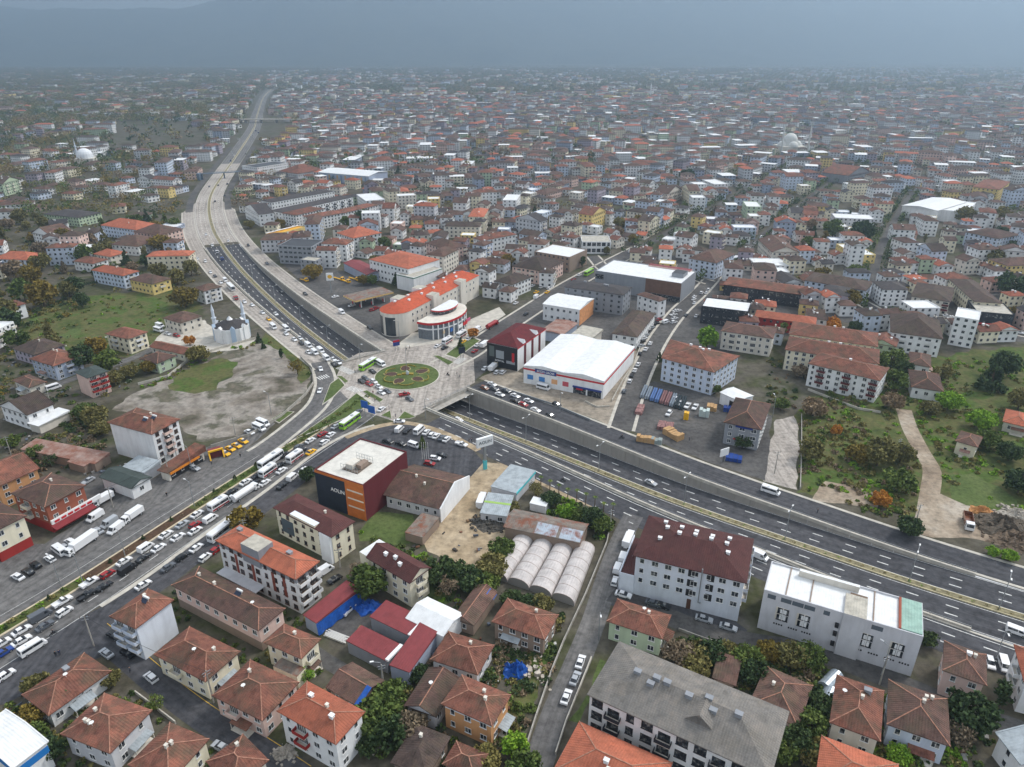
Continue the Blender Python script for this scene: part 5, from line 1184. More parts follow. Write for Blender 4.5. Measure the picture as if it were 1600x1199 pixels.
# mosque by the service road
c = G(364, 528); t = thing('mosque', 'white mosque with dark octagonal roof and two short minarets by the queue', 'mosque', (c.x, c.y, 0), .45); t.scale = (.8, .8, .8)
oc = lambda r_, n=8: [(r_ * math.cos(math.pi / 8 + 2 * math.pi * i / n), r_ * math.sin(math.pi / 8 + 2 * math.pi * i / n)) for i in range(n)]
mb = MB(); mb.prism(oc(11.5), 0, 9.0); mb.build('wall', WM('W'), t)
mb = MB()
o1, o2 = oc(11.0), oc(2.0)
for i in range(8): slope(mb, [(*o1[i], 9.05), (*o1[(i + 1) % 8], 9.05), (*o2[(i + 1) % 8], 12.6), (*o2[i], 12.6)])
mb.build('roof', RM('k'), t)
mb = MB()
for i in range(8): mb.face([(o2[i][0], o2[i][1], 12.5), (o2[(i + 1) % 8][0], o2[(i + 1) % 8][1], 12.5), (0, 0, 15)])
mb.build('roof_lantern', WM('W'), t)
for i in range(8):
    a = oc(11.6)[i]; b = oc(11.6)[(i + 1) % 8]; m = Vector(a).lerp(Vector(b), .5); rot = math.atan2(b[1] - a[1], b[0] - a[0])
    mb = MB(); mb.box(-1.4, 1.4, -.5, .3, 0, 9.2); mb.face([(-1.5, -.5, 9.2), (1.5, -.5, 9.2), (0, -.5, 11)]); mb.face([(1.5, -.5, 9.2), (1.5, 1.6, 9.2), (0, 1.6, 11), (0, -.5, 11)]); mb.face([(-1.5, 1.6, 9.2), (-1.5, -.5, 9.2), (0, -.5, 11), (0, 1.6, 11)])
    mb.build('buttress', plain('mosque_blue', (176, 194, 212), .7) if i % 2 else WM('W'), t, (m.x, m.y, 0), rot)
    put('window', window_mesh(.8, 3.0, 'ks'), t, (m.x + (m.x / 11) * .1, m.y + m.y / 11 * .1, 5), rot)
for sx in (-1, 1):
    mb = MB(); x, y = 9.5 * sx * .95, 8.5
    mb.cyl(x, y, 0, 12, 1.3, 1.2, 10); mb.cyl(x, y, 12, 12.6, 1.6, 1.6, 10); mb.cyl(x, y, 12.6, 17, .95, .9, 10); mb.cyl(x, y, 17, 22, 1.05, .03, 10)
    mb.build('minaret', plain('minaret_grey', (206, 214, 222), .6), t)
foot_circle(c, 13)
# fuel station
ctr, ang, q = quad_local([(536, 462), (555, 471), (615, 457)], 5.6)
t = thing('fuel_station_canopy', 'flat fuel station canopy with yellow edge on slim columns', 'canopy', (ctr.x, ctr.y, 0), ang)
mb = MB(); mb.prism(q, 4.9, 5.8, 0, 1, True); mb.build('canopy_slab', [plain('canopy_yellow', (216, 182, 120), .5), RM('y')], t)
L, Wd = rect(q)
for x in (-.3, .3):
    for y in (-.3, .0, .3):
        mb = MB(); mb.box(x * L - .25, x * L + .25, y * Wd - .25, y * Wd + .25, 0, 4.9); mb.build('column', WM('W'), t)
        mb = MB(); mb.box(x * L - 1.6, x * L - .6, y * Wd - .4, y * Wd + .4, 0, 1.7); mb.build('fuel_pump', red, t)
foot_circle(ctr, 15)
c = G(518, 458); t = thing('fuel_price_pylon', 'tall white fuel station sign with yellow emblem', 'sign', (c.x, c.y, 0), .15)
mb = MB(); mb.box(-.25, .25, -.25, .25, 0, 9); mb.build('pole', steel, t)
mb = MB(); mb.box(-2.1, 2.1, -.3, .3, 8, 12.6, bottom=True); mb.build('sign_panel', white, t)
mb = MB(); mb.face([(-.5, -.33, 9.2), (.5, -.33, 9.2)] + [(1.4 * math.cos(a), -.33, 10.2 + 1.4 * math.sin(a)) for a in np.linspace(-.1, math.pi + .1, 12)]); mb.build('yellow_emblem', plain('emblem_yellow', (236, 180, 60), .5), t)
# greenhouses: four plastic tunnels
n0, n1, f0_, f1_ = G(760, 900), G(898, 948), G(813, 832), G(930, 862)
for k in range(4):
    a, b = n0.lerp(n1, k / 4), n0.lerp(n1, (k + 1) / 4); c, d = f0_.lerp(f1_, k / 4), f0_.lerp(f1_, (k + 1) / 4)
    o = (a + b) / 2
    t = thing('greenhouse', ['first', 'second', 'third', 'fourth'][k] + ' of the four plastic tunnel greenhouses counting from the sandy lot', 'greenhouse', tuple(o), 0, 'tunnel greenhouses')
    mb = MB(); rows = []
    for s in range(13):
        p, q2 = a.lerp(c, s / 12) - o, b.lerp(d, s / 12) - o; row = []
        for j in range(11):
            th_ = math.pi * j / 10; x = p.lerp(q2, .02 + .96 * (.5 - .5 * math.cos(th_))); row.append((x.x, x.y, .8 + 2.1 * math.sin(th_) + .06 * math.sin(s * 2.1 + j)))
        rows.append(row)
    for s in range(12):
        for j in range(10): mb.face([rows[s][j], rows[s][j + 1], rows[s + 1][j + 1], rows[s + 1][j]], 0, [(j * .8, s * 2.), (j * .8 + .8, s * 2.), (j * .8 + .8, s * 2. + 2), (j * .8, s * 2. + 2)])
    mb.build('plastic_cover', RM('z'), t, smooth=True)
    for s in range(0, 13, 2):
        rbm = MB()
        for j in range(10): rbm.bar(Vector(rows[s][j]) + Vector((0, 0, .03)), Vector(rows[s][j + 1]) + Vector((0, 0, .03)), .1)
        rbm.build('hoop', plain('hoop_rust', (186, 170, 162), .8), t)
    for row in (rows[0], rows[-1]):
        mb = MB(); mb.face([(row[0][0], row[0][1], 0)] + row + [(row[-1][0], row[-1][1], 0)]); mb.build('end_sheet', plain('greenhouse_end', (150, 146, 140), .6), t)
    sw = MB()
    for p, q2 in ((rows[0][0], rows[-1][0]), (rows[0][-1], rows[-1][-1])): sw.face([(p[0], p[1], 0), (q2[0], q2[1], 0), q2, p])
    sw.build('side_sheet', RM('z'), t)
    cc_ = (a + b + c + d) / 4; FOOT.append((cc_.x, cc_.y, (a - d).length / 2, [tuple(v[:2]) for v in (a, b, d, c)]))
# distant big mosque
c = G(1232, 238); t = thing('great_mosque', 'large pale mosque with stepped domes and two tall minarets amid the town', 'mosque', (c.x, c.y, 0), .1); t.scale = (.74, .74, .74)
mb = MB(); mb.box(-24, 24, -22, 22, 0, 13); mb.build('prayer_hall', WM('E'), t)
st = plain('mosque_stone', (206, 206, 200), .7)
mb = MB(); mb.dome(0, 0, 22, 14, 20, 6); mb.cyl(0, 0, 13, 22, 16, 15, 20); mb.build('main_dome', st, t, smooth=True)
for a in range(4):
    mb = MB(); mb.dome(15 * math.cos(a * math.pi / 2), 15 * math.sin(a * math.pi / 2), 12, 10, 14, 4); mb.build('half_dome', st, t, smooth=True)
for x, y in ((-27, -24), (27, -24)):
    mb = MB(); mb.cyl(x, y, 0, 34, 1.9, 1.6, 12); mb.cyl(x, y, 34, 36, 2.6, 2.6, 12); mb.cyl(x, y, 36, 46, 1.3, 1.2, 12); mb.cyl(x, y, 46, 56, 1.4, .05, 12); mb.build('minaret', st, t)
foot_circle(c, 36)
c = G(136, 258); t = thing('domed_mosque', 'white domed mosque with single minaret in the trees beyond the meadow', 'mosque', (c.x, c.y, 0), .3)
mb = MB(); mb.box(-11, 11, -11, 11, 0, 9); mb.build('prayer_hall', WM('E'), t)
mb = MB(); mb.cyl(0, 0, 9, 11, 10, 10, 18); mb.dome(0, 0, 11, 10, 18, 5); mb.build('dome', plain('dome_white', (226, 228, 230), .5), t, smooth=True)
mb = MB(); mb.cyl(-11, 10, 0, 22, 1.2, 1.0, 10); mb.cyl(-11, 10, 22, 23.2, 1.7, 1.7, 10); mb.cyl(-11, 10, 23, 33, .9, .03, 10); mb.build('minaret', plain('minaret_grey', (206, 214, 222), .6), t); foot_circle(c, 15)
c = G(1016, 154); t = thing('slender_minaret', 'slender white minaret rising over the far town', 'minaret', (c.x, c.y, 0)); mb = MB(); mb.cyl(0, 0, 0, 36, 2.2, 1.8, 10); mb.cyl(0, 0, 36, 38, 2.8, 2.8, 10); mb.build('shaft', WM('W'), t); mb = MB(); mb.cyl(0, 0, 38, 46, 1.7, .05, 10); mb.build('spire', WM('W'), t)
# footbridge and overpass on the highway
p, q_ = G(317, 281), G(382, 277); t = thing('footbridge', 'steel footbridge across the pale concrete highway', 'footbridge', (0, 0, 0))
bl = plain('footbridge_steel', (96, 112, 128), .5)
mb = MB(); mb.bar(p + Vector((0, 0, 6.5)), q_ + Vector((0, 0, 6.5)), 3.2, .7); mb.build('deck', bl, t)
for s in (-1, 1):
    mb = MB(); o_ = Vector((0, 1.5 * s, 0)); mb.bar(p + o_ + Vector((0, 0, 7.9)), q_ + o_ + Vector((0, 0, 7.9)), .15)
    for k in range(20): mb.bar(p.lerp(q_, k / 19) + o_ + Vector((0, 0, 6.8)), p.lerp(q_, k / 19) + o_ + Vector((0, 0, 7.9)), .1)
    mb.build('railing', bl, t)
for e in (p, q_, p.lerp(q_, .52)): mb = MB(); mb.box(e.x - .6, e.x + .6, e.y - .6, e.y + .6, 0, 6.3); mb.build('pier', bl, t)
for e, s in ((p, -1), (q_, 1)): mb = MB(); mb.box(e.x + s * 1, e.x + s * 4, e.y - 6, e.y + 2, 0, 7.5); mb.build('stair_tower', bl, t)
p, q_ = G(384, 192), G(432, 192); t = thing('road_overpass', 'grey road overpass crossing the far end of the highway', 'overpass', (0, 0, 0))
mb = MB(); mb.bar(p + Vector((-60, 0, 6.5)), q_ + Vector((60, 0, 6.5)), 14, 1.6); mb.build('deck', conc, t)
for e in (p, q_, p.lerp(q_, .5)): mb = MB(); mb.box(e.x - 1.2, e.x + 1.2, e.y - 6, e.y + 6, 0, 5.8); mb.build('pier', conc, t)
# ================================================================= VEHICLES
CARC = {'w': ('white', (228, 228, 228)), 'k': ('black', (30, 31, 34)), 'g': ('grey', (88, 92, 98)), 's': ('silver', (168, 172, 176)), 'r': ('red', (150, 28, 30)), 'y': ('yellow', (236, 178, 20)), 'b': ('blue', (40, 70, 140)), 'o': ('orange', (206, 90, 40)), 'n': ('brown', (120, 72, 46)), 'l': ('green', (140, 190, 60)), 'e': ('beige', (190, 176, 152))}
def paintm(k): return plain('paint_' + CARC[k][0], CARC[k][1], .22, spec=.5)
lampm = plain('headlight', (220, 222, 224), .15); tailm = plain('tail_light', (150, 20, 22), .3)
def profile(mb, pts, hw_, mi=0, taper=0.0):
    n = len(pts); zc = min(p[1] for p in pts)
    def wd(z): return hw_ - taper * max(0, z - zc - .4)
    Lp = [(x, wd(z), z) for x, z in pts]; Rp = [(x, -wd(z), z) for x, z in pts]
    mb.face(Lp, mi); mb.face(Rp[::-1], mi)
    for i in range(n):
        j = (i + 1) % n; mb.face([Lp[j], Lp[i], Rp[i], Rp[j]], mi)
def cabin(mb, xb0, xb1, xt0, xt1, z0, z1, wb, wt, mi=0):
    b = [(xb0, -wb, z0), (xb1, -wb, z0), (xb1, wb, z0), (xb0, wb, z0)]; t = [(xt0, -wt, z1), (xt1, -wt, z1), (xt1, wt, z1), (xt0, wt, z1)]
    for i in range(4): mb.face([b[i], b[(i + 1) % 4], t[(i + 1) % 4], t[i]], mi)
    return t
def wheel_mesh(r_, w_):
    mb = MB(); n = 12
    a = [(r_ * math.cos(2 * math.pi * i / n), r_ * math.sin(2 * math.pi * i / n)) for i in range(n)]
    for i in range(n): j = (i + 1) % n; mb.face([(a[i][0], -w_ / 2, a[i][1]), (a[j][0], -w_ / 2, a[j][1]), (a[j][0], w_ / 2, a[j][1]), (a[i][0], w_ / 2, a[i][1])], 0)
    for s in (-1, 1):
        mb.face([(x, s * w_ / 2, z) for x, z in (a if s < 0 else a[::-1])], 0); mb.face([(x * .6, s * (w_ / 2 + .01), z * .6) for x, z in (a if s < 0 else a[::-1])], 1)
    return mb.mesh('wheel', [tyre, steel])
WH = wheel_mesh(.33, .22); WHB = wheel_mesh(.5, .3)
KIND = {}
def kind(k):
    if k in KIND: return KIND[k]
    b, g = MB(), MB(); wh = WH; ex = []
    if k in ('sedan', 'taxi'):
        profile(b, [(-2.2, .3), (2.2, .3), (2.28, .6), (2.0, .78), (.95, .95), (-1.55, .98), (-2.2, .92), (-2.27, .6)], .88, 0, .12)
        t = cabin(g, -1.75, 1.05, -1.05, .2, .94, 1.42, .78, .62); b.face([(p[0], p[1], 1.425) for p in t]); b.box(-1.02, .18, -.6, .6, 1.40, 1.45)
        for s in (-1, 1):
            for x0, x1 in ((-.35, -.28), (-1.1, -.98)): b.face([(x0, s * .79, .95), (x1, s * .79, .95), (x1, s * .64, 1.42), (x0, s * .64, 1.42)][::s])
        ax_ = (1.35, -1.35); hw_ = .8
        if k == 'taxi': ex.append(('roof_sign', (0, 0, 1.45), (.2, .4, .18)))
    elif k in ('hatch', 'suv'):
        h = .12 if k == 'suv' else 0
        profile(b, [(-2.0, .3), (2.0, .3), (2.08, .6 + h), (1.85, .8 + h), (.95, .98 + h), (-1.95, 1.0 + h), (-2.05, .6)], .88, 0, .1)
        t = cabin(g, -2.0, 1.1, -1.7, .25, .96 + h, 1.5 + h, .8, .66); b.box(-1.68, .22, -.64, .64, 1.47 + h, 1.53 + h)
        for s in (-1, 1):
            for x0, x1 in ((-.35, -.27), (-1.2, -1.1)): b.face([(x0, s * .81, .98 + h), (x1, s * .81, .98 + h), (x1, s * .67, 1.5 + h), (x0, s * .67, 1.5 + h)][::s])
        ax_ = (1.25, -1.25); hw_ = .8
    elif k == 'van':
        profile(b, [(-2.4, .35), (2.4, .35), (2.45, .8), (1.75, 1.15), (1.2, 1.95), (-2.3, 2.05), (-2.45, .9)], .95, 0, .06)
        g.face([(1.78, -.8, 1.17), (1.78, .8, 1.17), (1.25, .78, 1.92), (1.25, -.78, 1.92)])
        for s in (-1, 1): g.face([(.3, s * .93, 1.2), (1.5, s * .93, 1.2), (1.12, s * .9, 1.8), (.3, s * .9, 1.8)][::-s]); g.face([(-2.0, s * .93, 1.25), (.1, s * .93, 1.25), (.1, s * .9, 1.8), (-2.0, s * .9, 1.8)][::-s])
        ax_ = (1.5, -1.5); hw_ = .85
    elif k == 'panel':
        profile(b, [(-2.7, .35), (2.6, .35), (2.65, .85), (1.95, 1.2), (1.4, 2.2), (-2.65, 2.3), (-2.75, .9)], 1.0, 0, .05)
        g.face([(1.98, -.85, 1.22), (1.98, .85, 1.22), (1.45, .83, 2.15), (1.45, -.83, 2.15)])
        for s in (-1, 1): g.face([(.7, s * .98, 1.25), (1.7, s * .98, 1.25), (1.32, s * .95, 1.95), (.7, s * .95, 1.95)][::-s])
        ax_ = (1.7, -1.7); hw_ = .9
    elif k == 'minibus':
        profile(b, [(-3.1, .4), (3.0, .4), (3.05, .9), (2.5, 1.3), (2.0, 2.4), (-3.0, 2.5), (-3.15, .9)], 1.05, 0, .05)
        g.face([(2.53, -.9, 1.32), (2.53, .9, 1.32), (2.05, .88, 2.3), (2.05, -.88, 2.3)]); g.face([(-3.13, -.8, 1.4), (-3.05, -.8, 2.2), (-3.05, .8, 2.2), (-3.13, .8, 1.4)])
        for s in (-1, 1): g.face([(-2.8, s * 1.03, 1.4), (2.2, s * 1.03, 1.4), (1.95, s * 1.0, 2.15), (-2.8, s * 1.0, 2.15)][::-s])
        b.box(-1.2, -.4, -.4, .4, 2.4, 2.62); ax_ = (2.0, -2.0); hw_ = .95
    elif k in ('bus', 'midibus'):
        Lb = 5.6 if k == 'bus' else 3.5; H = 3.1 if k == 'bus' else 2.9
        profile(b, [(-Lb, .4), (Lb, .4), (Lb + .05, 1.1), (Lb - .3, H), (-Lb, H), (-Lb - .05, 1.0)], 1.22, 0, .02)
        g.face([(Lb + .06, -1.1, 1.2), (Lb + .06, 1.1, 1.2), (Lb - .2, 1.08, H - .3), (Lb - .2, -1.08, H - .3)]); g.face([(-Lb - .06, 1.0, 1.6), (-Lb - .06, -1.0, 1.6), (-Lb - .04, -1.0, H - .5), (-Lb - .04, 1.0, H - .5)])
        for s in (-1, 1): g.face([(-Lb + .3, s * 1.23, 1.5), (Lb - .25, s * 1.23, 1.5), (Lb - .45, s * 1.21, H - .45), (-Lb + .3, s * 1.21, H - .45)][::-s])
        wh = WHB; ax_ = (Lb - 2, -Lb + 2.2); hw_ = 1.12
        ex.append(('roof_panel', (0, 0, H + .04), (Lb - .3, 1.15, .05))); ex.append(('roof_unit', (Lb * .3, 0, H + .15), (.6, .5, .18)))
        if k == 'midibus' : ex.append(('side_stripe', (0, 0, .85), (Lb - .2, 1.235, .3)))
    elif k in ('truck', 'bigtruck'):
        n = 4.0 if k == 'bigtruck' else 2.6
        profile(b, [(n - .2, .5), (n + 1.7, .5), (n + 1.75, 1.3), (n + 1.3, 2.4), (n - .2, 2.5)], 1.05, 0, .04)
        b.box(-n - .6, n - .2, -.5, .5, .55, .85)
        g.face([(n + 1.74, -.9, 1.4), (n + 1.74, .9, 1.4), (n + 1.36, .88, 2.3), (n + 1.36, -.88, 2.3)])
        for s in (-1, 1): g.face([(n + .4, s * 1.05, 1.4), (n + 1.5, s * 1.05, 1.4), (n + 1.25, s * 1.02, 2.2), (n + .4, s * 1.02, 2.2)][::-s])
        ex.append(('cargo_box', (-.4, 0, 2.05 if k == 'bigtruck' else 1.85), (n + .1, 1.15, 1.15 if k == 'bigtruck' else .95)))
        wh = WHB; ax_ = (n + .7, -n + .8); hw_ = .95
    elif k == 'pickup':
        profile(b, [(-2.5, .4), (2.4, .4), (2.45, .8), (2.1, 1.0), (1.2, 1.05), (-.3, 1.05), (-.3, .85), (-2.5, .85)], .92, 0, .06)
        g_t = cabin(g, -.4, 1.25, -.2, .5, 1.03, 1.65, .85, .7); b.box(-.2, .5, -.7, .7, 1.62, 1.68)
        b.box(-2.5, -.3, -.95, -.87, .8, 1.15); b.box(-2.5, -.3, .87, .95, .8, 1.15); b.box(-2.55, -2.47, -.95, .95, .8, 1.15)
        ax_ = (1.5, -1.5); hw_ = .84
    elif k == 'tanker':
        profile(b, [(3.4, .5), (5.2, .5), (5.25, 1.3), (4.8, 2.5), (3.4, 2.6)], 1.15, 0, .04); b.box(-5.2, 3.4, -.5, .5, .55, .9)
        g.face([(5.24, -1, 1.4), (5.24, 1, 1.4), (4.86, .98, 2.4), (4.86, -.98, 2.4)])
        for s in (-1, 1): g.face([(4.0, s * 1.15, 1.4), (5.0, s * 1.15, 1.4), (4.75, s * 1.12, 2.3), (4.0, s * 1.12, 2.3)][::-s])
        ex.append(('tank', None, None)); wh = WHB; ax_ = (4.2, -3.8); hw_ = 1.0
    elif k == 'dumper':
        profile(b, [(2.4, .5), (4.2, .5), (4.25, 1.3), (3.9, 2.7), (2.4, 2.8)], 1.2, 0, .04); b.box(-3.8, 2.4, -.5, .5, .6, .95)
        g.face([(4.25, -1, 1.5), (4.25, 1, 1.5), (3.95, .98, 2.5), (3.95, -.98, 2.5)])
        for s in (-1, 1): g.face([(3.0, s * 1.2, 1.5), (4.05, s * 1.2, 1.5), (3.85, s * 1.16, 2.4), (3.0, s * 1.16, 2.4)][::-s])
        ex.append(('tipper_body', None, None)); wh = WHB; ax_ = (3.3, -2.6); hw_ = 1.05
    pm = paintm('w')
    one = MB(); one.v = list(b.v); one.f = list(b.f); one.m = [0] * len(b.f); one.uv = list(b.uv)
    o = len(one.v); one.v += g.v; one.f += [tuple(i + o for i in f) for f in g.f]; one.m += [1] * len(g.f); one.uv += g.uv
    KIND[k] = dict(body=b.mesh('body', [pm]), glass=g.mesh('glazing', [glass]), wh=wh, ax=ax_, hw=hw_, ex=ex, one=one.mesh('car', [pm, glass]))
    return KIND[k]
EXM = {}
def extra_mesh(name, sz, mat, k):
    key = (name, k, mat.name)
    if key in EXM: return EXM[key]
    mb = MB()
    if name == 'tank':
        n = 14
        for j in range(6):
            x0, x1 = -5.2 + j * 1.4, -5.2 + (j + 1) * 1.4
            for i in range(n):
                a, b_ = 2 * math.pi * i / n, 2 * math.pi * (i + 1) / n; f = lambda x, t_: (x, 1.15 * math.cos(t_), 1.95 + 1.0 * math.sin(t_))
                mb.face([f(x0, a), f(x1, a), f(x1, b_), f(x0, b_)])
        for x, s in ((-5.2, -1), (3.2, 1)): mb.face([(x, 1.15 * math.cos(2 * math.pi * i / n), 1.95 + math.sin(2 * math.pi * i / n)) for i in range(n)][::s])
        mb.box(-4.5, 2.5, -.3, .3, 2.9, 3.05)
    elif name == 'tipper_body':
        mb.box(-3.9, 2.2, -1.2, 1.2, .95, 1.2)
        for a in ((-3.9, 2.2, -1.25, -1.15), (-3.9, 2.2, 1.15, 1.25), (-4.0, -3.9, -1.25, 1.25), (2.2, 2.3, -1.25, 1.25)): mb.box(*a, 1.1, 2.5)
    else: mb.box(-sz[0], sz[0], -sz[1], sz[1], -sz[2], sz[2], bottom=True)
    EXM[key] = mb.mesh(name, [mat]); return EXM[key]
def vehicle(k, colk, p, head, label, group, parts=True, cargo='w', cat=None):
    K = kind(k)
    nm = {'sedan': 'car', 'hatch': 'car', 'suv': 'car', 'taxi': 'taxi', 'van': 'van', 'panel': 'van', 'minibus': 'minibus', 'bus': 'bus', 'midibus': 'bus', 'truck': 'truck', 'bigtruck': 'truck', 'pickup': 'pickup_truck', 'tanker': 'tanker_truck', 'dumper': 'dump_truck'}[k]
    cat = cat or nm.replace('_', ' ')
    def setm(o, m):
        o.material_slots[0].link = 'OBJECT'; o.material_slots[0].material = m
    if not parts:
        o = put(nm, K['one'], None, tuple(p), head); setm(o, paintm(colk)); return tag(o, label, cat, group)
    t = thing(nm, label, cat, tuple(p), head, group)
    setm(put('body', K['body'], t), paintm(colk)); put('glazing', K['glass'], t)
    zw = .33 if K['wh'] is WH else .5
    for x in K['ax']:
        for s in (-1, 1): put('wheel', K['wh'], t, (x, s * K['hw'], zw))
    for nme, loc, sz in K['ex']:
        mk = {'cargo_box': cargo, 'tank': 'w', 'tipper_body': 'n', 'roof_panel': 'w', 'roof_unit': 's', 'side_stripe': 'r', 'roof_sign': 'w'}[nme]
        if nme == 'tank' and colk == 'r': mk = 'r'
        put(nme, extra_mesh(nme, sz, paintm(mk), k), t, loc or (0, 0, 0))
    return t
KN = {'sedan': 'saloon car', 'hatch': 'hatchback', 'suv': 'estate car', 'taxi': 'taxi', 'van': 'van', 'panel': 'panel van', 'minibus': 'minibus', 'bus': 'bus', 'midibus': 'midibus', 'truck': 'box truck', 'bigtruck': 'long box truck', 'pickup': 'pickup', 'tanker': 'tanker truck', 'dumper': 'dump truck'}
CK = {'s': 'sedan', 'h': 'hatch', 'u': 'suv', 'x': 'taxi', 'v': 'van', 'p': 'panel', 'm': 'minibus', 'b': 'bus', 'd': 'midibus', 't': 'truck', 'T': 'bigtruck', 'k': 'pickup', 'K': 'tanker', 'D': 'dumper'}
def row(where, frm, items, group, dirpx=None, flip=False, z=0.06, parts=True, hwz=False):
    """items 'kc x y'; each label: colour, kind, and its count from the named end of the row"""
    pts = []
    for it in items.split(';'):
        a, x, y = it.split(); pts.append((a, float(x), float(y)))
    for i, (a, x, y) in enumerate(pts):
        h = 0.0
        if hwz:
            for _ in range(3):
                pp = G(x, y, h); h = hw[near_i(hw, pp)].z
        p = G(x, y, h + .45)
        if dirpx == 'self':
            j, k = max(0, i - 1), min(len(pts) - 1, i + 1); d = G(pts[j][1], pts[j][2]) - G(pts[k][1], pts[k][2])
        elif hasattr(dirpx, '__len__') and hasattr(dirpx[0], 'x'):
            j = near_i(dirpx, p); d = dirpx[min(j + 2, len(dirpx) - 1)] - dirpx[max(j - 2, 0)]
        else: d = G(x + dirpx[0], y + dirpx[1]) - G(x, y)
        if flip: d = -d
        hd = math.atan2(d.y, d.x) + random.uniform(-.05, .05)
        k, c = CK[a[0]], a[1]
        lab = f'{CARC[c][0]} {KN[k]}, {where}' + (f', {ordn(i)} from {frm}' if len(pts) > 1 else '')
        vehicle(k, c, (p.x, p.y, h + z), hd, lab, group, parts and p.length < 420, cargo='w')
Q = 'queue on the avenue towards the roundabout'
row('in the inner lane beside the median', 'the roundabout', 'sg 560 644;br 0 0'.split(';')[0] + ';ss 525 667;sr 504 679;sw 485 689;hg 467 699;sk 445 711;bw 424 722;sk 402 744;sw 384 754;sk 362 769;sk 340 781;sw 308 804;ss 285 820;sw 259 836;vw 228 857;sw 194 878;hr 168 898;kw 140 911;kw 98 941;pg 64 964;sw 34 986;hw 3 1006', Q, av)
row('in the middle lane of the avenue queue', 'the roundabout', 'sw 596 640;sw 517 680;uw 507 692;dw 461 717;sk 437 728;dw 419 739;sk 397 756;sw 364 778;dw 342 791;hr 305 821;sw 278 840;sw 248 857;sk 224 873;pk 200 891;sk 163 917;kk 136 931;sg 70 979;sw 34 1002;sb 5 1021', Q, av)
row('in the outer lane of the avenue queue', 'the roundabout', 'xy 486 707;sw 440 736;sw 414 755;vw 329 812;sw 305 830;uw 101 957;mw 52 1014;hw 9 1056', Q, av)
t_ = row('leading the outer lane beside the dark hatchback', '', 'hk 472 705', Q, av); row('stopped mid-queue beside the orange-leaved kerb tree', '', 'Kw 384 773', Q, av)
p = G(547, 660, 1); d = av[-1] - av[-8]
vehicle('bus', 'l', (p.x, p.y, .06), math.atan2(d.y, d.x), 'green bus with white roof waiting on the avenue below the blue signs', Q)
row('on the frontage road below the avenue', 'the showroom', 'sw 475 735;vw 457 747;sk 441 760;hk 285 871;sg 263 887;sw 224 915', 'cars on the frontage road', fr)
row('parked on the frontage road by the orange-roofed block', 'the bus', 'sw 307 857;uw 321 872;hr 338 860', 'cars on the frontage road', fr)
row('parked long against the frontage road kerb by the orange-roofed block', '', 'bw 350 832', 'cars on the frontage road', fr)
row('parked on the roadside apron', 'the cream corner block', 'sw 28 902;sk 44 894;uk 56 884;hw 78 874;mw 93 862;ss 101 856;hw 110 847;ss 153 830', 'vehicles on the apron', (14, 9), True)
row('on the roadside apron along the avenue', 'the cream block', 'Tw 131 852;pw 181 828;tw 210 807', 'vehicles on the apron', (-26, 18))
row('on the apron by the red shop signs', 'the brick block', 'pw 149 809;ps 171 819;tw 163 783;ss 138 752;hg 176 767', 'vehicles on the apron', (-24, 14))
row('lined up at the taxi stand', 'the shop row', 'xy 352 709;xy 360 702;xy 370 697;xy 380 690', 'taxis at the stand', (10, 4))
row('parked beside the taxi stand', 'the shop row', 'sk 279 727;ss 304 732;sw 390 676;mw 405 670;mw 411 663', 'cars by the taxi stand', (10, 4))
row('in the side street', 'the frontage road', 'ss 166 1022;uw 236 1060;ss 345 1168', 'cars in the side street', s4, True)
row('parked under the narrow blue-white house', 'the power pole', 'sk 179 994;hk 200 1022', 'cars by the blue-white house', (18, 10))
row('on the lot road', 'the zebra crossing', 'sw 501 577;sw 500 611', 'cars on the lot road', lot_rd)
row('in the queue down the camera-side service road', 'the mosque', 'hw 309 405;hw 321 409;sw 329 426;sk 336 432;sw 345 442;pw 352 439;bw 361 451;tr 367 466;sw 382 472;sw 394 477;xy 420 499;sw 410 489;sw 431 491;mw 427 512;mw 447 515;sw 447 522;sw 460 531;sw 469 529;sk 471 537;pw 482 541;sw 482 551;pw 492 552;pw 501 549;pw 510 561;sw 521 562;sk 522 570;sw 529 567', 'queue on the service road', hw)
row('crossing the pale roundabout paving', 'the green bus', 'mw 595 570;sk 582 581;hg 571 592;hk 565 597;hw 584 597;hr 577 601;sw 592 605;sw 596 614;sg 605 612;sg 640 624', 'vehicles on the roundabout', (20, 11))
row('carrying an open load round the island', '', 'kr 632 617', 'vehicles on the roundabout', (18, -4))
p = G(575, 571, 1); vehicle('bus', 'l', (p.x, p.y, .06), math.atan2(*(G(585, 564) - G(565, 576)).yx), 'green bus with white roof entering the roundabout by the tunnel mouth', 'vehicles on the roundabout')
row('on the shopping avenue by the round-fronted shop', 'the roundabout', 'sw 684 541;sk 695 544;dw 699 535;dw 721 525;xy 724 534;sw 732 530;sw 737 522;pw 747 515;Kr 769 510', 'traffic on the shopping avenue', ave2)
row('on the far lane of the shopping avenue', 'the roundabout', 'sw 746 540;sr 742 549;te 757 541;sw 806 474;sr 896 437;sw 905 430', 'traffic on the shopping avenue', ave2)
row('on the shopping avenue beyond the hall', 'the hall', 'bl 920 428;xy 838 457;xy 855 457;pw 838 465;sk 822 491;sw 832 447;hw 846 449;hw 858 451;sw 985 393;pw 986 394', 'traffic on the shopping avenue', ave2)
row('parked before the black-fronted store', 'the avenue', 'sw 758 576;te 770 577;hw 777 582;hw 786 582', 'cars before the black store', (8, -7))
row('on the town-side service road', 'the roundabout', 'hn 757 607;sw 769 601;sg 772 608;sw 781 617;sg 791 611;sw 805 619;sk 805 627;hr 818 633;sw 826 627;sw 837 641;hk 860 650;hk 870 633;mw 1204 769', 'cars on the town-side service road', hw)
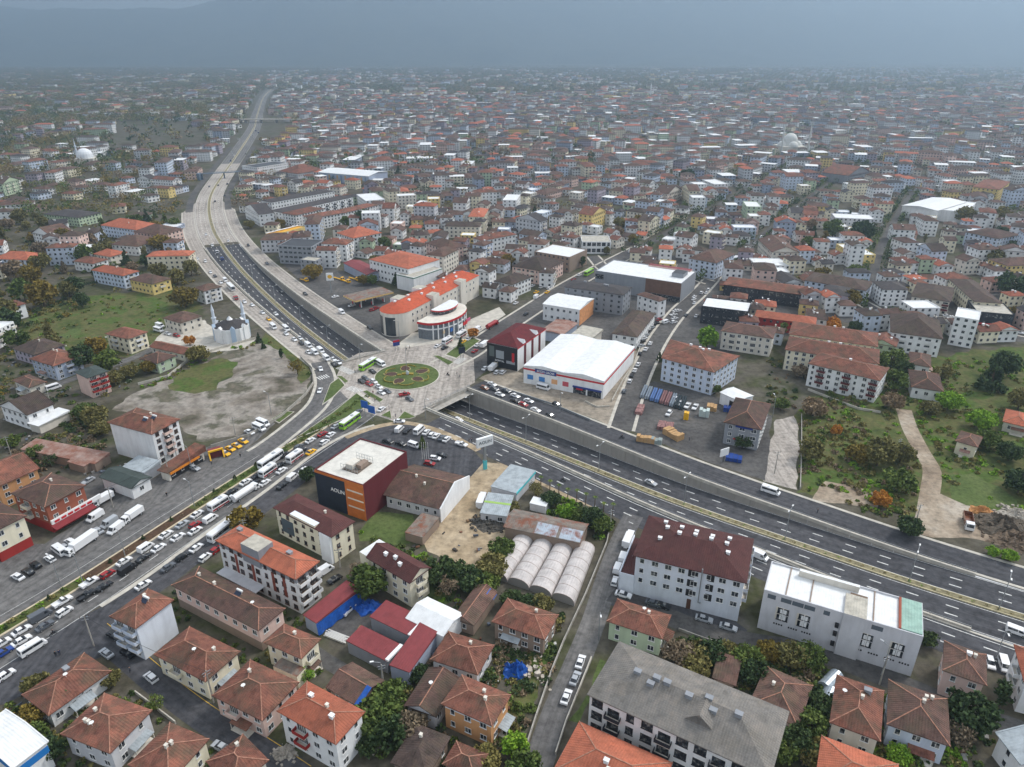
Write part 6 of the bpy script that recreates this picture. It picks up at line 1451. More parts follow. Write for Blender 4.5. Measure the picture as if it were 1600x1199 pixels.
row('on the market forecourt', '', 'mw 849 607', 'cars at the supermarket', (12, 3))
row('parked along market street', 'the service road', 'hg 975 612;hw 984 596;hk 987 587;sw 992 579;sw 997 570;sw 1009 546;hk 1000 553;sw 1016 537', 'cars on market street', s1)
row('in the nose-in bays of the dark-roofed office', 'the supermarket', 'ss 1002 541;sk 1003 534;sw 1006 529;ss 1009 524;sk 1012 518;ss 1018 512;sk 1026 506;hr 1030 500;vw 1040 504;hw 1053 504;sw 1054 498;sw 1053 492;sw 1056 486;sw 1060 486', 'bays on market street', (10, -3))
row('parked beyond the shopping hall', 'the corner', 'sk 1072 493;sw 1088 494;sw 1085 474;sw 1084 468;sw 1085 464;sw 1104 458;hw 1107 453;hw 1096 458', 'cars beyond the shopping hall', s1)
row('down in the sunken carriageway towards the town', 'the tunnel', 'ss 1017 755;vw 1588 988', 'cars in the cutting', hw, False, .06, True, True)
row('in the near sunken lane under the wall', '', 'hw 717 657', 'cars in the cutting', hw, False, .06, True, True)
row('entering the dark slip road', '', 'sw 624 659', 'cars on the slip road', (14, 0))
row('on the highway bend above the tunnel', 'the footbridge', 'sk 355 288;sg 327 292;sk 341 290;sk 351 306;sk 336 315;sw 322 367;sw 357 377;hw 332 384;tw 339 394;tb 346 405;sk 440 457', 'cars on the highway', hw, False, .06, False, True)
row('on the far highway beyond the footbridge', 'the overpass', 'tb 400 205;tb 404 208;tw 395 213;tw 373 218;tw 363 240;hw 366 243;tb 361 252;sk 384 241;hw 360 262', 'cars on the far highway', hw, False, .06, False)
row('on the town-side concrete service road', 'the yellow depot', 'hk 388 384;sg 417 412;hk 477 460;pw 534 489;hk 578 513', 'cars on the concrete service road', hw)
row('in the machinery yard', 'the grey offices', 'ty 474 438;Ty 528 436;ty 540 440;Ty 552 436', 'machinery yard lorries', (10, 3))
row('under the fuel station canopy', 'the pylon', 'sw 524 464;sw 550 478;hr 582 485;hr 588 482', 'cars at the fuel station', (10, -3))
row('nose-in behind the slip road', 'the roundabout', 'vw 624 672;sk 636 674;mw 655 674;sw 666 676;hw 675 680;sw 682 682;sg 691 685;sw 698 687', 'cars parked behind the slip road', (7, -7))
row('with bare chassis behind the slip road', '', 'kw 721 695', 'cars parked behind the slip road', (-14, -4), True)
row('in the showroom car park', 'the orange cladding', 'sk 606 690;sk 626 694;vw 647 697', 'cars in the showroom car park', (16, 5))
row('by the flagpoles in the showroom car park', 'the low workshop', 'hr 671 725;hw 680 717;sk 690 712', 'cars in the showroom car park', (14, 2))
row('parked along the residential street', 'the grey-roofed block', 'sw 885 1090;ss 899 1061;sw 907 1035', 'cars on the residential street', s2)
row('parked beside the maroon-roofed block', 'the service road', 'tw 981 848;vw 973 872;vw 965 889;hw 961 909', 'cars beside the maroon-roofed block', s2)
row('in the yard under the maroon-roofed block', 'the residential street', 'sw 974 930;sg 1021 944;sk 1034 947;ss 1100 968;ss 1138 981', 'cars in the apartment yard', (22, 6))
row('on the slip road behind the maroon-roofed block', '', 'pw 1186 870', 'cars near the highway', (14, 6))
row('beside the pink house at the service road', 'the pink house', 'hw 1547 1037;vw 1568 1040', 'cars by the pink house', (4, 12))
row('in the dealer yard', 'the gas bottles', 'uw 1045 647;hw 1054 625;kw 1062 631;kw 1074 635;kw 1086 637', 'vehicles in the dealer yard', (6, -9), True)
row('standing on the dirt yard by the rubble', '', 'Dw 1512 818', 'lorries', (2, 10))
row('parked in the workshop yard', 'the open shed', 'kw 545 953;hw 549 944', 'vehicles in the workshop yard', (10, -10))
row('parked by the cream public building', 'the white block', 'pw 508 893;sk 523 906', 'cars by the cream building', (8, -5))
row('in the lane by the green-roofed block', '', 'mw 84 607', 'cars by the green-roofed block', (12, -4))
row('on the grass by the cream house', '', 'kr 159 567', 'cars by the cream house', (10, 3))
row('parked beside the mosque shops', 'the shop', 'pw 250 510;sw 262 522;hr 276 525;mw 248 517', 'cars by the mosque', (10, 3))
row('on the eastern street', 'the hill street', 'sw 1370 489;sk 1376 497;sw 1397 488;sw 1492 512;sw 1495 517;sw 1507 526;sw 1499 532;sw 1502 535;sw 1482 500;sk 1470 488;sw 1588 498;sw 1592 520;sw 1480 494', 'cars on the eastern street', s7)
row('parked on the upper hill street', 'the crossing', 'sw 1366 462;sk 1362 446;sw 1398 320;sw 1384 312;sw 1392 314;sw 1386 306;sw 1378 352;sw 1385 340', 'cars on the hill street', s8)
row('under the trees of the tree-lined street', 'the corner block', 'sw 1140 425;bw 1148 408;sw 1155 402;sw 1162 396;sw 1170 388;pw 1190 372;sw 1180 380;sw 1187 378', 'cars on the tree-lined street', s1b)
row('parked by the sandy lot cabin', '', 'tw 752 787', 'lorries', (5, -12))
# motorbikes with riders
def biker(px, dirp, lab):
    p = G(*px, .6); d = G(px[0] + dirp[0], px[1] + dirp[1]) - G(*px); z = .06
    t = thing('motorcycle', lab, 'motorcycle', (p.x, p.y, z), math.atan2(d.y, d.x))
    for x in (-.65, .65): put('wheel', WH, t, (x, 0, .33))
    mb = MB(); mb.bar((-.6, 0, .6), (.5, 0, .75), .28, .3); mb.bar((.5, 0, .8), (.62, 0, 1.05), .08); mb.bar((.5, -.35, 1.02), (.5, .35, 1.02), .06); mb.build('frame', dark, t)
BIK = [((880, 750), (-12, -4), 'motorcycle riding up the near slip road beside the garden shop'), ((972, 683), (-12, -4), 'motorcycle at the mouth of market street'), ((83, 989), (-12, 8), 'motorcycle turning on the dark junction asphalt'), ((700, 585), (-10, -4), 'motorcycle circling the roundabout on its town side')]
for b in BIK: biker(*b)
# ---------------- people
def person_mesh():
    J = dict(pel=(0, 0, .95), chest=(0, 0, 1.3), neck=(0, 0, 1.5), head=(0, .01, 1.66), top=(0, 0, 1.76), ls=(-.2, 0, 1.42), le=(-.27, .03, 1.14), lh=(-.25, -.1, .88), rs=(.2, 0, 1.42), re=(.27, .03, 1.14), rh=(.25, -.08, .88), lk=(-.11, -.12, .5), la=(-.12, -.02, .08), lf=(-.12, -.2, .04), rk=(.11, .06, .5), ra=(.12, .2, .1), rf=(.12, .04, .04), lhp=(-.1, 0, .9), rhp=(.1, 0, .9))
    E_ = [('pel', 'chest'), ('chest', 'neck'), ('neck', 'head'), ('head', 'top'), ('chest', 'ls'), ('ls', 'le'), ('le', 'lh'), ('chest', 'rs'), ('rs', 're'), ('re', 'rh'), ('pel', 'lhp'), ('lhp', 'lk'), ('lk', 'la'), ('la', 'lf'), ('pel', 'rhp'), ('rhp', 'rk'), ('rk', 'ra'), ('ra', 'rf')]
    rad = dict(pel=.15, chest=.17, neck=.07, head=.11, top=.08, ls=.08, rs=.08, le=.055, re=.055, lh=.04, rh=.04, lk=.075, rk=.075, la=.05, ra=.05, lf=.045, rf=.045, lhp=.11, rhp=.11)
    ks = list(J); me = bpy.data.meshes.new('person'); me.from_pydata([J[k] for k in ks], [(ks.index(a), ks.index(b)) for a, b in E_], [])
    o = bpy.data.objects.new('tmp', me); COL.objects.link(o); o.modifiers.new('s', 'SKIN'); sv = me.skin_vertices[0].data
    for i, k in enumerate(ks): sv[i].radius = (rad[k], rad[k]); sv[i].use_root = (k == 'pel')
    o.modifiers.new('d', 'SUBSURF').levels = 1
    out = bpy.data.meshes.new_from_object(o.evaluated_get(bpy.context.evaluated_depsgraph_get())); bpy.data.objects.remove(o)
    out.materials.clear(); clo = plain('jacket_dark', (44, 46, 54), .9); tr = plain('trousers', (38, 42, 56), .9); sk = plain('skin', (196, 150, 122), .6); hr = plain('hair_dark', (34, 28, 24), .8)
    for m in (clo, tr, sk, hr): out.materials.append(m)
    for p in out.polygons:
        z, x = p.center.z, abs(p.center.x)
        p.material_index = 3 if z > 1.68 or z < .07 else 2 if z > 1.5 or (x > .2 and z < .93) else 1 if z < .92 else 0
        p.use_smooth = True
    return out
PM = person_mesh()
jackets = {'black': (30, 30, 34), 'grey': (96, 98, 104), 'dark red': (110, 34, 38), 'navy': (34, 44, 80), 'beige': (176, 160, 136), 'dark green': (48, 66, 50)}
def person(px, jk, where, rz=0., dz=.06, s=1.):
    p = G(px[0], px[1]); o = put('person', PM, None, (p.x, p.y, dz), rz); o.scale = (s, s, s)
    o.material_slots[0].link = 'OBJECT'; o.material_slots[0].material = plain('jacket_' + jk.replace(' ', '_'), jackets[jk], .9)
    tag(o, f'person in {jk} jacket {where}', 'person', 'pedestrians')
for px, jk, wh in (((261, 776), 'black', 'standing at the avenue edge by the dark green shop'), ((331, 727), 'grey', 'walking on the apron beside the taxi stand'), ((312, 722), 'navy', 'beside the shop row awning'), ((376, 715), 'black', 'crossing towards the avenue below the taxis'), ((714, 586), 'black', 'walking on the roundabout paving towards the town'), ((718, 590), 'grey', 'at the kerb of the roundabout opposite the black store'), ((583, 616), 'dark red', 'on the grass strip by the queue at the roundabout'),
                   ((627, 645), 'black', 'on the footpath between the small lawns'), ((618, 652), 'navy', 'on the footpath beside the triangular lawn'), ((608, 640), 'grey', 'waiting at the kerb near the blue signs'), ((640, 545), 'black', 'on the paving by the tunnel railing'), ((635, 548), 'dark green', 'beside the tunnel railing'), ((586, 627), 'beige', 'on the median path under the blue signs'),
                   ((555, 583), 'black', 'on the zebra crossing beside the green bus'), ((1077, 689), 'grey', 'in the entrance of the dealer yard'), ((733, 692), 'black', 'by the chassis truck behind the slip road'), ((737, 691), 'navy', 'on the verge near the white pylon sign'), ((88, 1026), 'black', 'walking across the dark junction asphalt'), ((94, 1024), 'navy', 'crossing the junction beside another walker'), ((204, 1051), 'grey', 'on the yellow hatching in the side street'), ((1277, 802), 'black', 'walking along the town-side service road'), ((654, 588), 'grey', 'tending the island by the monument'), ((957, 893), 'dark red', 'beside the cars at the maroon-roofed block'), ((484, 617), 'black', 'on the pavement of the lot road')):
    person(px, jk, wh, random.uniform(0, 6.28))
for px, d_, lab in BIK:
    p = G(*px, .6); d = G(px[0] + d_[0], px[1] + d_[1]) - G(*px)
    o = put('person', PM, None, (p.x, p.y, .0), math.atan2(d.y, d.x) + math.pi / 2)
    tag(o, 'person on the ' + lab, 'person', 'motorcycle riders'); o.location.z = .1
# ================================================================= STREET FURNITURE
LM = {}
def lamp_meshes(H, two):
    if (H, two) in LM: return LM[(H, two)]
    a = MB(); a.cyl(0, 0, 0, H, .14, .08, 8)
    b = MB(); h = MB()
    for s in ((1, -1) if two else (1,)):
        b.bar((0, 0, H - .1), (0, s * 1.9, H + .5), .09); h.box(-.18, .18, s * 1.9 - .45, s * 1.9 + .45, H + .45, H + .62, bottom=True)
    LM[(H, two)] = (a.mesh('pole', [steel]), b.mesh('arm', [steel]), h.mesh('lamp_head', [plain('lamp_white', (226, 226, 224), .4)])); return LM[(H, two)]
def lamp(p, rz, lab, H=10.5, two=False, group='street lamps'):
    t = thing('street_lamp', lab, 'street lamp', tuple(p), rz, group); a, b, h = lamp_meshes(H, two)
    put('pole', a, t); ar = put('arm', b, t); put('lamp_head', h, ar)
k0 = near_i(hw, G(430, 475)); cnt = 0
for pxs in ((345, 380), (370, 414), (400, 446), (432, 476), (469, 507), (510, 540), (728, 653), (823, 691), (932, 735), (1067, 787), (1222, 842), (1417, 908), (1560, 953)):
    i = near_i(hw, G(pxs[0], pxs[1], -5 if pxs[0] < 1000 else -2)); p = hw[i]; d = hw[i + 1] - p
    lamp((p.x, p.y, p.z + .25), math.atan2(d.y, d.x), f'double-armed lamp on the highway median, {ordn(cnt)} from the footbridge', 11, True, 'median lamps'); cnt += 1
for i, (x, y) in enumerate(((424, 648), (278, 722), (304, 792), (196, 870), (130, 912), (95, 915), (300, 735))):
    j = near_i(av, G(x, y)); d = av[min(j + 1, len(av) - 1)] - av[max(j - 1, 0)]; p = G(x, y); lamp((p.x, p.y, .1), math.atan2(d.y, d.x), f'single lamp along the avenue, {ordn(i)} listed downhill from the lot wall' if False else f'slim lamp post beside the avenue, near ' + ('the lot wall', 'the bare-sided block', 'the start of the planted median', 'the soil bed of the median', 'the end of the soil bed', 'the white pickup', 'the shop row')[i], 9.5)
for (x, y), wh in (((875, 644), 'before the supermarket'), ((1207, 652), 'by the grey office'), ((1047, 520), 'halfway up market street'), ((624, 528), 'before the round-fronted shop'), ((665, 655), 'at the tunnel parapet'), ((563, 566), 'above the tunnel mouth beside the green bus'), ((636, 585), 'tall on the roundabout island'), ((599, 1080), 'in the lane by the maroon sheds'), ((935, 1000), 'by the residential street kerb'), ((1120, 930), 'in front of the maroon-roofed block'), ((1555, 1030), 'beside the pink house'), ((1377, 1055), 'by the grey factory wall')):
    p = G(x, y); lamp((p.x, p.y, .05), random.uniform(0, 6), 'street lamp ' + wh, 9 if 'tall' not in wh else 14)
def utility_pole(px, H, lab, rz=0.3):
    p = G(*px); t = thing('utility_pole', lab, 'utility pole', (p.x, p.y, 0), rz, 'utility poles')
    mb = MB(); mb.cyl(0, 0, 0, H, .2, .12, 8); mb.build('pole', conc, t)
    mb = MB(); mb.bar((-1.1, 0, H - .5), (1.1, 0, H - .5), .12); mb.bar((-.8, 0, H - 1.3), (.8, 0, H - 1.3), .1); mb.build('crossarm', steel, t)
    for x in (-1, 0, 1): mb = MB(); mb.cyl(x, 0, H - .45, H - .15, .08, .06, 6); mb.build('insulator', frame_brown, t)
    return Vector((p.x, p.y, H - .2))
up = [utility_pole((147, 1010), 10, 'concrete utility pole at the side street corner'), utility_pole((334, 1098), 10, 'concrete utility pole between the yellow and pinkish houses', .8), utility_pole((386, 850), 9, 'utility pole beside the kerb tree on the frontage road'), utility_pole((265, 745), 9, 'utility pole before the shop row'),
      utility_pole((1210, 740), 9, 'utility pole at the concrete strip'), utility_pole((1428, 826), 9, 'leaning-looking utility pole by the dirt yard'), utility_pole((1374, 1070), 9, 'utility pole in front of the brown dormer house'), utility_pole((600, 1078), 8, 'utility pole by the lane behind the maroon sheds'), utility_pole((177, 793), 8, 'utility pole by the brick block'), utility_pole((368, 680), 8, 'utility pole at the muddy lot edge'), utility_pole((532, 888), 7, 'utility pole by the cream public building'), utility_pole((953, 830), 8, 'utility pole at the palm hedge'), utility_pole((18, 712), 8, 'utility pole near the rusty sheds'), utility_pole((82, 640), 8, 'utility pole beside the gabled house'), utility_pole((1400, 715), 8, 'utility pole beside the scrub path')]
def wire(a, b, lab, sag=1.2):
    mb = MB(); pr = None
    for i in range(13):
        p = a.lerp(b, i / 12) - Vector((0, 0, sag * 4 * (i / 12) * (1 - i / 12)))
        if pr is not None: mb.bar(pr, p, .05)
        pr = p
    tag(mb.build('power_line', dark), lab, 'cable', 'overhead lines')
wire(up[0], up[1], 'sagging cable from the corner pole to the pole by the yellow house'); wire(up[1], up[1] + Vector((14, -22, -4)), 'sagging cable from the pole by the yellow house to the lower edge')
wire(up[0], up[2], 'cable from the corner pole to the kerb tree pole', 2); wire(up[3], up[8], 'cable between the shop row pole and the brick block pole')
# pylon sign, blue road signs, billboards, flagpoles
c = G(758, 733); t = thing('pylon_sign', 'tall pylon sign with white board and turquoise foot by the slip road', 'sign', (c.x, c.y, 0), .55)
mb = MB(); mb.box(-.45, .45, -.35, .35, 0, 9.5); mb.build('post', steel, t); mb = MB(); mb.box(-.6, .6, -.5, .5, 0, 3.6); mb.build('post_base', plain('turquoise', (88, 190, 196), .6), t)
mb = MB(); mb.box(-3.2, 3.2, -.5, .5, 9.5, 13, bottom=True); mb.build('sign_board', white, t); letters('AOLIN', 1.7, plain('sign_grey_text', (96, 100, 104), .6), t, (0, -.55, 11.2), 0)
for (x, y), lab in (((571, 650), 'blue road sign on the planted wedge, the one farther from the slip road'), ((582, 658), 'blue road sign on the planted wedge, the one nearer the slip road')):
    c = G(x, y); t = thing('road_sign', lab, 'road sign', (c.x, c.y, 0), -.5, 'blue direction signs')
    mb = MB(); mb.bar((0, 0, 0), (0, 0, 6.5), .18); mb.build('post', steel, t); mb = MB(); mb.box(-1.7, 1.7, -.1, .1, 3.6, 6.8, bottom=True); mb.build('sign_panel', plain('road_sign_blue', (34, 90, 170), .5), t)
for (x, y), lab, w_, m in (((722, 560), 'dark billboard on the grass median of the shopping avenue', 3.4, navy), ((620, 548), 'red and blue direction board at the tunnel mouth', 3.4, blue), ((1130, 722), 'white-backed billboard in front of the grey office', 4.0, white)):
    c = G(x, y); t = thing('billboard', lab, 'billboard', (c.x, c.y, 0), .5)
    for s in (-.7, .7): mb = MB(); mb.bar((s, 0, 0), (s, 0, 4), .2); mb.build('post', steel, t)
    mb = MB(); mb.box(-w_ / 2, w_ / 2, -.15, .15, 2.6, 5.6, bottom=True); mb.build('board', m, t)
    if 'red' in lab: mb = MB(); mb.box(-w_ / 2, w_ / 2, -.2, -.15, 4.6, 5.6, bottom=True); mb.build('board_band', red, t)
for i in range(4):
    c = G(660 + i * 3.2, 718); t = thing('flagpole', f'white flagpole in the showroom car park, {ordn(i)} from the orange cladding', 'flagpole', (c.x, c.y, 0), 0, 'flagpoles'); mb = MB(); mb.cyl(0, 0, 0, 7, .09, .05, 6); mb.build('pole', frame_white, t); mb = MB(); mb.cyl(0, 0, 7, 7.2, .1, .02, 6); mb.build('finial', frame_white, t)
# taxi stand, tarps, tanks, gas bottle racks, rubble, tents
c = G(337, 712); t = thing('taxi_booth', 'small booth with yellow arch at the taxi stand', 'booth', (c.x, c.y, 0), .6)
mb = MB(); mb.box(-2.2, 2.2, -1.6, 1.6, 0, 2.6, 0, 1); mb.build('hut', [WM('M'), RM('R')], t)
mb = MB()
for x in (-2.4, 2.4): mb.bar((x, -3.0, 0), (x, -1.6, 3.0), .5)
mb.bar((-2.6, -1.8, 3.1), (2.6, -1.8, 3.1), .6); mb.build('yellow_arch', paintm('y'), t)
heap_later = [('pile covered by a blue tarpaulin in the garden plot', (806, 1050), 3.6, 3.2)]
c = G(835, 1052); t = thing('stone_pile', 'pale heap of stones beside the blue tank', 'stone pile', (c.x, c.y, 0))
for k in range(40):
    x, y = random.gauss(0, 1.6), random.gauss(0, 2.0); s = random.uniform(.3, .7); z0 = max(0, 1.2 - math.hypot(x, y) * .4)
    mb = MB(); mb.prism([(x + s * math.cos(a) * random.uniform(.7, 1.1), y + s * math.sin(a) * random.uniform(.7, 1.1)) for a in np.linspace(0, 2 * math.pi, 7)[:-1]], 0, z0 + s * .6); mb.build('stone', plain('pale_stone', (186, 176, 162), .9, var=.3), t)
for (x, y), rot, lab in (((1292, 1098), .9, 'silver covered stack beside the brown dormer house, the nearer one'), ((1297, 1070), .7, 'silver covered stack beside the back street, the farther one')):
    c = G(x, y); t = thing('covered_stack', lab, 'covered stack', (c.x, c.y, 0), rot, 'silver stacks'); mb = MB(); n = 10
    for i in range(n):
        a, b_ = math.pi * i / n, math.pi * (i + 1) / n
        mb.face([(-3, 2 * math.cos(b_), 2.6 * math.sin(b_)), (-3, 2 * math.cos(a), 2.6 * math.sin(a)), (3, 2 * math.cos(a), 2.6 * math.sin(a)), (3, 2 * math.cos(b_), 2.6 * math.sin(b_))])
    mb.build('silver_sheet', plain('silver_sheet', (172, 182, 190), .35, .4, var=.2, scale=1.), t)
    mb = MB()
    for x_ in (-3, 3): mb.face([(x_, 2 * math.cos(a), 2.6 * math.sin(a)) for a in np.linspace(0, math.pi, 11)])
    mb.build('end_sheet', plain('silver_sheet', (172, 182, 190), .35, .4), t)
for i in range(9):
    x, y = 1006 + i * 7.6, 603 + i * 2.2; c = G(x, y + 12); d = G(x - 8, y + 28) - G(x + 4, y); L_ = 11.
    m = [plain('rack_blue', (110, 140, 190), .4), plain('rack_grey', (150, 160, 170), .4), plain('rack_pink', (160, 120, 118), .5), plain('rack_dark', (70, 80, 84), .5)][[1, 1, 0, 0, 2, 2, 1, 3, 3][i]]
    t = thing('bottle_rack', f'long rack of gas bottles in the dealer yard, {ordn(i)} from market street', 'bottle rack', (c.x, c.y, 0), math.atan2(d.y, d.x), 'gas bottle racks')
    mb = MB(); mb.box(-L_ / 2, L_ / 2, -.9, .9, 0, .25); mb.build('pallet', dark, t)
    for k in range(9):
        mb = MB(); x_ = -L_ / 2 + .6 + k * 1.22
        for yy in (-.45, .45): mb.cyl(x_, yy, .25, 1.7, .42, .42, 8); mb.cyl(x_, yy, 1.7, 2.0, .42, .15, 8)
        mb.build('gas_bottle', m, t)
for i, ((x, y), w_, d_, h_, m) in enumerate((((1009, 690), 7, 2.5, 2.4, plain('crate_wood', (184, 148, 104), .9, var=.2)), ((1022, 692), 6, 2.5, 2.2, plain('crate_grey', (140, 150, 148), .8)), ((1052, 682), 4, 8, 2.6, plain('crate_wood', (184, 148, 104), .9, var=.2)), ((1040, 668), 6, 6, 1.6, plain('scrap_pink', (150, 112, 108), .9, var=.5, scale=1.2)), ((1100, 650), 4, 3, 3.2, plain('cabinet_pale', (186, 200, 196), .7)), ((1112, 640), 4, 4, 2.2, plain('crate_wood', (184, 148, 104), .9, var=.2)), ((1000, 642), 3, 8, 1.4, plain('scrap_pink', (150, 112, 108), .9, var=.5, scale=1.2)), ((1072, 655), 2, 2, 4.0, paintm('y')), ((1146, 718), 6, 4, 1.8, paintm('b')), ((1136, 642), 3, 3, 2, paintm('b')), ((1146, 650), 3, 3, 2, paintm('y')))):
    c = G(x, y); nm = ('crate wall at the yard fence', 'grey crate row at the yard fence', 'tall crate row beside the yard entrance', 'heap of pink scrap pallets', 'pale steel cabinet', 'timber crates by the garage', 'pallet heap along market street', 'yellow hopper on the crates', 'blue farm implement by the grey office', 'blue machine by the garage bay', 'yellow machine by the garage bay')[i]
    t = thing('yard_goods', nm + ' in the dealer yard', 'yard goods', (c.x, c.y, 0), -.35 if i != 2 else .6); k = max(2, int(max(w_, d_) / 1.3))
    for j in range(k):
        f = j / k; hh = h_ * random.uniform(.75, 1.05); mb = MB()
        if w_ >= d_: mb.box(-w_ / 2 + w_ * f, -w_ / 2 + w_ * (f + .92 / k), -d_ / 2, d_ / 2 * random.uniform(.7, 1), 0, hh)
        else: mb.box(-w_ / 2, w_ / 2 * random.uniform(.7, 1), -d_ / 2 + d_ * f, -d_ / 2 + d_ * (f + .92 / k), 0, hh)
        mb.build('crate' if 'crate' in nm or 'pallet' in nm else 'unit', m, t)
def heap(label, px, rad, h, mat, chunk=.0):
    """a rough mound; with chunk > 0 broken lumps lie on and around it"""
    c = G(*px); mb = MB(); rows_ = []; K = 22; sd = random.uniform(0, 50)
    for j in range(8):
        r_ = rad * (1 - j / 7.5)
        rows_.append([(r_ * math.cos(2 * math.pi * i / K) * (1 + .55 * noise.noise(Vector((i * .6, j * .3, sd)))), .8 * r_ * math.sin(2 * math.pi * i / K) * (1 + .55 * noise.noise(Vector((i * .5, j * .3, sd + 9)))), (h * (1 - (1 - j / 7) ** 1.6) * (.7 + .9 * noise.noise(Vector((i * .8, j * .9, sd)))) if j else -.05)) for i in range(K)])
    for j in range(7):
        for i in range(K): mb.face([rows_[j][i], rows_[j][(i + 1) % K], rows_[j + 1][(i + 1) % K], rows_[j + 1][i]])
    mb.face(rows_[7])
    if chunk:
        for k in range(int(90 * min(1.5, rad / 5))):
            a = random.uniform(0, 6.28); d = rad * 1.25 * random.random() ** .6; x, y = d * math.cos(a), .8 * d * math.sin(a); z = max(0, h * .75 * (1 - d / rad)); s_ = chunk * random.uniform(.4, 1.3)
            mb.bar((x, y, z), (x + s_ * random.uniform(-1, 1), y + s_ * random.uniform(-1, 1), z + s_ * random.uniform(.1, .5)), s_ * .7, s_ * .5)
    o = mb.build('earth_heap', mat, None, (c.x, c.y, .0)); tag(o, label, 'heap')
heap('orange sand heap behind the dump truck', (1534, 800), 4, 2.0, plain('orange_sand', (186, 134, 84), .95, var=.2)); heap('grey brush heap beside the dump truck', (1566, 822), 8, 3.4, plain('brush_grey', (98, 88, 76), .95, var=.6, scale=1.5), 1.1); heap('brown rubble heap at the edge of the dirt yard', (1590, 846), 8, 2.6, plain('rubble_brown', (112, 96, 80), .95, var=.6, scale=1.2), .8); heap('pale concrete rubble heap beyond the brush heap', (1590, 806), 6, 1.8, plain('rubble_pale', (166, 158, 146), .95, var=.5, scale=1.), 1.0)
heap('rubble in front of the new white and red house', (445, 1178), 2.6, .7, plain('rubble_pale', (166, 158, 146), .95, var=.5, scale=1.), .6); heap('rubble heap beside the new white and red house', (580, 1160), 3, .9, plain('rubble_pale', (166, 158, 146), .95, var=.5), .6); heap('junk heap in the sandy lot beside the cabin', (768, 818), 6, 1.4, plain('junk_dark', (86, 82, 76), .9, var=.6, scale=1.4), .9)
for h_ in heap_later: heap(*h_, tarp)
heap('blue tarpaulin heap in the workshop yard', (577, 950), 4, 2.0, tarp); c = G(522, 1000); t = thing('pipe_stack', 'stack of long white pipes beside the maroon shed', 'pipe stack', (c.x, c.y, 0), -.45)
for k in range(12): mb = MB(); y_ = (k % 6) * .38; mb.bar((-3 + random.uniform(-.8, .8), y_, .15 + (k // 6) * .26), (3 + random.uniform(-.8, .8), y_ + .1, .15 + (k // 6) * .26), .26); mb.build('pipe', plain('white_pipes', (214, 212, 206), .7), t)
def yard_wall(label, px, h=1.6, m=None):
    P = [G(*p) for p in px]; t = thing('garden_wall', label, 'wall', tuple(P[0]))
    for a, b in zip(P, P[1:]):
        n = max(1, int((b - a).length / 4)); 
        for k in range(n): mb = MB(); mb.bar(a.lerp(b, k / n) - P[0] + Vector((0, 0, h / 2)), a.lerp(b, (k + .985) / n) - P[0] + Vector((0, 0, h / 2)), .25, h); mb.build('wall_section', m or conc, t)
yard_wall('low wall between the muddy lot and the lot road', [(330, 700), (390, 682), (440, 652), (478, 618), (490, 600), (488, 578), (470, 560)], 1.3)
yard_wall('pale wall between the green house and the muddy lot', [(216, 602), (262, 590), (300, 560), (345, 545), (400, 530)], 1.2, concl)
yard_wall('garden wall along the residential street', [(812, 1200), (838, 1120), (862, 1050), (880, 1005), (915, 930), (948, 850), (955, 815)], 1.1)
yard_wall('house wall on the grey-roofed block side of the street', [(868, 1180), (884, 1130), (900, 1090), (924, 1030)], 1.0, concl)
yard_wall('wall of the supermarket forecourt', [(956, 628), (972, 598), (990, 570), (1000, 545)], 1.2, concl); yard_wall('kerb wall before the supermarket entrance', [(914, 628), (932, 637), (953, 636)], .7, concl)
yard_wall('railing wall of the market side of the service road', [(800, 613), (860, 632), (922, 658)], .9, steel)
yard_wall('side wall of the concrete strip', [(1250, 765), (1252, 700), (1252, 650)], 1.2); yard_wall('wall of the back street gardens', [(1060, 985), (1100, 1000), (1180, 1022)], .8); yard_wall('white wall along the side street houses', [(212, 1084), (240, 1105), (275, 1132)], 1.0, concl); yard_wall('front wall of the apartment rows', [(1262, 610), (1300, 625), (1340, 640), (1376, 646)], 1.0, concl)
# ================================================================= PLANTS
def leaf_cloud(pts, size, nrm_up=.3):
    """random leaf quads at points (N,3); returns verts, faces"""
    n = len(pts); a = rng.normal(size=(n, 3)); a[:, 2] += nrm_up; a /= np.linalg.norm(a, axis=1)[:, None]
    b = np.cross(a, rng.normal(size=(n, 3))); b /= np.linalg.norm(b, axis=1)[:, None]; c = np.cross(a, b)
    s = size * rng.uniform(.6, 1.25, (n, 1)); pts = np.asarray(pts)
    v = np.stack([pts - b * s - c * s * .7, pts + b * s - c * s * .7, pts + b * s + c * s * .7, pts - b * s + c * s * .7], 1).reshape(-1, 3)
    return v, np.arange(n * 4).reshape(-1, 4)
def np_mesh(name, v, f, mats, mi=None):
    me = bpy.data.meshes.new(name); k = f.shape[1]
    me.vertices.add(len(v)); me.vertices.foreach_set('co', np.ascontiguousarray(v, dtype=np.float32).ravel())
    me.loops.add(f.size); me.loops.foreach_set('vertex_index', np.ascontiguousarray(f, dtype=np.int32).ravel())
    me.polygons.add(len(f)); me.polygons.foreach_set('loop_start', np.arange(0, f.size, k, dtype=np.int32)); me.polygons.foreach_set('loop_total', np.full(len(f), k, dtype=np.int32))
    for m in mats: me.materials.append(m)
    if mi is not None: me.polygons.foreach_set('material_index', np.asarray(mi, dtype=np.int32))
    me.update(calc_edges=True); return me
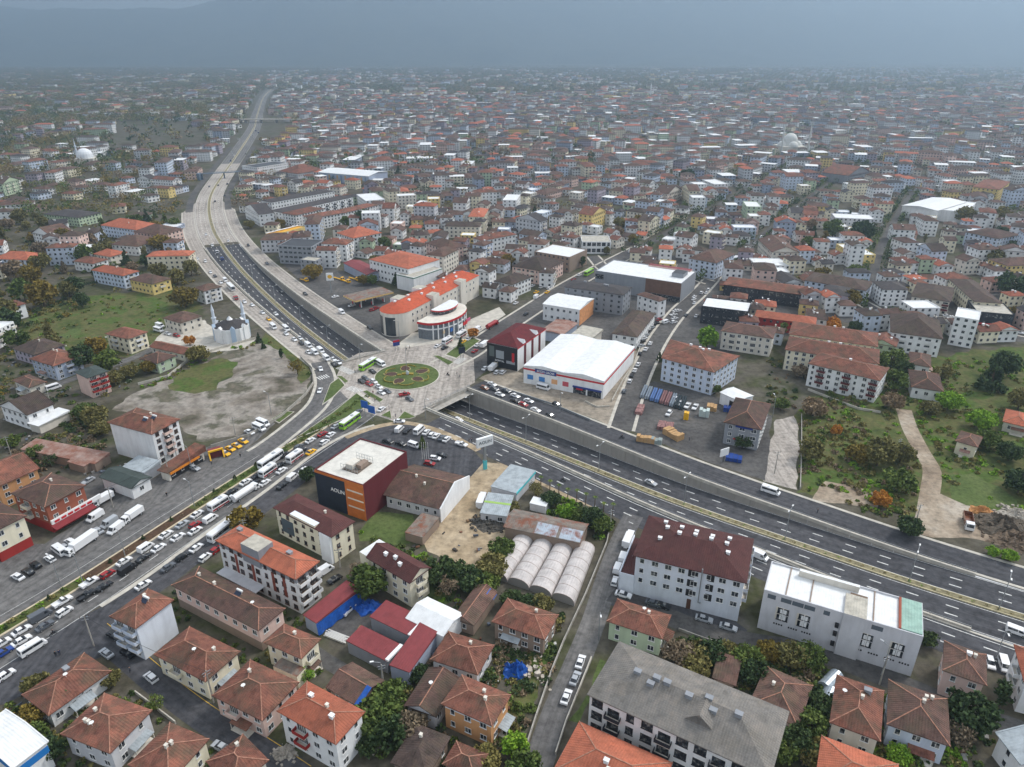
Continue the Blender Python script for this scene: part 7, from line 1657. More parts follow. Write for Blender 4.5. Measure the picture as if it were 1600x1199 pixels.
def crown_points(kind, n_cl, per):
    out = []
    for _ in range(n_cl):
        d = rng.normal(size=3); d /= np.linalg.norm(d)
        if kind == 'round': c = d * rng.uniform(.55, .95) * np.array([.5, .5, .38]) + np.array([0, 0, .6]); r = .16
        elif kind == 'wide': c = d * rng.uniform(.5, .95) * np.array([.62, .62, .30]) + np.array([0, 0, .55]); r = .17
        elif kind == 'tall': c = d * rng.uniform(.3, .9) * np.array([.17, .17, .45]) + np.array([0, 0, .54]); r = .09
        elif kind == 'cone':
            z = rng.uniform(0, 1) ** 1.3; a = rng.uniform(0, 6.28); rr = .3 * (1 - z) * rng.uniform(.6, 1); c = np.array([rr * math.cos(a), rr * math.sin(a), .1 + .88 * z]); r = .08 * (1.2 - z)
        else: c = d * rng.uniform(.5, 1) * np.array([.45, .45, .36]) + np.array([0, 0, .6]); r = .15
        q = rng.normal(size=(per, 3)); q /= np.linalg.norm(q, axis=1)[:, None]
        out.append(c + q * r * rng.uniform(.5, 1.1, (per, 1)))
    return np.concatenate(out)
def trunk_mesh(kind):
    mb = MB(); mb.cyl(0, 0, 0, .45, .035, .022, 7, 0, False)
    if kind in ('cone', 'tall'): mb.cyl(0, 0, .45, .85, .022, .006, 6, 0, False)
    else:
        for k in range(5):
            a = k * 1.26 + .3; mb.bar((0, 0, .3 + .03 * k), (.26 * math.cos(a), .26 * math.sin(a), .62 + .04 * k), .022)
        mb.bar((0, 0, .44), (.03, .02, .8), .02)
    return mb.mesh('trunk', [plain('bark', (88, 76, 64), .95, var=.3, scale=2)])
LEAFM = {'green': leafmat('leaf_green', (46, 58, 32), (72, 86, 44), (102, 112, 60)), 'dark': leafmat('leaf_dark', (34, 46, 32), (52, 66, 42), (74, 88, 54)), 'autumn': leafmat('leaf_autumn', (74, 66, 34), (100, 88, 42), (122, 104, 50)),
         'olive': leafmat('leaf_olive', (68, 68, 42), (96, 92, 56), (122, 114, 72)), 'bare': leafmat('leaf_bare', (80, 70, 58), (106, 94, 78), (128, 114, 94)), 'bright': leafmat('leaf_bright', (60, 88, 28), (92, 122, 40), (128, 150, 60)), 'orange': leafmat('leaf_orange', (112, 72, 30), (146, 98, 40), (158, 118, 56))}
SHP = {}
for kd, ncl, per in (('round', 46, 34), ('wide', 52, 34), ('tall', 34, 26), ('cone', 60, 22), ('sparse', 34, 16)):
    tm = trunk_mesh(kd); SHP[kd] = []
    for v_ in range(3):
        v, f = leaf_cloud(crown_points(kd, ncl, per), {'round': .05, 'wide': .05, 'tall': .035, 'cone': .034, 'sparse': .034}[kd])
        SHP[kd].append((np_mesh('crown', v, f, [LEAFM['green']]), tm))
TREES = []
def tree(p, h, shape, leaf, label, group=None, wide=1.0, name='tree', parts=True):
    cm, tm = SHP[shape][random.randrange(3)]
    t = thing(name, label, 'tree', (p[0], p[1], -.1), random.uniform(0, 6.28), group); t.scale = (h * wide, h * wide, h)
    o = put('crown', cm, t); o.material_slots[0].link = 'OBJECT'; o.material_slots[0].material = LEAFM[leaf]
    put('trunk', tm, t); TREES.append((p[0], p[1])); return t
LN = {'green': 'green', 'dark': 'dark green', 'autumn': 'yellow-brown', 'olive': 'olive', 'bare': 'thin brown', 'bright': 'bright green', 'orange': 'orange'}
TT = [  # base in the picture, height, shape, leaf, where
 (105, 1100, 6, 'wide', 'dark', 'beside the low white house at the dark junction'), (60, 1085, 5, 'wide', 'olive', 'between the junction and the low white house'), (50, 1135, 5, 'wide', 'autumn', 'behind the white hangar'), (85, 1185, 5, 'round', 'dark', 'at the corner of the white hangar'), (60, 1165, 5, 'round', 'green', 'by the hangar wall'),
 (176, 1070, 4, 'round', 'olive', 'at the white gable of the low house'), (245, 1110, 4, 'sparse', 'green', 'by the side street wall'), (387, 830, 8, 'round', 'autumn', 'on the frontage kerb by the tanker'), (482, 752, 5, 'round', 'dark', 'at the corner of the navy showroom'), (660, 700, 5, 'cone', 'green', 'in the showroom car park'),
 (577, 932, 9, 'round', 'green', 'beside the cream gambrel house'), (560, 905, 5, 'sparse', 'bare', 'by the utility pole of the cream building'), (686, 912, 8, 'round', 'dark', 'behind the cream gambrel house'), (715, 915, 7, 'round', 'dark', 'at the foot of the sandy lot'), (735, 920, 7, 'wide', 'dark', 'between the sandy lot and the barn'), (758, 925, 6, 'wide', 'green', 'by the greenhouse corner'), (700, 930, 6, 'sparse', 'bare', 'on the lawn of the gambrel house'),
 (770, 900, 7, 'wide', 'olive', 'along the first greenhouse'), (785, 870, 6, 'wide', 'green', 'against the first greenhouse flank'), (825, 958, 5, 'wide', 'dark', 'in front of the greenhouse ends'), (845, 955, 5, 'wide', 'olive', 'at the greenhouse ends by the farmhouse'), (800, 950, 5, 'wide', 'dark', 'beneath the second greenhouse'),
 (590, 1140, 8, 'wide', 'green', 'behind the new white and red house'), (612, 1110, 7, 'round', 'green', 'by the corrugated lean-to'), (608, 1165, 7, 'round', 'dark', 'in the yard of the derelict house'), (640, 1150, 6, 'wide', 'bare', 'between the derelict and the tucked-in house'), (665, 1130, 5, 'sparse', 'bare', 'by the tucked-in brown house'), (575, 1175, 4, 'wide', 'dark', 'beside the rubble heap'), (480, 1065, 4, 'sparse', 'bright', 'by the small yellow house'), (655, 1062, 4, 'wide', 'dark', 'behind the maroon end shed'),
 (760, 1199, 5, 'wide', 'olive', 'at the lower edge beside the cottage'), (805, 1180, 5, 'round', 'bright', 'at the lower edge by the peach house'), (820, 1215, 6, 'wide', 'green', 'at the lower edge by the residential street'),
 (1085, 1050, 6, 'wide', 'olive', 'in the garden behind the green house'), (1110, 1035, 6, 'wide', 'dark', 'in the back street garden near the shed'), (1060, 1035, 6, 'wide', 'bare', 'in the garden by the pale green house'), (1135, 1030, 5, 'wide', 'olive', 'above the garden shed'), (1165, 1045, 6, 'wide', 'green', 'between the shed and the back street'), (1180, 1070, 6, 'wide', 'dark', 'beside the half-hidden brown house'), (1200, 1030, 5, 'wide', 'autumn', 'along the back street wall'), (1235, 1040, 6, 'wide', 'olive', 'beside the silver stacks'), (1260, 1040, 6, 'wide', 'green', 'near the back street below the factory'), (1280, 1120, 6, 'wide', 'dark', 'between the silver stacks and the grey roof'), (1265, 1150, 6, 'round', 'green', 'in the yard beside the grey-roofed block'), (1245, 1175, 6, 'round', 'dark', 'at the end of the grey-roofed block'), (1225, 1190, 5, 'round', 'green', 'at the lower edge by the grey-roofed block'), (1270, 1190, 5, 'wide', 'olive', 'at the lower edge by the orange roof'),
 (1510, 1140, 9, 'round', 'dark', 'beside the blue-white house'), (1495, 1165, 6, 'sparse', 'bare', 'in front of the blue-white house'), (1560, 1105, 8, 'tall', 'dark', 'between the pink house and the edge block'), (1448, 1010, 4, 'round', 'dark', 'at the end of the grey factory'), (1400, 1190, 4, 'wide', 'bright', 'at the lower edge by the blue-white house'),
 (885, 810, 5, 'wide', 'bright', 'in the palm nursery by the verge'), (905, 815, 5, 'wide', 'green', 'in the nursery beside the white shed'), (925, 820, 6, 'wide', 'dark', 'at the nursery end of the verge'), (940, 830, 5, 'wide', 'green', 'at the corner of nursery and street'), (860, 790, 5, 'wide', 'dark', 'by the white nursery shed'), (838, 775, 5, 'sparse', 'olive', 'behind the garden shop'), (800, 800, 4, 'wide', 'olive', 'beside the green cabin'),
 (70, 480, 14, 'round', 'autumn', 'beyond the meadow, largest of the yellow trees'), (40, 470, 12, 'round', 'green', 'next to the big yellow tree'), (50, 445, 12, 'round', 'autumn', 'behind the big yellow tree'), (110, 465, 9, 'round', 'olive', 'at the head of the meadow'), (130, 480, 8, 'round', 'dark', 'on the meadow edge'), (290, 480, 12, 'wide', 'autumn', 'beside the white dormer house'), (278, 445, 9, 'round', 'olive', 'by the yellow house gable'), (300, 430, 9, 'round', 'olive', 'near the service road queue'), (310, 565, 8, 'wide', 'olive', 'on the bank above the muddy lot'), (297, 540, 5, 'round', 'orange', 'in the mosque court'), (465, 585, 7, 'sparse', 'autumn', 'on the lot verge at the bend'), (440, 560, 5, 'tall', 'dark', 'on the lot verge'), (405, 535, 5, 'cone', 'dark', 'beside the mosque'), (412, 545, 4, 'cone', 'dark', 'in front of the mosque wall'),
 (150, 665, 8, 'wide', 'olive', 'between the gabled house and the bare block'), (135, 655, 7, 'wide', 'green', 'above the garage annex'), (160, 680, 6, 'wide', 'olive', 'at the foot of the bare block'), (60, 715, 5, 'wide', 'green', 'behind the rusty shed'), (80, 730, 5, 'sparse', 'dark', 'beside the rusty shed'), (180, 600, 6, 'wide', 'olive', 'by the pinkish green-roofed block'), (205, 590, 6, 'wide', 'olive', 'in the garden above the lot'), (20, 700, 5, 'wide', 'green', 'at the picture edge by the pink-orange house'),
 (1104, 545, 10, 'round', 'bright', 'behind the large white block'), (1298, 520, 8, 'round', 'orange', 'above the apartment rows'), (1335, 520, 6, 'round', 'dark', 'near the orange tree at the apartment rows'), (1283, 440, 9, 'round', 'autumn', 'beside the pale blue block'), (1030, 565, 5, 'cone', 'dark', 'at the corner of the large white block'), (1118, 615, 4, 'round', 'green', 'by the garage in the dealer yard'), (1250, 590, 6, 'wide', 'bare', 'before the apartment rows'), (1220, 640, 5, 'wide', 'green', 'behind the grey office'), (1160, 700, 5, 'wide', 'dark', 'in front of the grey office'),
 (1270, 650, 8, 'wide', 'bare', 'at the top of the scrub field'), (1265, 720, 8, 'round', 'olive', 'beside the concrete strip'), (1370, 728, 10, 'round', 'olive', 'in the middle of the scrub field'), (1340, 722, 7, 'wide', 'autumn', 'next to the middle tree of the scrub'), (1402, 768, 8, 'wide', 'green', 'beside the dirt path'), (1406, 722, 7, 'wide', 'olive', 'along the bend of the dirt path'), (1392, 640, 7, 'wide', 'bare', 'before the overgrown house'), (1450, 648, 6, 'wide', 'olive', 'under the overgrown house'), (1390, 580, 10, 'round', 'green', 'at the corner of the apartment rows'), (1395, 610, 9, 'round', 'green', 'between the rows and the overgrown house'), (1410, 590, 7, 'round', 'dark', 'at the small field house'), (1470, 595, 7, 'round', 'olive', 'by the small field house'), (1545, 610, 16, 'cone', 'dark', 'tall conifer by the eastern shops'), (1565, 590, 12, 'round', 'dark', 'behind the tall conifer'), (1590, 640, 9, 'round', 'olive', 'at the picture edge by the red cottage'), (1575, 720, 7, 'wide', 'dark', 'on the grass bank'), (1590, 770, 8, 'wide', 'dark', 'at the picture edge above the rubble'), (1540, 700, 7, 'wide', 'green', 'beside the lone white house'), (1530, 670, 8, 'wide', 'bright', 'above the lone white house'), (1480, 640, 8, 'wide', 'bright', 'on the green slope of the scrub field'), (1375, 790, 5, 'wide', 'orange', 'near the service road in the scrub'), (1305, 680, 4, 'round', 'orange', 'small in the scrub field'), (1420, 835, 6, 'wide', 'dark', 'under the utility pole at the dirt yard'), (1550, 868, 3, 'wide', 'bright', 'along the service road by the dirt yard'), (1575, 876, 3.5, 'wide', 'bright', 'farther along the service road by the dirt yard'),
 (570, 355, 14, 'round', 'dark', 'tall above the red-roofed apartment block'), (585, 352, 11, 'round', 'olive', 'next to the tall dark tree'), (541, 355, 8, 'round', 'green', 'below the tall dark tree'), (619, 446, 8, 'cone', 'dark', 'at the white windowless hall'), (632, 448, 7, 'cone', 'dark', 'second at the white windowless hall'), (568, 445, 6, 'round', 'autumn', 'behind the fuel station'), (582, 445, 6, 'round', 'green', 'beside the tyre shed'), (720, 545, 6, 'cone', 'dark', 'on the shopping avenue median'), (739, 528, 5, 'round', 'orange', 'on the shopping avenue'), (1345, 380, 16, 'round', 'dark', 'tall in the middle of the eastern town'), (1300, 372, 14, 'round', 'green', 'beside the pale tarp hall'), (1270, 372, 10, 'cone', 'dark', 'beside the pale tarp hall, pointed'), (1325, 350, 11, 'cone', 'dark', 'pointed in the eastern town'), (1505, 350, 14, 'round', 'olive', 'by the white halls'), (1560, 350, 13, 'round', 'olive', 'by the long blue-white block'), (1575, 465, 14, 'round', 'dark', 'behind the black-fronted shop'), (1550, 420, 12, 'round', 'olive', 'above the long brown-roofed block'), (1072, 285, 14, 'round', 'dark', 'tall on the shopping avenue'), (623, 280, 15, 'cone', 'dark', 'pointed by the sports hall'), (865, 555, 0, '', '', ''),
]
for x, y, h, sh, lf, wh in TT:
    if h == 0: continue
    p = G(x, y); tree((p.x, p.y), h * 1.08, sh, lf, f'{LN[lf]} tree {wh}', 'trees of the near town')
    FOOT.append((p.x, p.y, 2.0, [(p.x - 1.5, p.y - 1.5), (p.x + 1.5, p.y - 1.5), (p.x + 1.5, p.y + 1.5), (p.x - 1.5, p.y + 1.5)]))
# roadside palms and median shrubs
for i in range(9):
    x, y = 845 + i * 14, 757 + i * 5.6; p = G(x, y + 4); h = random.uniform(3, 4.2)
    t = thing('palm', f'young palm along the sandy verge, {ordn(i)} from the garden shop', 'palm', (p.x, p.y, 0), random.uniform(0, 6), 'palms on the verge')
    mb = MB(); mb.cyl(0, 0, 0, h, .16, .12, 7); mb.build('trunk', plain('palm_bark', (104, 86, 66), .95), t)
    mb = MB()
    for k in range(10):
        a = k * .63; d = Vector((math.cos(a), math.sin(a), 0)); s_ = Vector((-d.y, d.x, 0)) * .16; p0 = Vector((0, 0, h)); p1 = p0 + d * .6 + Vector((0, 0, .45)); p2 = p0 + d * 1.2 + Vector((0, 0, .1))
        mb.face([p0 - s_ * .4, p0 + s_ * .4, p1 + s_, p1 - s_]); mb.face([p1 - s_, p1 + s_, p2])
    mb.build('fronds', LEAFM['green'], t)
for i, (x, y) in enumerate(((10, 983), (77, 937), (173, 880), (224, 843), (268, 814), (335, 770), (367, 748), (400, 728))):
    p = G(x, y); tree((p.x, p.y), 1.9, 'cone', 'dark', f'small clipped conifer in the avenue median, {ordn(i)} from the lower edge', 'median conifers', 1.2, 'shrub')
# undergrowth as one mass: hedges in the medians, shrubs in gardens and fields
FG = {}; FI = [0]
def foot_near(x, y):
    while FI[0] < len(FOOT):
        e = FOOT[FI[0]]; FI[0] += 1; k = e[2] + 14
        for i in range(int((e[0] - k) // 20), int((e[0] + k) // 20) + 1):
            for j in range(int((e[1] - k) // 20), int((e[1] + k) // 20) + 1): FG.setdefault((i, j), []).append(e)
    return FG.get((int(x // 20), int(y // 20)), ())
def clear(x, y, r=1.0):
    for cx, cy_, rr, poly in foot_near(x, y):
        if (x - cx) ** 2 + (y - cy_) ** 2 < (rr + r) ** 2:
            if inpoly(x, y, poly) or min((x - a) ** 2 + (y - b) ** 2 for a, b in poly) < r * r: return False
    return True
RP = [(np.array([(p.x, p.y) for p in path]), w_) for path, w_ in ROADS]
RP = [(P, w_, P.min(0) - w_ - 20, P.max(0) + w_ + 20) for P, w_ in RP]
def offroad(x, y, m=0.0):
    for P, w_, lo, hi in RP:
        if x < lo[0] or y < lo[1] or x > hi[0] or y > hi[1]: continue
        if ((P[:, 0] - x) ** 2 + (P[:, 1] - y) ** 2).min() < (w_ + m) ** 2: return False
    return (x - RC.x) ** 2 + (y - RC.y) ** 2 > (33 + m) ** 2
NOPLANT = [[G(*p) for p in q_] for q_ in (
    [(740, 590), (1010, 545), (1200, 640), (1200, 750), (960, 668)], [(425, 400), (520, 420), (640, 440), (650, 530), (600, 545)], [(430, 790), (620, 660), (756, 722), (690, 800), (660, 850), (755, 895), (800, 830), (800, 730), (620, 740), (500, 740)],
    [(480, 985), (560, 915), (715, 950), (650, 1060), (540, 1010)], [(-60, 965), (-60, 880), (200, 770), (330, 690), (430, 650), (420, 690), (100, 915)], [(175, 640), (330, 560), (430, 535), (486, 590), (440, 650), (318, 692)], [(1436, 840), (1446, 765), (1600, 800), (1640, 870)], [(700, 545), (1000, 385), (1030, 400), (760, 590)], [(940, 945), (990, 920), (1175, 975), (1160, 1000)], [(1190, 755), (1212, 650), (1248, 650), (1248, 768)], [(620, 560), (620, 500), (800, 480), (800, 500), (700, 560)])]
def plantable(x, y): return not any(inpoly(x, y, q_) for q_ in NOPLANT)
bush_v, bush_f, bush_m = [], [], []; nb = 0
BL = [LEAFM[k] for k in ('green', 'dark', 'olive', 'autumn', 'bare', 'bright')]
def bush(x, y, r, h, mi, n=60, leaf=.22, z=0.):
    global nb
    q = rng.normal(size=(n, 3)); q /= np.linalg.norm(q, axis=1)[:, None]; q *= rng.uniform(.55, 1.05, (n, 1)); q[:, 2] = np.abs(q[:, 2])
    v, f = leaf_cloud(q * np.array([r, r, h]) + np.array([x, y, z]), leaf); bush_v.append(v); bush_f.append(f + nb); bush_m.append(np.full(len(f), mi)); nb += len(v)
def scatter(px, n, r=(.5, 1.5), mix=(0, 1, 2, 2, 4), k=44):
    poly = [G(*p) for p in px]; x0, x1 = min(p.x for p in poly), max(p.x for p in poly); y0, y1 = min(p.y for p in poly), max(p.y for p in poly); c = 0
    for _ in range(n * 6):
        x, y = random.uniform(x0, x1), random.uniform(y0, y1)
        if not inpoly(x, y, poly) or not offroad(x, y, .5) or not clear(x, y, .6) or not plantable(x, y): continue
        g = noise.noise(Vector((x * .05, y * .05, 1.7)))
        if g < -.15 and random.random() < .7: continue
        rr = random.uniform(*r); bush(x, y, rr, rr * random.uniform(.6, 1.2), random.choice(mix), k, .16 + .12 * rr); c += 1
        if c >= n: break
scatter([(1248, 770), (1250, 640), (1376, 606), (1420, 600), (1440, 700), (1440, 780), (1420, 820), (1300, 790)], 420, (.4, 1.6), (0, 2, 2, 5, 4)); scatter([(1440, 690), (1420, 600), (1480, 560), (1640, 560), (1700, 800), (1600, 800), (1480, 760)], 420, (.4, 1.6), (0, 2, 2, 5, 5))
scatter([(20, 520), (60, 470), (280, 450), (310, 480), (230, 545), (80, 555)], 160, (.3, 1.2), (0, 0, 2, 5)); scatter([(0, 440), (150, 470), (60, 520), (0, 640)], 140, (.8, 2.4), (0, 1, 2, 3)); scatter([(200, 610), (330, 550), (430, 530), (490, 580), (470, 600)], 90, (.4, 1.3), (0, 2, 5)); scatter([(0, 690), (160, 640), (170, 700), (60, 760)], 150, (.6, 1.8), (0, 1, 2, 4)); scatter([(560, 830), (700, 880), (760, 900), (720, 960), (600, 940)], 110, (.5, 1.5), (0, 1, 2, 5))
scatter([(600, 1199), (560, 1120), (660, 1040), (800, 1000), (880, 960), (860, 1060), (800, 1199)], 260, (.5, 1.6), (0, 1, 1, 2, 4)); scatter([(1040, 1000), (1180, 1010), (1290, 1030), (1300, 1199), (1240, 1190), (1180, 1090)], 300, (.6, 1.9), (0, 1, 1, 2, 4)); scatter([(1290, 1080), (1500, 1090), (1600, 1150), (1600, 1199), (1290, 1199)], 140, (.4, 1.3), (0, 1, 2, 5)); scatter([(0, 1090), (80, 1120), (200, 1080), (450, 1199), (0, 1199)], 160, (.4, 1.3), (0, 1, 2)); scatter([(840, 770), (960, 800), (950, 850), (850, 800)], 90, (.5, 1.6), (0, 1, 5)); scatter([(200, 900), (480, 960), (560, 1100), (420, 1100), (180, 1000)], 110, (.3, 1.0), (0, 1, 2)); scatter([(1200, 560), (1420, 560), (1420, 640), (1200, 640)], 120, (.5, 1.6), (0, 1, 2, 4)); scatter([(0, 440), (0, 300), (280, 300), (330, 450), (280, 470)], 420, (1.0, 3.0), (0, 1, 2, 2, 3), 36); scatter([(0, 620), (0, 540), (250, 560), (200, 610), (60, 650)], 140, (.6, 1.8), (0, 1, 2))
for i in range(0, len(av), 1):                # clipped hedge and soil plants in the avenue median
    p = av[i]; pxp = PX(p)
    if pxp[0] < 126 or pxp[0] > 302: bush(p.x + random.uniform(-.6, .6), p.y + random.uniform(-.6, .6), 1.3, .9, 0 if pxp[0] > 300 else random.choice((5, 0, 2)), 46, .22, .2)
    elif random.random() < .4: bush(p.x, p.y, .7, .4, 4, 16, .15, .2)
for i in range(i0, len(hw), 1):
    p = hw[i]; bush(p.x, p.y, .5, .45, random.choice((3, 2, 5)), 12, .13, p.z + .25)
for x, y in ((470, 684), (490, 672), (510, 660), (530, 648), (545, 640), (480, 690), (500, 676), (520, 666)): p = G(x, y); bush(p.x, p.y, 2.0, .6, random.choice((3, 4, 2)), 60, .2, .2)
tag(put('undergrowth', np_mesh('undergrowth', np.concatenate(bush_v), np.concatenate(bush_f), BL, np.concatenate(bush_m))), 'shrubs, hedges and weeds of the gardens and fields', 'undergrowth', kind='stuff')

cv = MB()
for px_ in ([(0, 1199), (0, 1090), (200, 1000), (480, 960), (720, 900), (880, 950), (860, 1199)], [(960, 960), (1300, 1010), (1600, 1130), (1600, 1199), (1240, 1199)], [(0, 780), (0, 640), (160, 640), (250, 740)], [(600, 850), (700, 800), (800, 800), (780, 890)], [(0, 620), (0, 520), (250, 530), (220, 610)]):
    poly = [G(*p) for p in px_]; x0, x1 = min(p.x for p in poly), max(p.x for p in poly); y0, y1 = min(p.y for p in poly), max(p.y for p in poly)
    for _ in range(int((x1 - x0) * (y1 - y0) * .06)):
        x, y = random.uniform(x0, x1), random.uniform(y0, y1)
        if not inpoly(x, y, poly) or not offroad(x, y, .3) or not clear(x, y, .3) or noise.noise(Vector((x * .12, y * .12, 6.))) < .05: continue
        L_ = random.uniform(.3, 1.6); a = random.uniform(0, 6.28); z = random.uniform(.05, .5); d = Vector((math.cos(a), math.sin(a), 0)) * L_ / 2
        cv.bar(Vector((x, y, z)) - d, Vector((x, y, z + random.uniform(-.05, .2))) + d, random.uniform(.15, .9), random.uniform(.1, .8), random.randrange(6))
tag(cv.build('yard_clutter', [plain('clutter_' + k, c, .8, var=.3) for k, c in (('grey', (140, 138, 134)), ('wood', (134, 108, 80)), ('pale', (200, 198, 192)), ('dark', (70, 66, 62)), ('rust', (122, 84, 64)), ('blue', (96, 104, 116)))]), 'planks, bins and odds and ends lying about the yards', 'clutter', kind='stuff')
# ================================================================= INFILL TOWN: individuals near, one mass far away
LAND = [((136, 250), 'the domed mosque'), ((355, 280), 'the footbridge'), ((545, 275), 'the sports hall'), ((480, 315), 'the modern rows'), ((565, 365), 'the red-roofed block'), ((698, 385), 'the pink-white block'), ((840, 395), 'the red-sign hall'), ((935, 380), 'the curved showroom'), ((1010, 425), 'the shopping hall'), ((1110, 400), 'the corner block'), ((1200, 445), 'the glazed showroom'), ((1310, 445), 'the pale blue block'), ((1345, 360), 'the tall dark tree'), ((1470, 320), 'the white halls'), ((1545, 285), 'the yellow block'), ((1232, 230), 'the great mosque'), ((1300, 268), 'the barn-roofed hall'), ((1540, 370), 'the blue-white block'), ((1515, 450), 'the dark-roofed block'), ((1400, 520), 'the flared-roof block'), ((1560, 560), 'the tall conifer'), ((200, 350), 'the vivid orange roof'), ((180, 425), 'the pale block'), ((70, 440), 'the big yellow tree'), ((30, 560), 'the lilac house'), ((115, 330), 'the dark-topped villa'), ((395, 195), 'the road overpass'), ((412, 260), 'the white flats'), ((1016, 150), 'the slender minaret'), ((1072, 280), 'the tall avenue tree'), ((870, 450), 'the orange-ended hall'), ((60, 610), 'the white minibus'), ((720, 300), 'the old town'), ((1150, 300), 'the upper avenue')]
LANDW = [(G(*p), n) for p, n in LAND]
A0 = (G(1110, 440) - G(985, 625)); TH = math.atan2(A0.y, A0.x)
def theta(x, y):
    px_ = PX((x, y, 0))[0]
    base = TH if px_ > 700 else TH + .12
    return base + .35 * noise.noise(Vector((x * .0016, y * .0016, 4.)))
def free(x, y, r):
    for cx, cy_, rr, poly in foot_near(x, y):
        if (x - cx) ** 2 + (y - cy_) ** 2 < (rr * .82 + r) ** 2: return False
    return True
KEEP = [[G(*p) for p in q_] for q_ in ([(20, 520), (60, 480), (275, 450), (312, 478), (300, 520), (240, 545), (100, 548)], [(1244, 770), (1248, 640), (1372, 606), (1420, 540), (1600, 530), (1800, 560), (1800, 900)], [(320, 205), (300, 190), (180, 190), (160, 235), (340, 235)], [(400, 180), (440, 182), (470, 205), (410, 225)], [(300, 720), (160, 650), (200, 600), (330, 545), (440, 520), (510, 575), (505, 630), (420, 690)], [(-100, 1300), (-100, 690), (170, 640), (420, 650), (600, 650), (990, 660), (1700, 900), (1700, 1300)], [(740, 600), (740, 560), (800, 500), (930, 435), (1090, 445), (1110, 500), (1220, 545), (1240, 760)], [(235, 550), (255, 485), (300, 440), (330, 430), (425, 530), (400, 555)], [(425, 400), (640, 440), (760, 480), (760, 560), (600, 545)])]
WPAL = ['W'] * 9 + ['C'] * 3 + ['B'] * 3 + ['E'] * 2 + ['P', 'S', 'L', 'g', 'V', 'Y']; RPAL = ['r'] * 5 + ['n'] * 7 + ['d'] * 5 + ['o', 'o', 'k', 'k', 'w', 'w']
WN = {'W': 'white', 'B': 'pale blue', 'C': 'cream', 'P': 'pink', 'E': 'ivory', 'S': 'light grey', 'L': 'slate blue', 'Y': 'yellow', 'g': 'pale green', 'F': 'peach', 'V': 'lilac'}; RN = {'r': 'red-brown', 'n': 'brown', 'd': 'dark brown', 'o': 'orange', 'k': 'charcoal', 'w': 'white sheet'}
NM = {1: 'one', 2: 'two', 3: 'three', 4: 'four', 5: 'five'}
cand = []; far_trees = []
gx = 18.5; gy = 17.0
def dens(px_, py_):
    if py_ < 118: return .012
    if py_ < 146: return .16 if 130 < px_ < 560 else .07
    if px_ < 330: return .40 if py_ > 230 else .22
    if py_ < 165: return .34
    if py_ < 190: return .6
    return .9
seen = set(); yy = 300.0
while yy < 6500:
    sc = 1.0 if yy < 1500 else (yy / 1500) ** .55
    half = yy * .80 + 80; xx = -half
    while xx < half:
        # street grid: cells in a frame turned by the local angle, whole blocks skipped for streets
        th = TH if xx > -.12 * yy else TH + .3
        u = xx * math.cos(th) + yy * math.sin(th); v = -xx * math.sin(th) + yy * math.cos(th)
        iu, iv = round(u / (gx * sc)), round(v / (gy * sc)); key = (iu, iv, int(yy // 100) if sc > 1 else 0, th)
        key = (iu, iv, round(sc, 2), th)
        if key not in seen:
            seen.add(key)
            uu, vv = iu * gx * sc, iv * gy * sc
            x, y = uu * math.cos(th) - vv * math.sin(th), uu * math.sin(th) + vv * math.cos(th)
            x += random.uniform(-4, 4); y += random.uniform(-4, 4)
            px_, py_ = PX((x, y, 4)); pk, qk = px_, py_
            if -60 < px_ < 1660 and py_ < 640 and y > 250:
                street_ = (iu % 7 == 0) or (iv % 5 == 0)
                if sc > 1.0: street_ = False
                r0 = random.random()
                if street_ and r0 < .93: pass
                elif any(inpoly(x, y, k_) for k_ in KEEP): pass
                elif r0 < dens(px_, py_) + .35 * noise.noise(Vector((x * .004, y * .004, 8.))): cand.append((y, x, th, sc)); far_trees.append((x + gx * .5 * random.uniform(-1, 1), y + gy * .5)) if random.random() < .5 else None
                elif r0 < .97: far_trees.append((x, y))
        xx += gx * .5 * sc
    yy += gy * .5 * sc
for _ in range(3500):                          # gaps along the streets
    y = random.uniform(330, 1500); x = random.uniform(-.75, .75) * y; px_, py_ = PX((x, y, 4))
    if px_ < 330 or not -40 < px_ < 1640 or any(inpoly(x, y, k_) for k_ in KEEP): continue
    cand.append((y + .001, x, TH, .999))
cand.sort()
ind_h = ind_a = 0; used_lab = set(); mass = MB(); mass_n = 0
MK = ['W', 'B', 'C', 'P', 'E', 'S', 'L', 'Y', 'g', 'F', 'V']; MR = ['r', 'n', 'd', 'o', 'k', 'w']
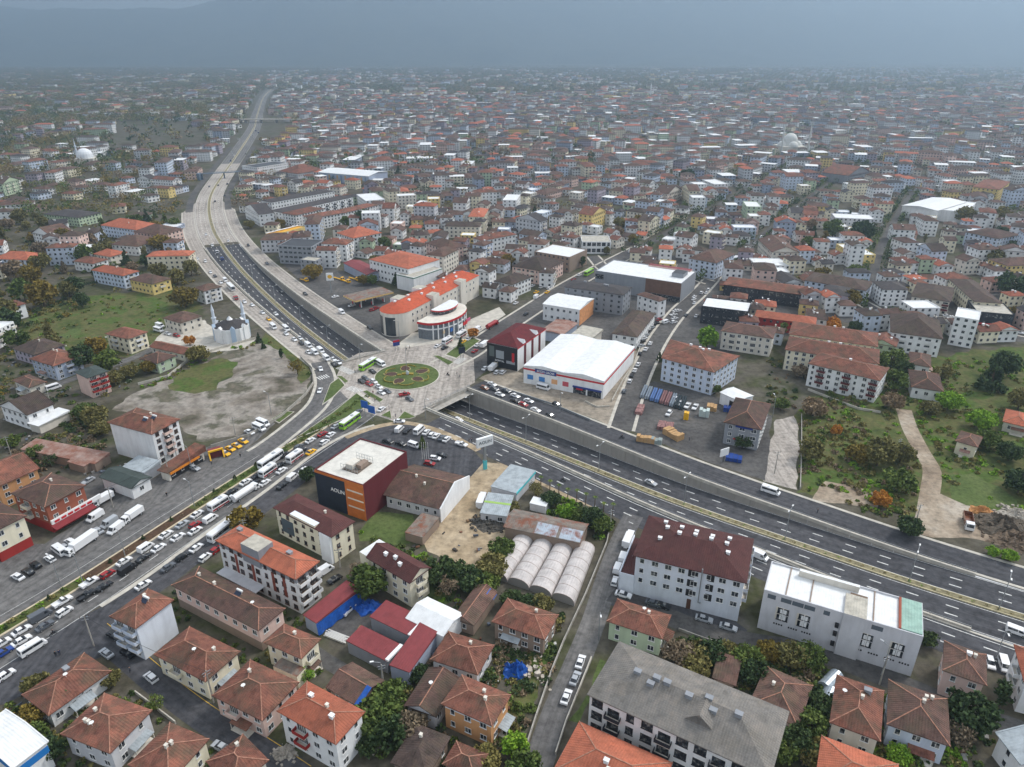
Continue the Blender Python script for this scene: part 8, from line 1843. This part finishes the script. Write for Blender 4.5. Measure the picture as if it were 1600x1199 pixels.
def mass_house(x, y, th, L, Wd, h, wk, rk, fl):
    c, s = math.cos(th), math.sin(th); hl, hw_ = L / 2, Wd / 2
    def P(a, b, z): return (x + a * c - b * s, y + a * s + b * c, z)
    mi = MK.index(wk)
    k = [(-hl, -hw_), (hl, -hw_), (hl, hw_), (-hl, hw_)]
    cl = (-x * c - y * s, x * s - y * c)
    for i in range(4):
        a, b = k[i], k[(i + 1) % 4]; mx, my = (a[0] + b[0]) / 2, (a[1] + b[1]) / 2
        ux, uy = b[0] - a[0], b[1] - a[1]; ln = math.hypot(ux, uy); ux /= ln; uy /= ln; nx, ny = uy, -ux
        if (cl[0] - mx) * nx + (cl[1] - my) * ny < 0: continue
        mass.face([P(*a, 0), P(*b, 0), P(*b, h), P(*a, h)], mi)
        if y < 2300:
            n = max(2, int(ln / 3.2)); st = 1 if y < 1300 else 1
            for f in range(fl):
                z = h * (f + .35) / fl; zh = min(1.4, h / fl * .5)
                for j in range(n):
                    t0 = ln * (j + .28) / n; t1 = ln * (j + .72) / n
                    mass.face([P(a[0] + ux * t0 + nx * .05, a[1] + uy * t0 + ny * .05, z), P(a[0] + ux * t1 + nx * .05, a[1] + uy * t1 + ny * .05, z), P(a[0] + ux * t1 + nx * .05, a[1] + uy * t1 + ny * .05, z + zh), P(a[0] + ux * t0 + nx * .05, a[1] + uy * t0 + ny * .05, z + zh)], len(MK) + len(MR))
    ri = len(MK) + MR.index(rk); o = .7; e = [(-hl - o, -hw_ - o), (hl + o, -hw_ - o), (hl + o, hw_ + o), (-hl - o, hw_ + o)]
    if rk == 'w': mass.face([P(*p, h + .1) for p in e], ri); return
    rise = .36 * min(hl, hw_)
    if hl >= hw_: r0, r1 = (-hl + hw_, 0), (hl - hw_, 0); F = [(e[0], e[1], r1, r0), (e[1], e[2], r1), (e[2], e[3], r0, r1), (e[3], e[0], r0)]
    else: r0, r1 = (0, -hw_ + hl), (0, hw_ - hl); F = [(e[0], e[1], r0), (e[1], e[2], r1, r0), (e[2], e[3], r1), (e[3], e[0], r0, r1)]
    for f in F: mass.face([P(*f[0], h), P(*f[1], h)] + [P(*q_, h + rise) for q_ in f[2:]], ri)
AUTO = []
for y, x, th, sc in cand:
    fl = random.choice((1, 2, 2, 3, 3, 4, 4, 5)) if PX((x, y, 0))[0] > 420 else random.choice((1, 2, 2, 2, 3, 4))
    L = random.uniform(11, 19) * (1 if fl < 4 else 1.15); Wd = random.uniform(10, 14); big = random.random() < .07; long_ = random.random() < .13
    if big: L *= 1.8; Wd *= 1.4; fl = random.choice((2, 3))
    elif long_: L = random.uniform(24, 36); Wd = random.uniform(11, 14); fl = random.choice((3, 4, 4, 5))
    if sc < 1: L, Wd, fl = random.uniform(9, 12), random.uniform(8, 11), random.choice((1, 2, 2, 3))
    if random.random() < .5: L, Wd = Wd, L
    r_ = max(L, Wd) * .5
    if not free(x, y, r_ * .66): continue
    if not offroad(x, y, r_ * .62): continue
    h = fl * 2.95 + .4; wk = random.choice(WPAL); rk = random.choice(RPAL) if not big else random.choice('wwn')
    tj = th + random.gauss(0, .07) + (.0, .28, -.22, .5, .12)[int(abs(math.sin(int(x // 170) * 12.9 + int(y // 170) * 78.2)) * 437) % 5]
    is_a = fl >= 3
    if (is_a and ind_a < 265) or (not is_a and ind_h < 215):
        px3 = [PX((x + a * math.cos(tj) - b * math.sin(tj), y + a * math.sin(tj) + b * math.cos(tj), h)) for a, b in ((-L / 2, -Wd / 2), (L / 2, -Wd / 2), (L / 2, Wd / 2))]
        lw, ln_ = min(LANDW, key=lambda q_: (q_[0].x - x) ** 2 + (q_[0].y - y) ** 2)
        dd = Vector((x - lw.x, y - lw.y)); rel = ('just ' if dd.length < 45 else '' if dd.length < 110 else 'well ') + (('beyond ' if dd.y > 0 else 'before ') if abs(dd.y) > abs(dd.x) else ('east of ' if dd.x > 0 else 'west of '))
        rt = 'flat' if rk == 'w' else random.choice(('hip', 'hip', 'hip', 'gabx', 'gaby'))
        base_lab = f'{WN[wk]} {NM[fl]}-storey {"block" if is_a else "house"}, {RN[rk]} {"flat" if rt == "flat" else "gable" if rt[0] == "g" else "hip"} roof {rel}{ln_}'
        AUTO.append((base_lab, px3, h, rt, wk, rk, fl, is_a, x, y))
        if is_a: ind_a += 1
        else: ind_h += 1
        FOOT.append((x, y, r_, [(x - r_, y - r_), (x + r_, y - r_), (x + r_, y + r_), (x - r_, y + r_)]))
    else:
        mass_house(x, y, tj, L * min(sc, 1.5), Wd * min(sc, 1.5), h, wk, rk, fl); mass_n += 1
        if y < 1500: FOOT.append((x, y, r_, [(x - r_, y - r_), (x + r_, y - r_), (x + r_, y + r_), (x - r_, y + r_)]))
from collections import defaultdict
grp = defaultdict(list)
for a in AUTO: grp[a[0]].append(a)
for lab, items in grp.items():
    items.sort(key=lambda a: a[8])
    for i, a in enumerate(items):
        l2 = lab if len(items) == 1 else lab + (', nearer west' if i == 0 and len(items) == 2 else ', nearer east' if len(items) == 2 else f', {ordn(i)} eastward')
        rt = a[3]
        building('apartment_block' if a[7] else 'house', l2, A_ if a[7] else H_, a[1], a[2], roof=rt, wall=a[4], rc=a[5], floors=a[6], near=False, over=.5 if rt != 'flat' else 0, pitch=random.uniform(.32, .44), balc=random.choice(('', 'a', 'b', 'ab')) if a[7] else '', chim=[(random.uniform(-.5, .5), random.uniform(-.5, .5), random.choice('cwwsd')) for _ in range(random.choice((0, 1, 2, 3)))] if rt != 'flat' else (), group='infill blocks of the town' if a[7] else 'infill houses of the town', cap=False)
print('infill', ind_a, ind_h, 'mass', mass_n, 'trees', len(far_trees))
o = mass.build('distant_houses', [WM(k) for k in MK] + [RM(k) for k in MR] + [glass]); tag(o, 'far roofs and houses of the town fading into haze', 'houses', kind='stuff')
# trees of the town: individuals nearest, the rest one mass
far_trees.sort(key=lambda p: p[1]); nt_ = 0; cl = [(np.array([0, 0, 0]), 0)]; tv, tf, tm_ = [], [], []; nbv = 0
TLAB = defaultdict(int)
for x, y in far_trees:
    if not clear(x, y, 2.5) or not offroad(x, y, 2): continue
    left = PX((x, y, 0))[0] < 420
    lf = random.choice(('green', 'dark', 'olive', 'olive', 'autumn', 'bare')); h = random.uniform(5, 11) if not left else random.uniform(6, 14)
    if nt_ < 130:
        sh = random.choice(('round', 'round', 'wide', 'cone', 'tall')); lw, ln_ = min(LANDW, key=lambda q_: (q_[0].x - x) ** 2 + (q_[0].y - y) ** 2)
        dd = Vector((x - lw.x, y - lw.y)); rel = (('beyond ' if dd.y > 0 else 'before ') if abs(dd.y) > abs(dd.x) else ('east of ' if dd.x > 0 else 'west of '))
        lab = f'{LN[lf]} {({"cone": "pointed", "tall": "slender", "wide": "spreading", "round": "rounded"})[sh]} tree among houses {rel}{ln_}'; TLAB[lab] += 1
        if TLAB[lab] > 1: lab += f', {ordn(TLAB[lab] - 1)} by distance'
        tree((x, y), h, sh, lf, lab, 'trees among the town houses'); nt_ += 1; continue
    for _ in range(random.choice((3, 4, 5)) if left else random.choice((1, 2, 3))):
        n = 46 if y < 1200 else 22; q = rng.normal(size=(n, 3)); q /= np.linalg.norm(q, axis=1)[:, None]; q *= rng.uniform(.6, 1.05, (n, 1)); s_ = h * (1 if y < 1500 else 1.3)
        ox, oy = random.uniform(-8, 8), random.uniform(-8, 8)
        if not clear(x + ox, y + oy, 1.5): continue
        v, f = leaf_cloud(q * np.array([s_ * .42, s_ * .42, s_ * .42]) + np.array([x + ox, y + oy, s_ * .55]), .55 if y < 1200 else 1.0)
        tv.append(v); tf.append(f + nbv); tm_.append(np.full(len(f), ('green', 'dark', 'olive', 'autumn', 'bare', 'bright').index(lf))); nbv += len(v)
for path in (ave3, s1b, s8):
    for p_, n_ in zip(path, nrm(path)):
        for sg in (-1, 1):
            if random.random() < .55: continue
            q0 = p_ + n_ * sg * 5.5; s_ = random.uniform(4.5, 7.5); n = 40; q = rng.normal(size=(n, 3)); q /= np.linalg.norm(q, axis=1)[:, None]; q *= rng.uniform(.6, 1.05, (n, 1))
            v, f = leaf_cloud(q * s_ * .42 + np.array([q0.x, q0.y, s_ * .6]), .5); tv.append(v); tf.append(f + nbv); tm_.append(np.full(len(f), random.choice((0, 1, 1)))); nbv += len(v)
# far woods and orchards of the plain
for _ in range(10500):
    y = 900 + 7400 * random.random() ** 1.1; x = random.uniform(-.85, .85) * y
    g = noise.noise(Vector((x * .0022, y * .0014, 2.2))); px_, py_ = PX((x, y, 0))
    lim = -.32 if (px_ < 420 or y > 2400) else .22
    if g < lim or not offroad(x, y, 4): continue
    s_ = random.uniform(9, 18); n = 20
    q = rng.normal(size=(n, 3)); q /= np.linalg.norm(q, axis=1)[:, None]; q *= rng.uniform(.5, 1.05, (n, 1))
    v, f = leaf_cloud(q * np.array([s_ * .6, s_ * .6, s_ * .4]) + np.array([x, y, s_ * .4]), 1.5)
    tv.append(v); tf.append(f + nbv); tm_.append(np.full(len(f), 3 if g > .42 and y > 1800 else random.choice((0, 1, 1, 2, 4)))); nbv += len(v)
tag(put('distant_woodland', np_mesh('distant_woodland', np.concatenate(tv), np.concatenate(tf), BL, np.concatenate(tm_))), 'trees of the far town and plain merging into woodland', 'woodland', kind='stuff')
# paved blocks between the far houses
# ================================================================= HILLS AND HAZE
nx_, ny_ = 170, 48; V = []; F = []
def smooth(a): a = min(1, max(0, a)); return a * a * (3 - 2 * a)
for j in range(ny_):
    for i in range(nx_):
        y = 7400 + 6200 * j / (ny_ - 1); x = (-1.0 + 2.0 * i / (nx_ - 1)) * 12000
        az = x / y
        crest = 710 + 420 * smooth((az + .42) / .17) + 100 * noise.noise(Vector((x * .0007, y * .0002, 1.))) + 60 * noise.noise(Vector((x * .0023, y * .0006, 5.)))
        rise = smooth((y - 8100 - 700 * noise.noise(Vector((x * .0004, .5, 3.))) - 500 * smooth((az + .1) / .5)) / 3600)
        rg = noise.fractal(Vector((x * .0010, y * .0010, 2.)), .9, 2.1, 6)
        V.append((x, y, -3 + crest * rise + 150 * rg * smooth((y - 7700) / 1700) * (1 - .6 * rise)))
for j in range(ny_ - 1):
    for i in range(nx_ - 1): a = j * nx_ + i; F.append((a, a + 1, a + nx_ + 1, a + nx_))
me = bpy.data.meshes.new('hills'); me.from_pydata(V, [], F); me.polygons.foreach_set('use_smooth', np.ones(len(F), dtype=bool))
me.materials.append(groundmat('forested_slope', [(30, 38, 30), (44, 52, 38), (72, 74, 54), (40, 48, 36), (92, 90, 70)], .0022, .012)); tag(put('hills', me), kind='structure')
zmax = max(v[2] for v in V)
mb = MB(); mb.box(-12700, 12700, -1900, 14200, -9.0, max(zmax, CAMH) + 30, bottom=True)
m = bpy.data.materials.new('haze_air'); m.use_nodes = True; n = m.node_tree; n.nodes.clear()
out = n.nodes.new('ShaderNodeOutputMaterial'); pv = n.nodes.new('ShaderNodeVolumePrincipled')
pv.inputs['Color'].default_value = (.42, .55, .68, 1); pv.inputs['Density'].default_value = HAZE; pv.inputs['Anisotropy'].default_value = .55
n.links.new(pv.outputs[0], out.inputs['Volume'])
hz = mb.build('haze', m); tag(hz, kind='stuff')
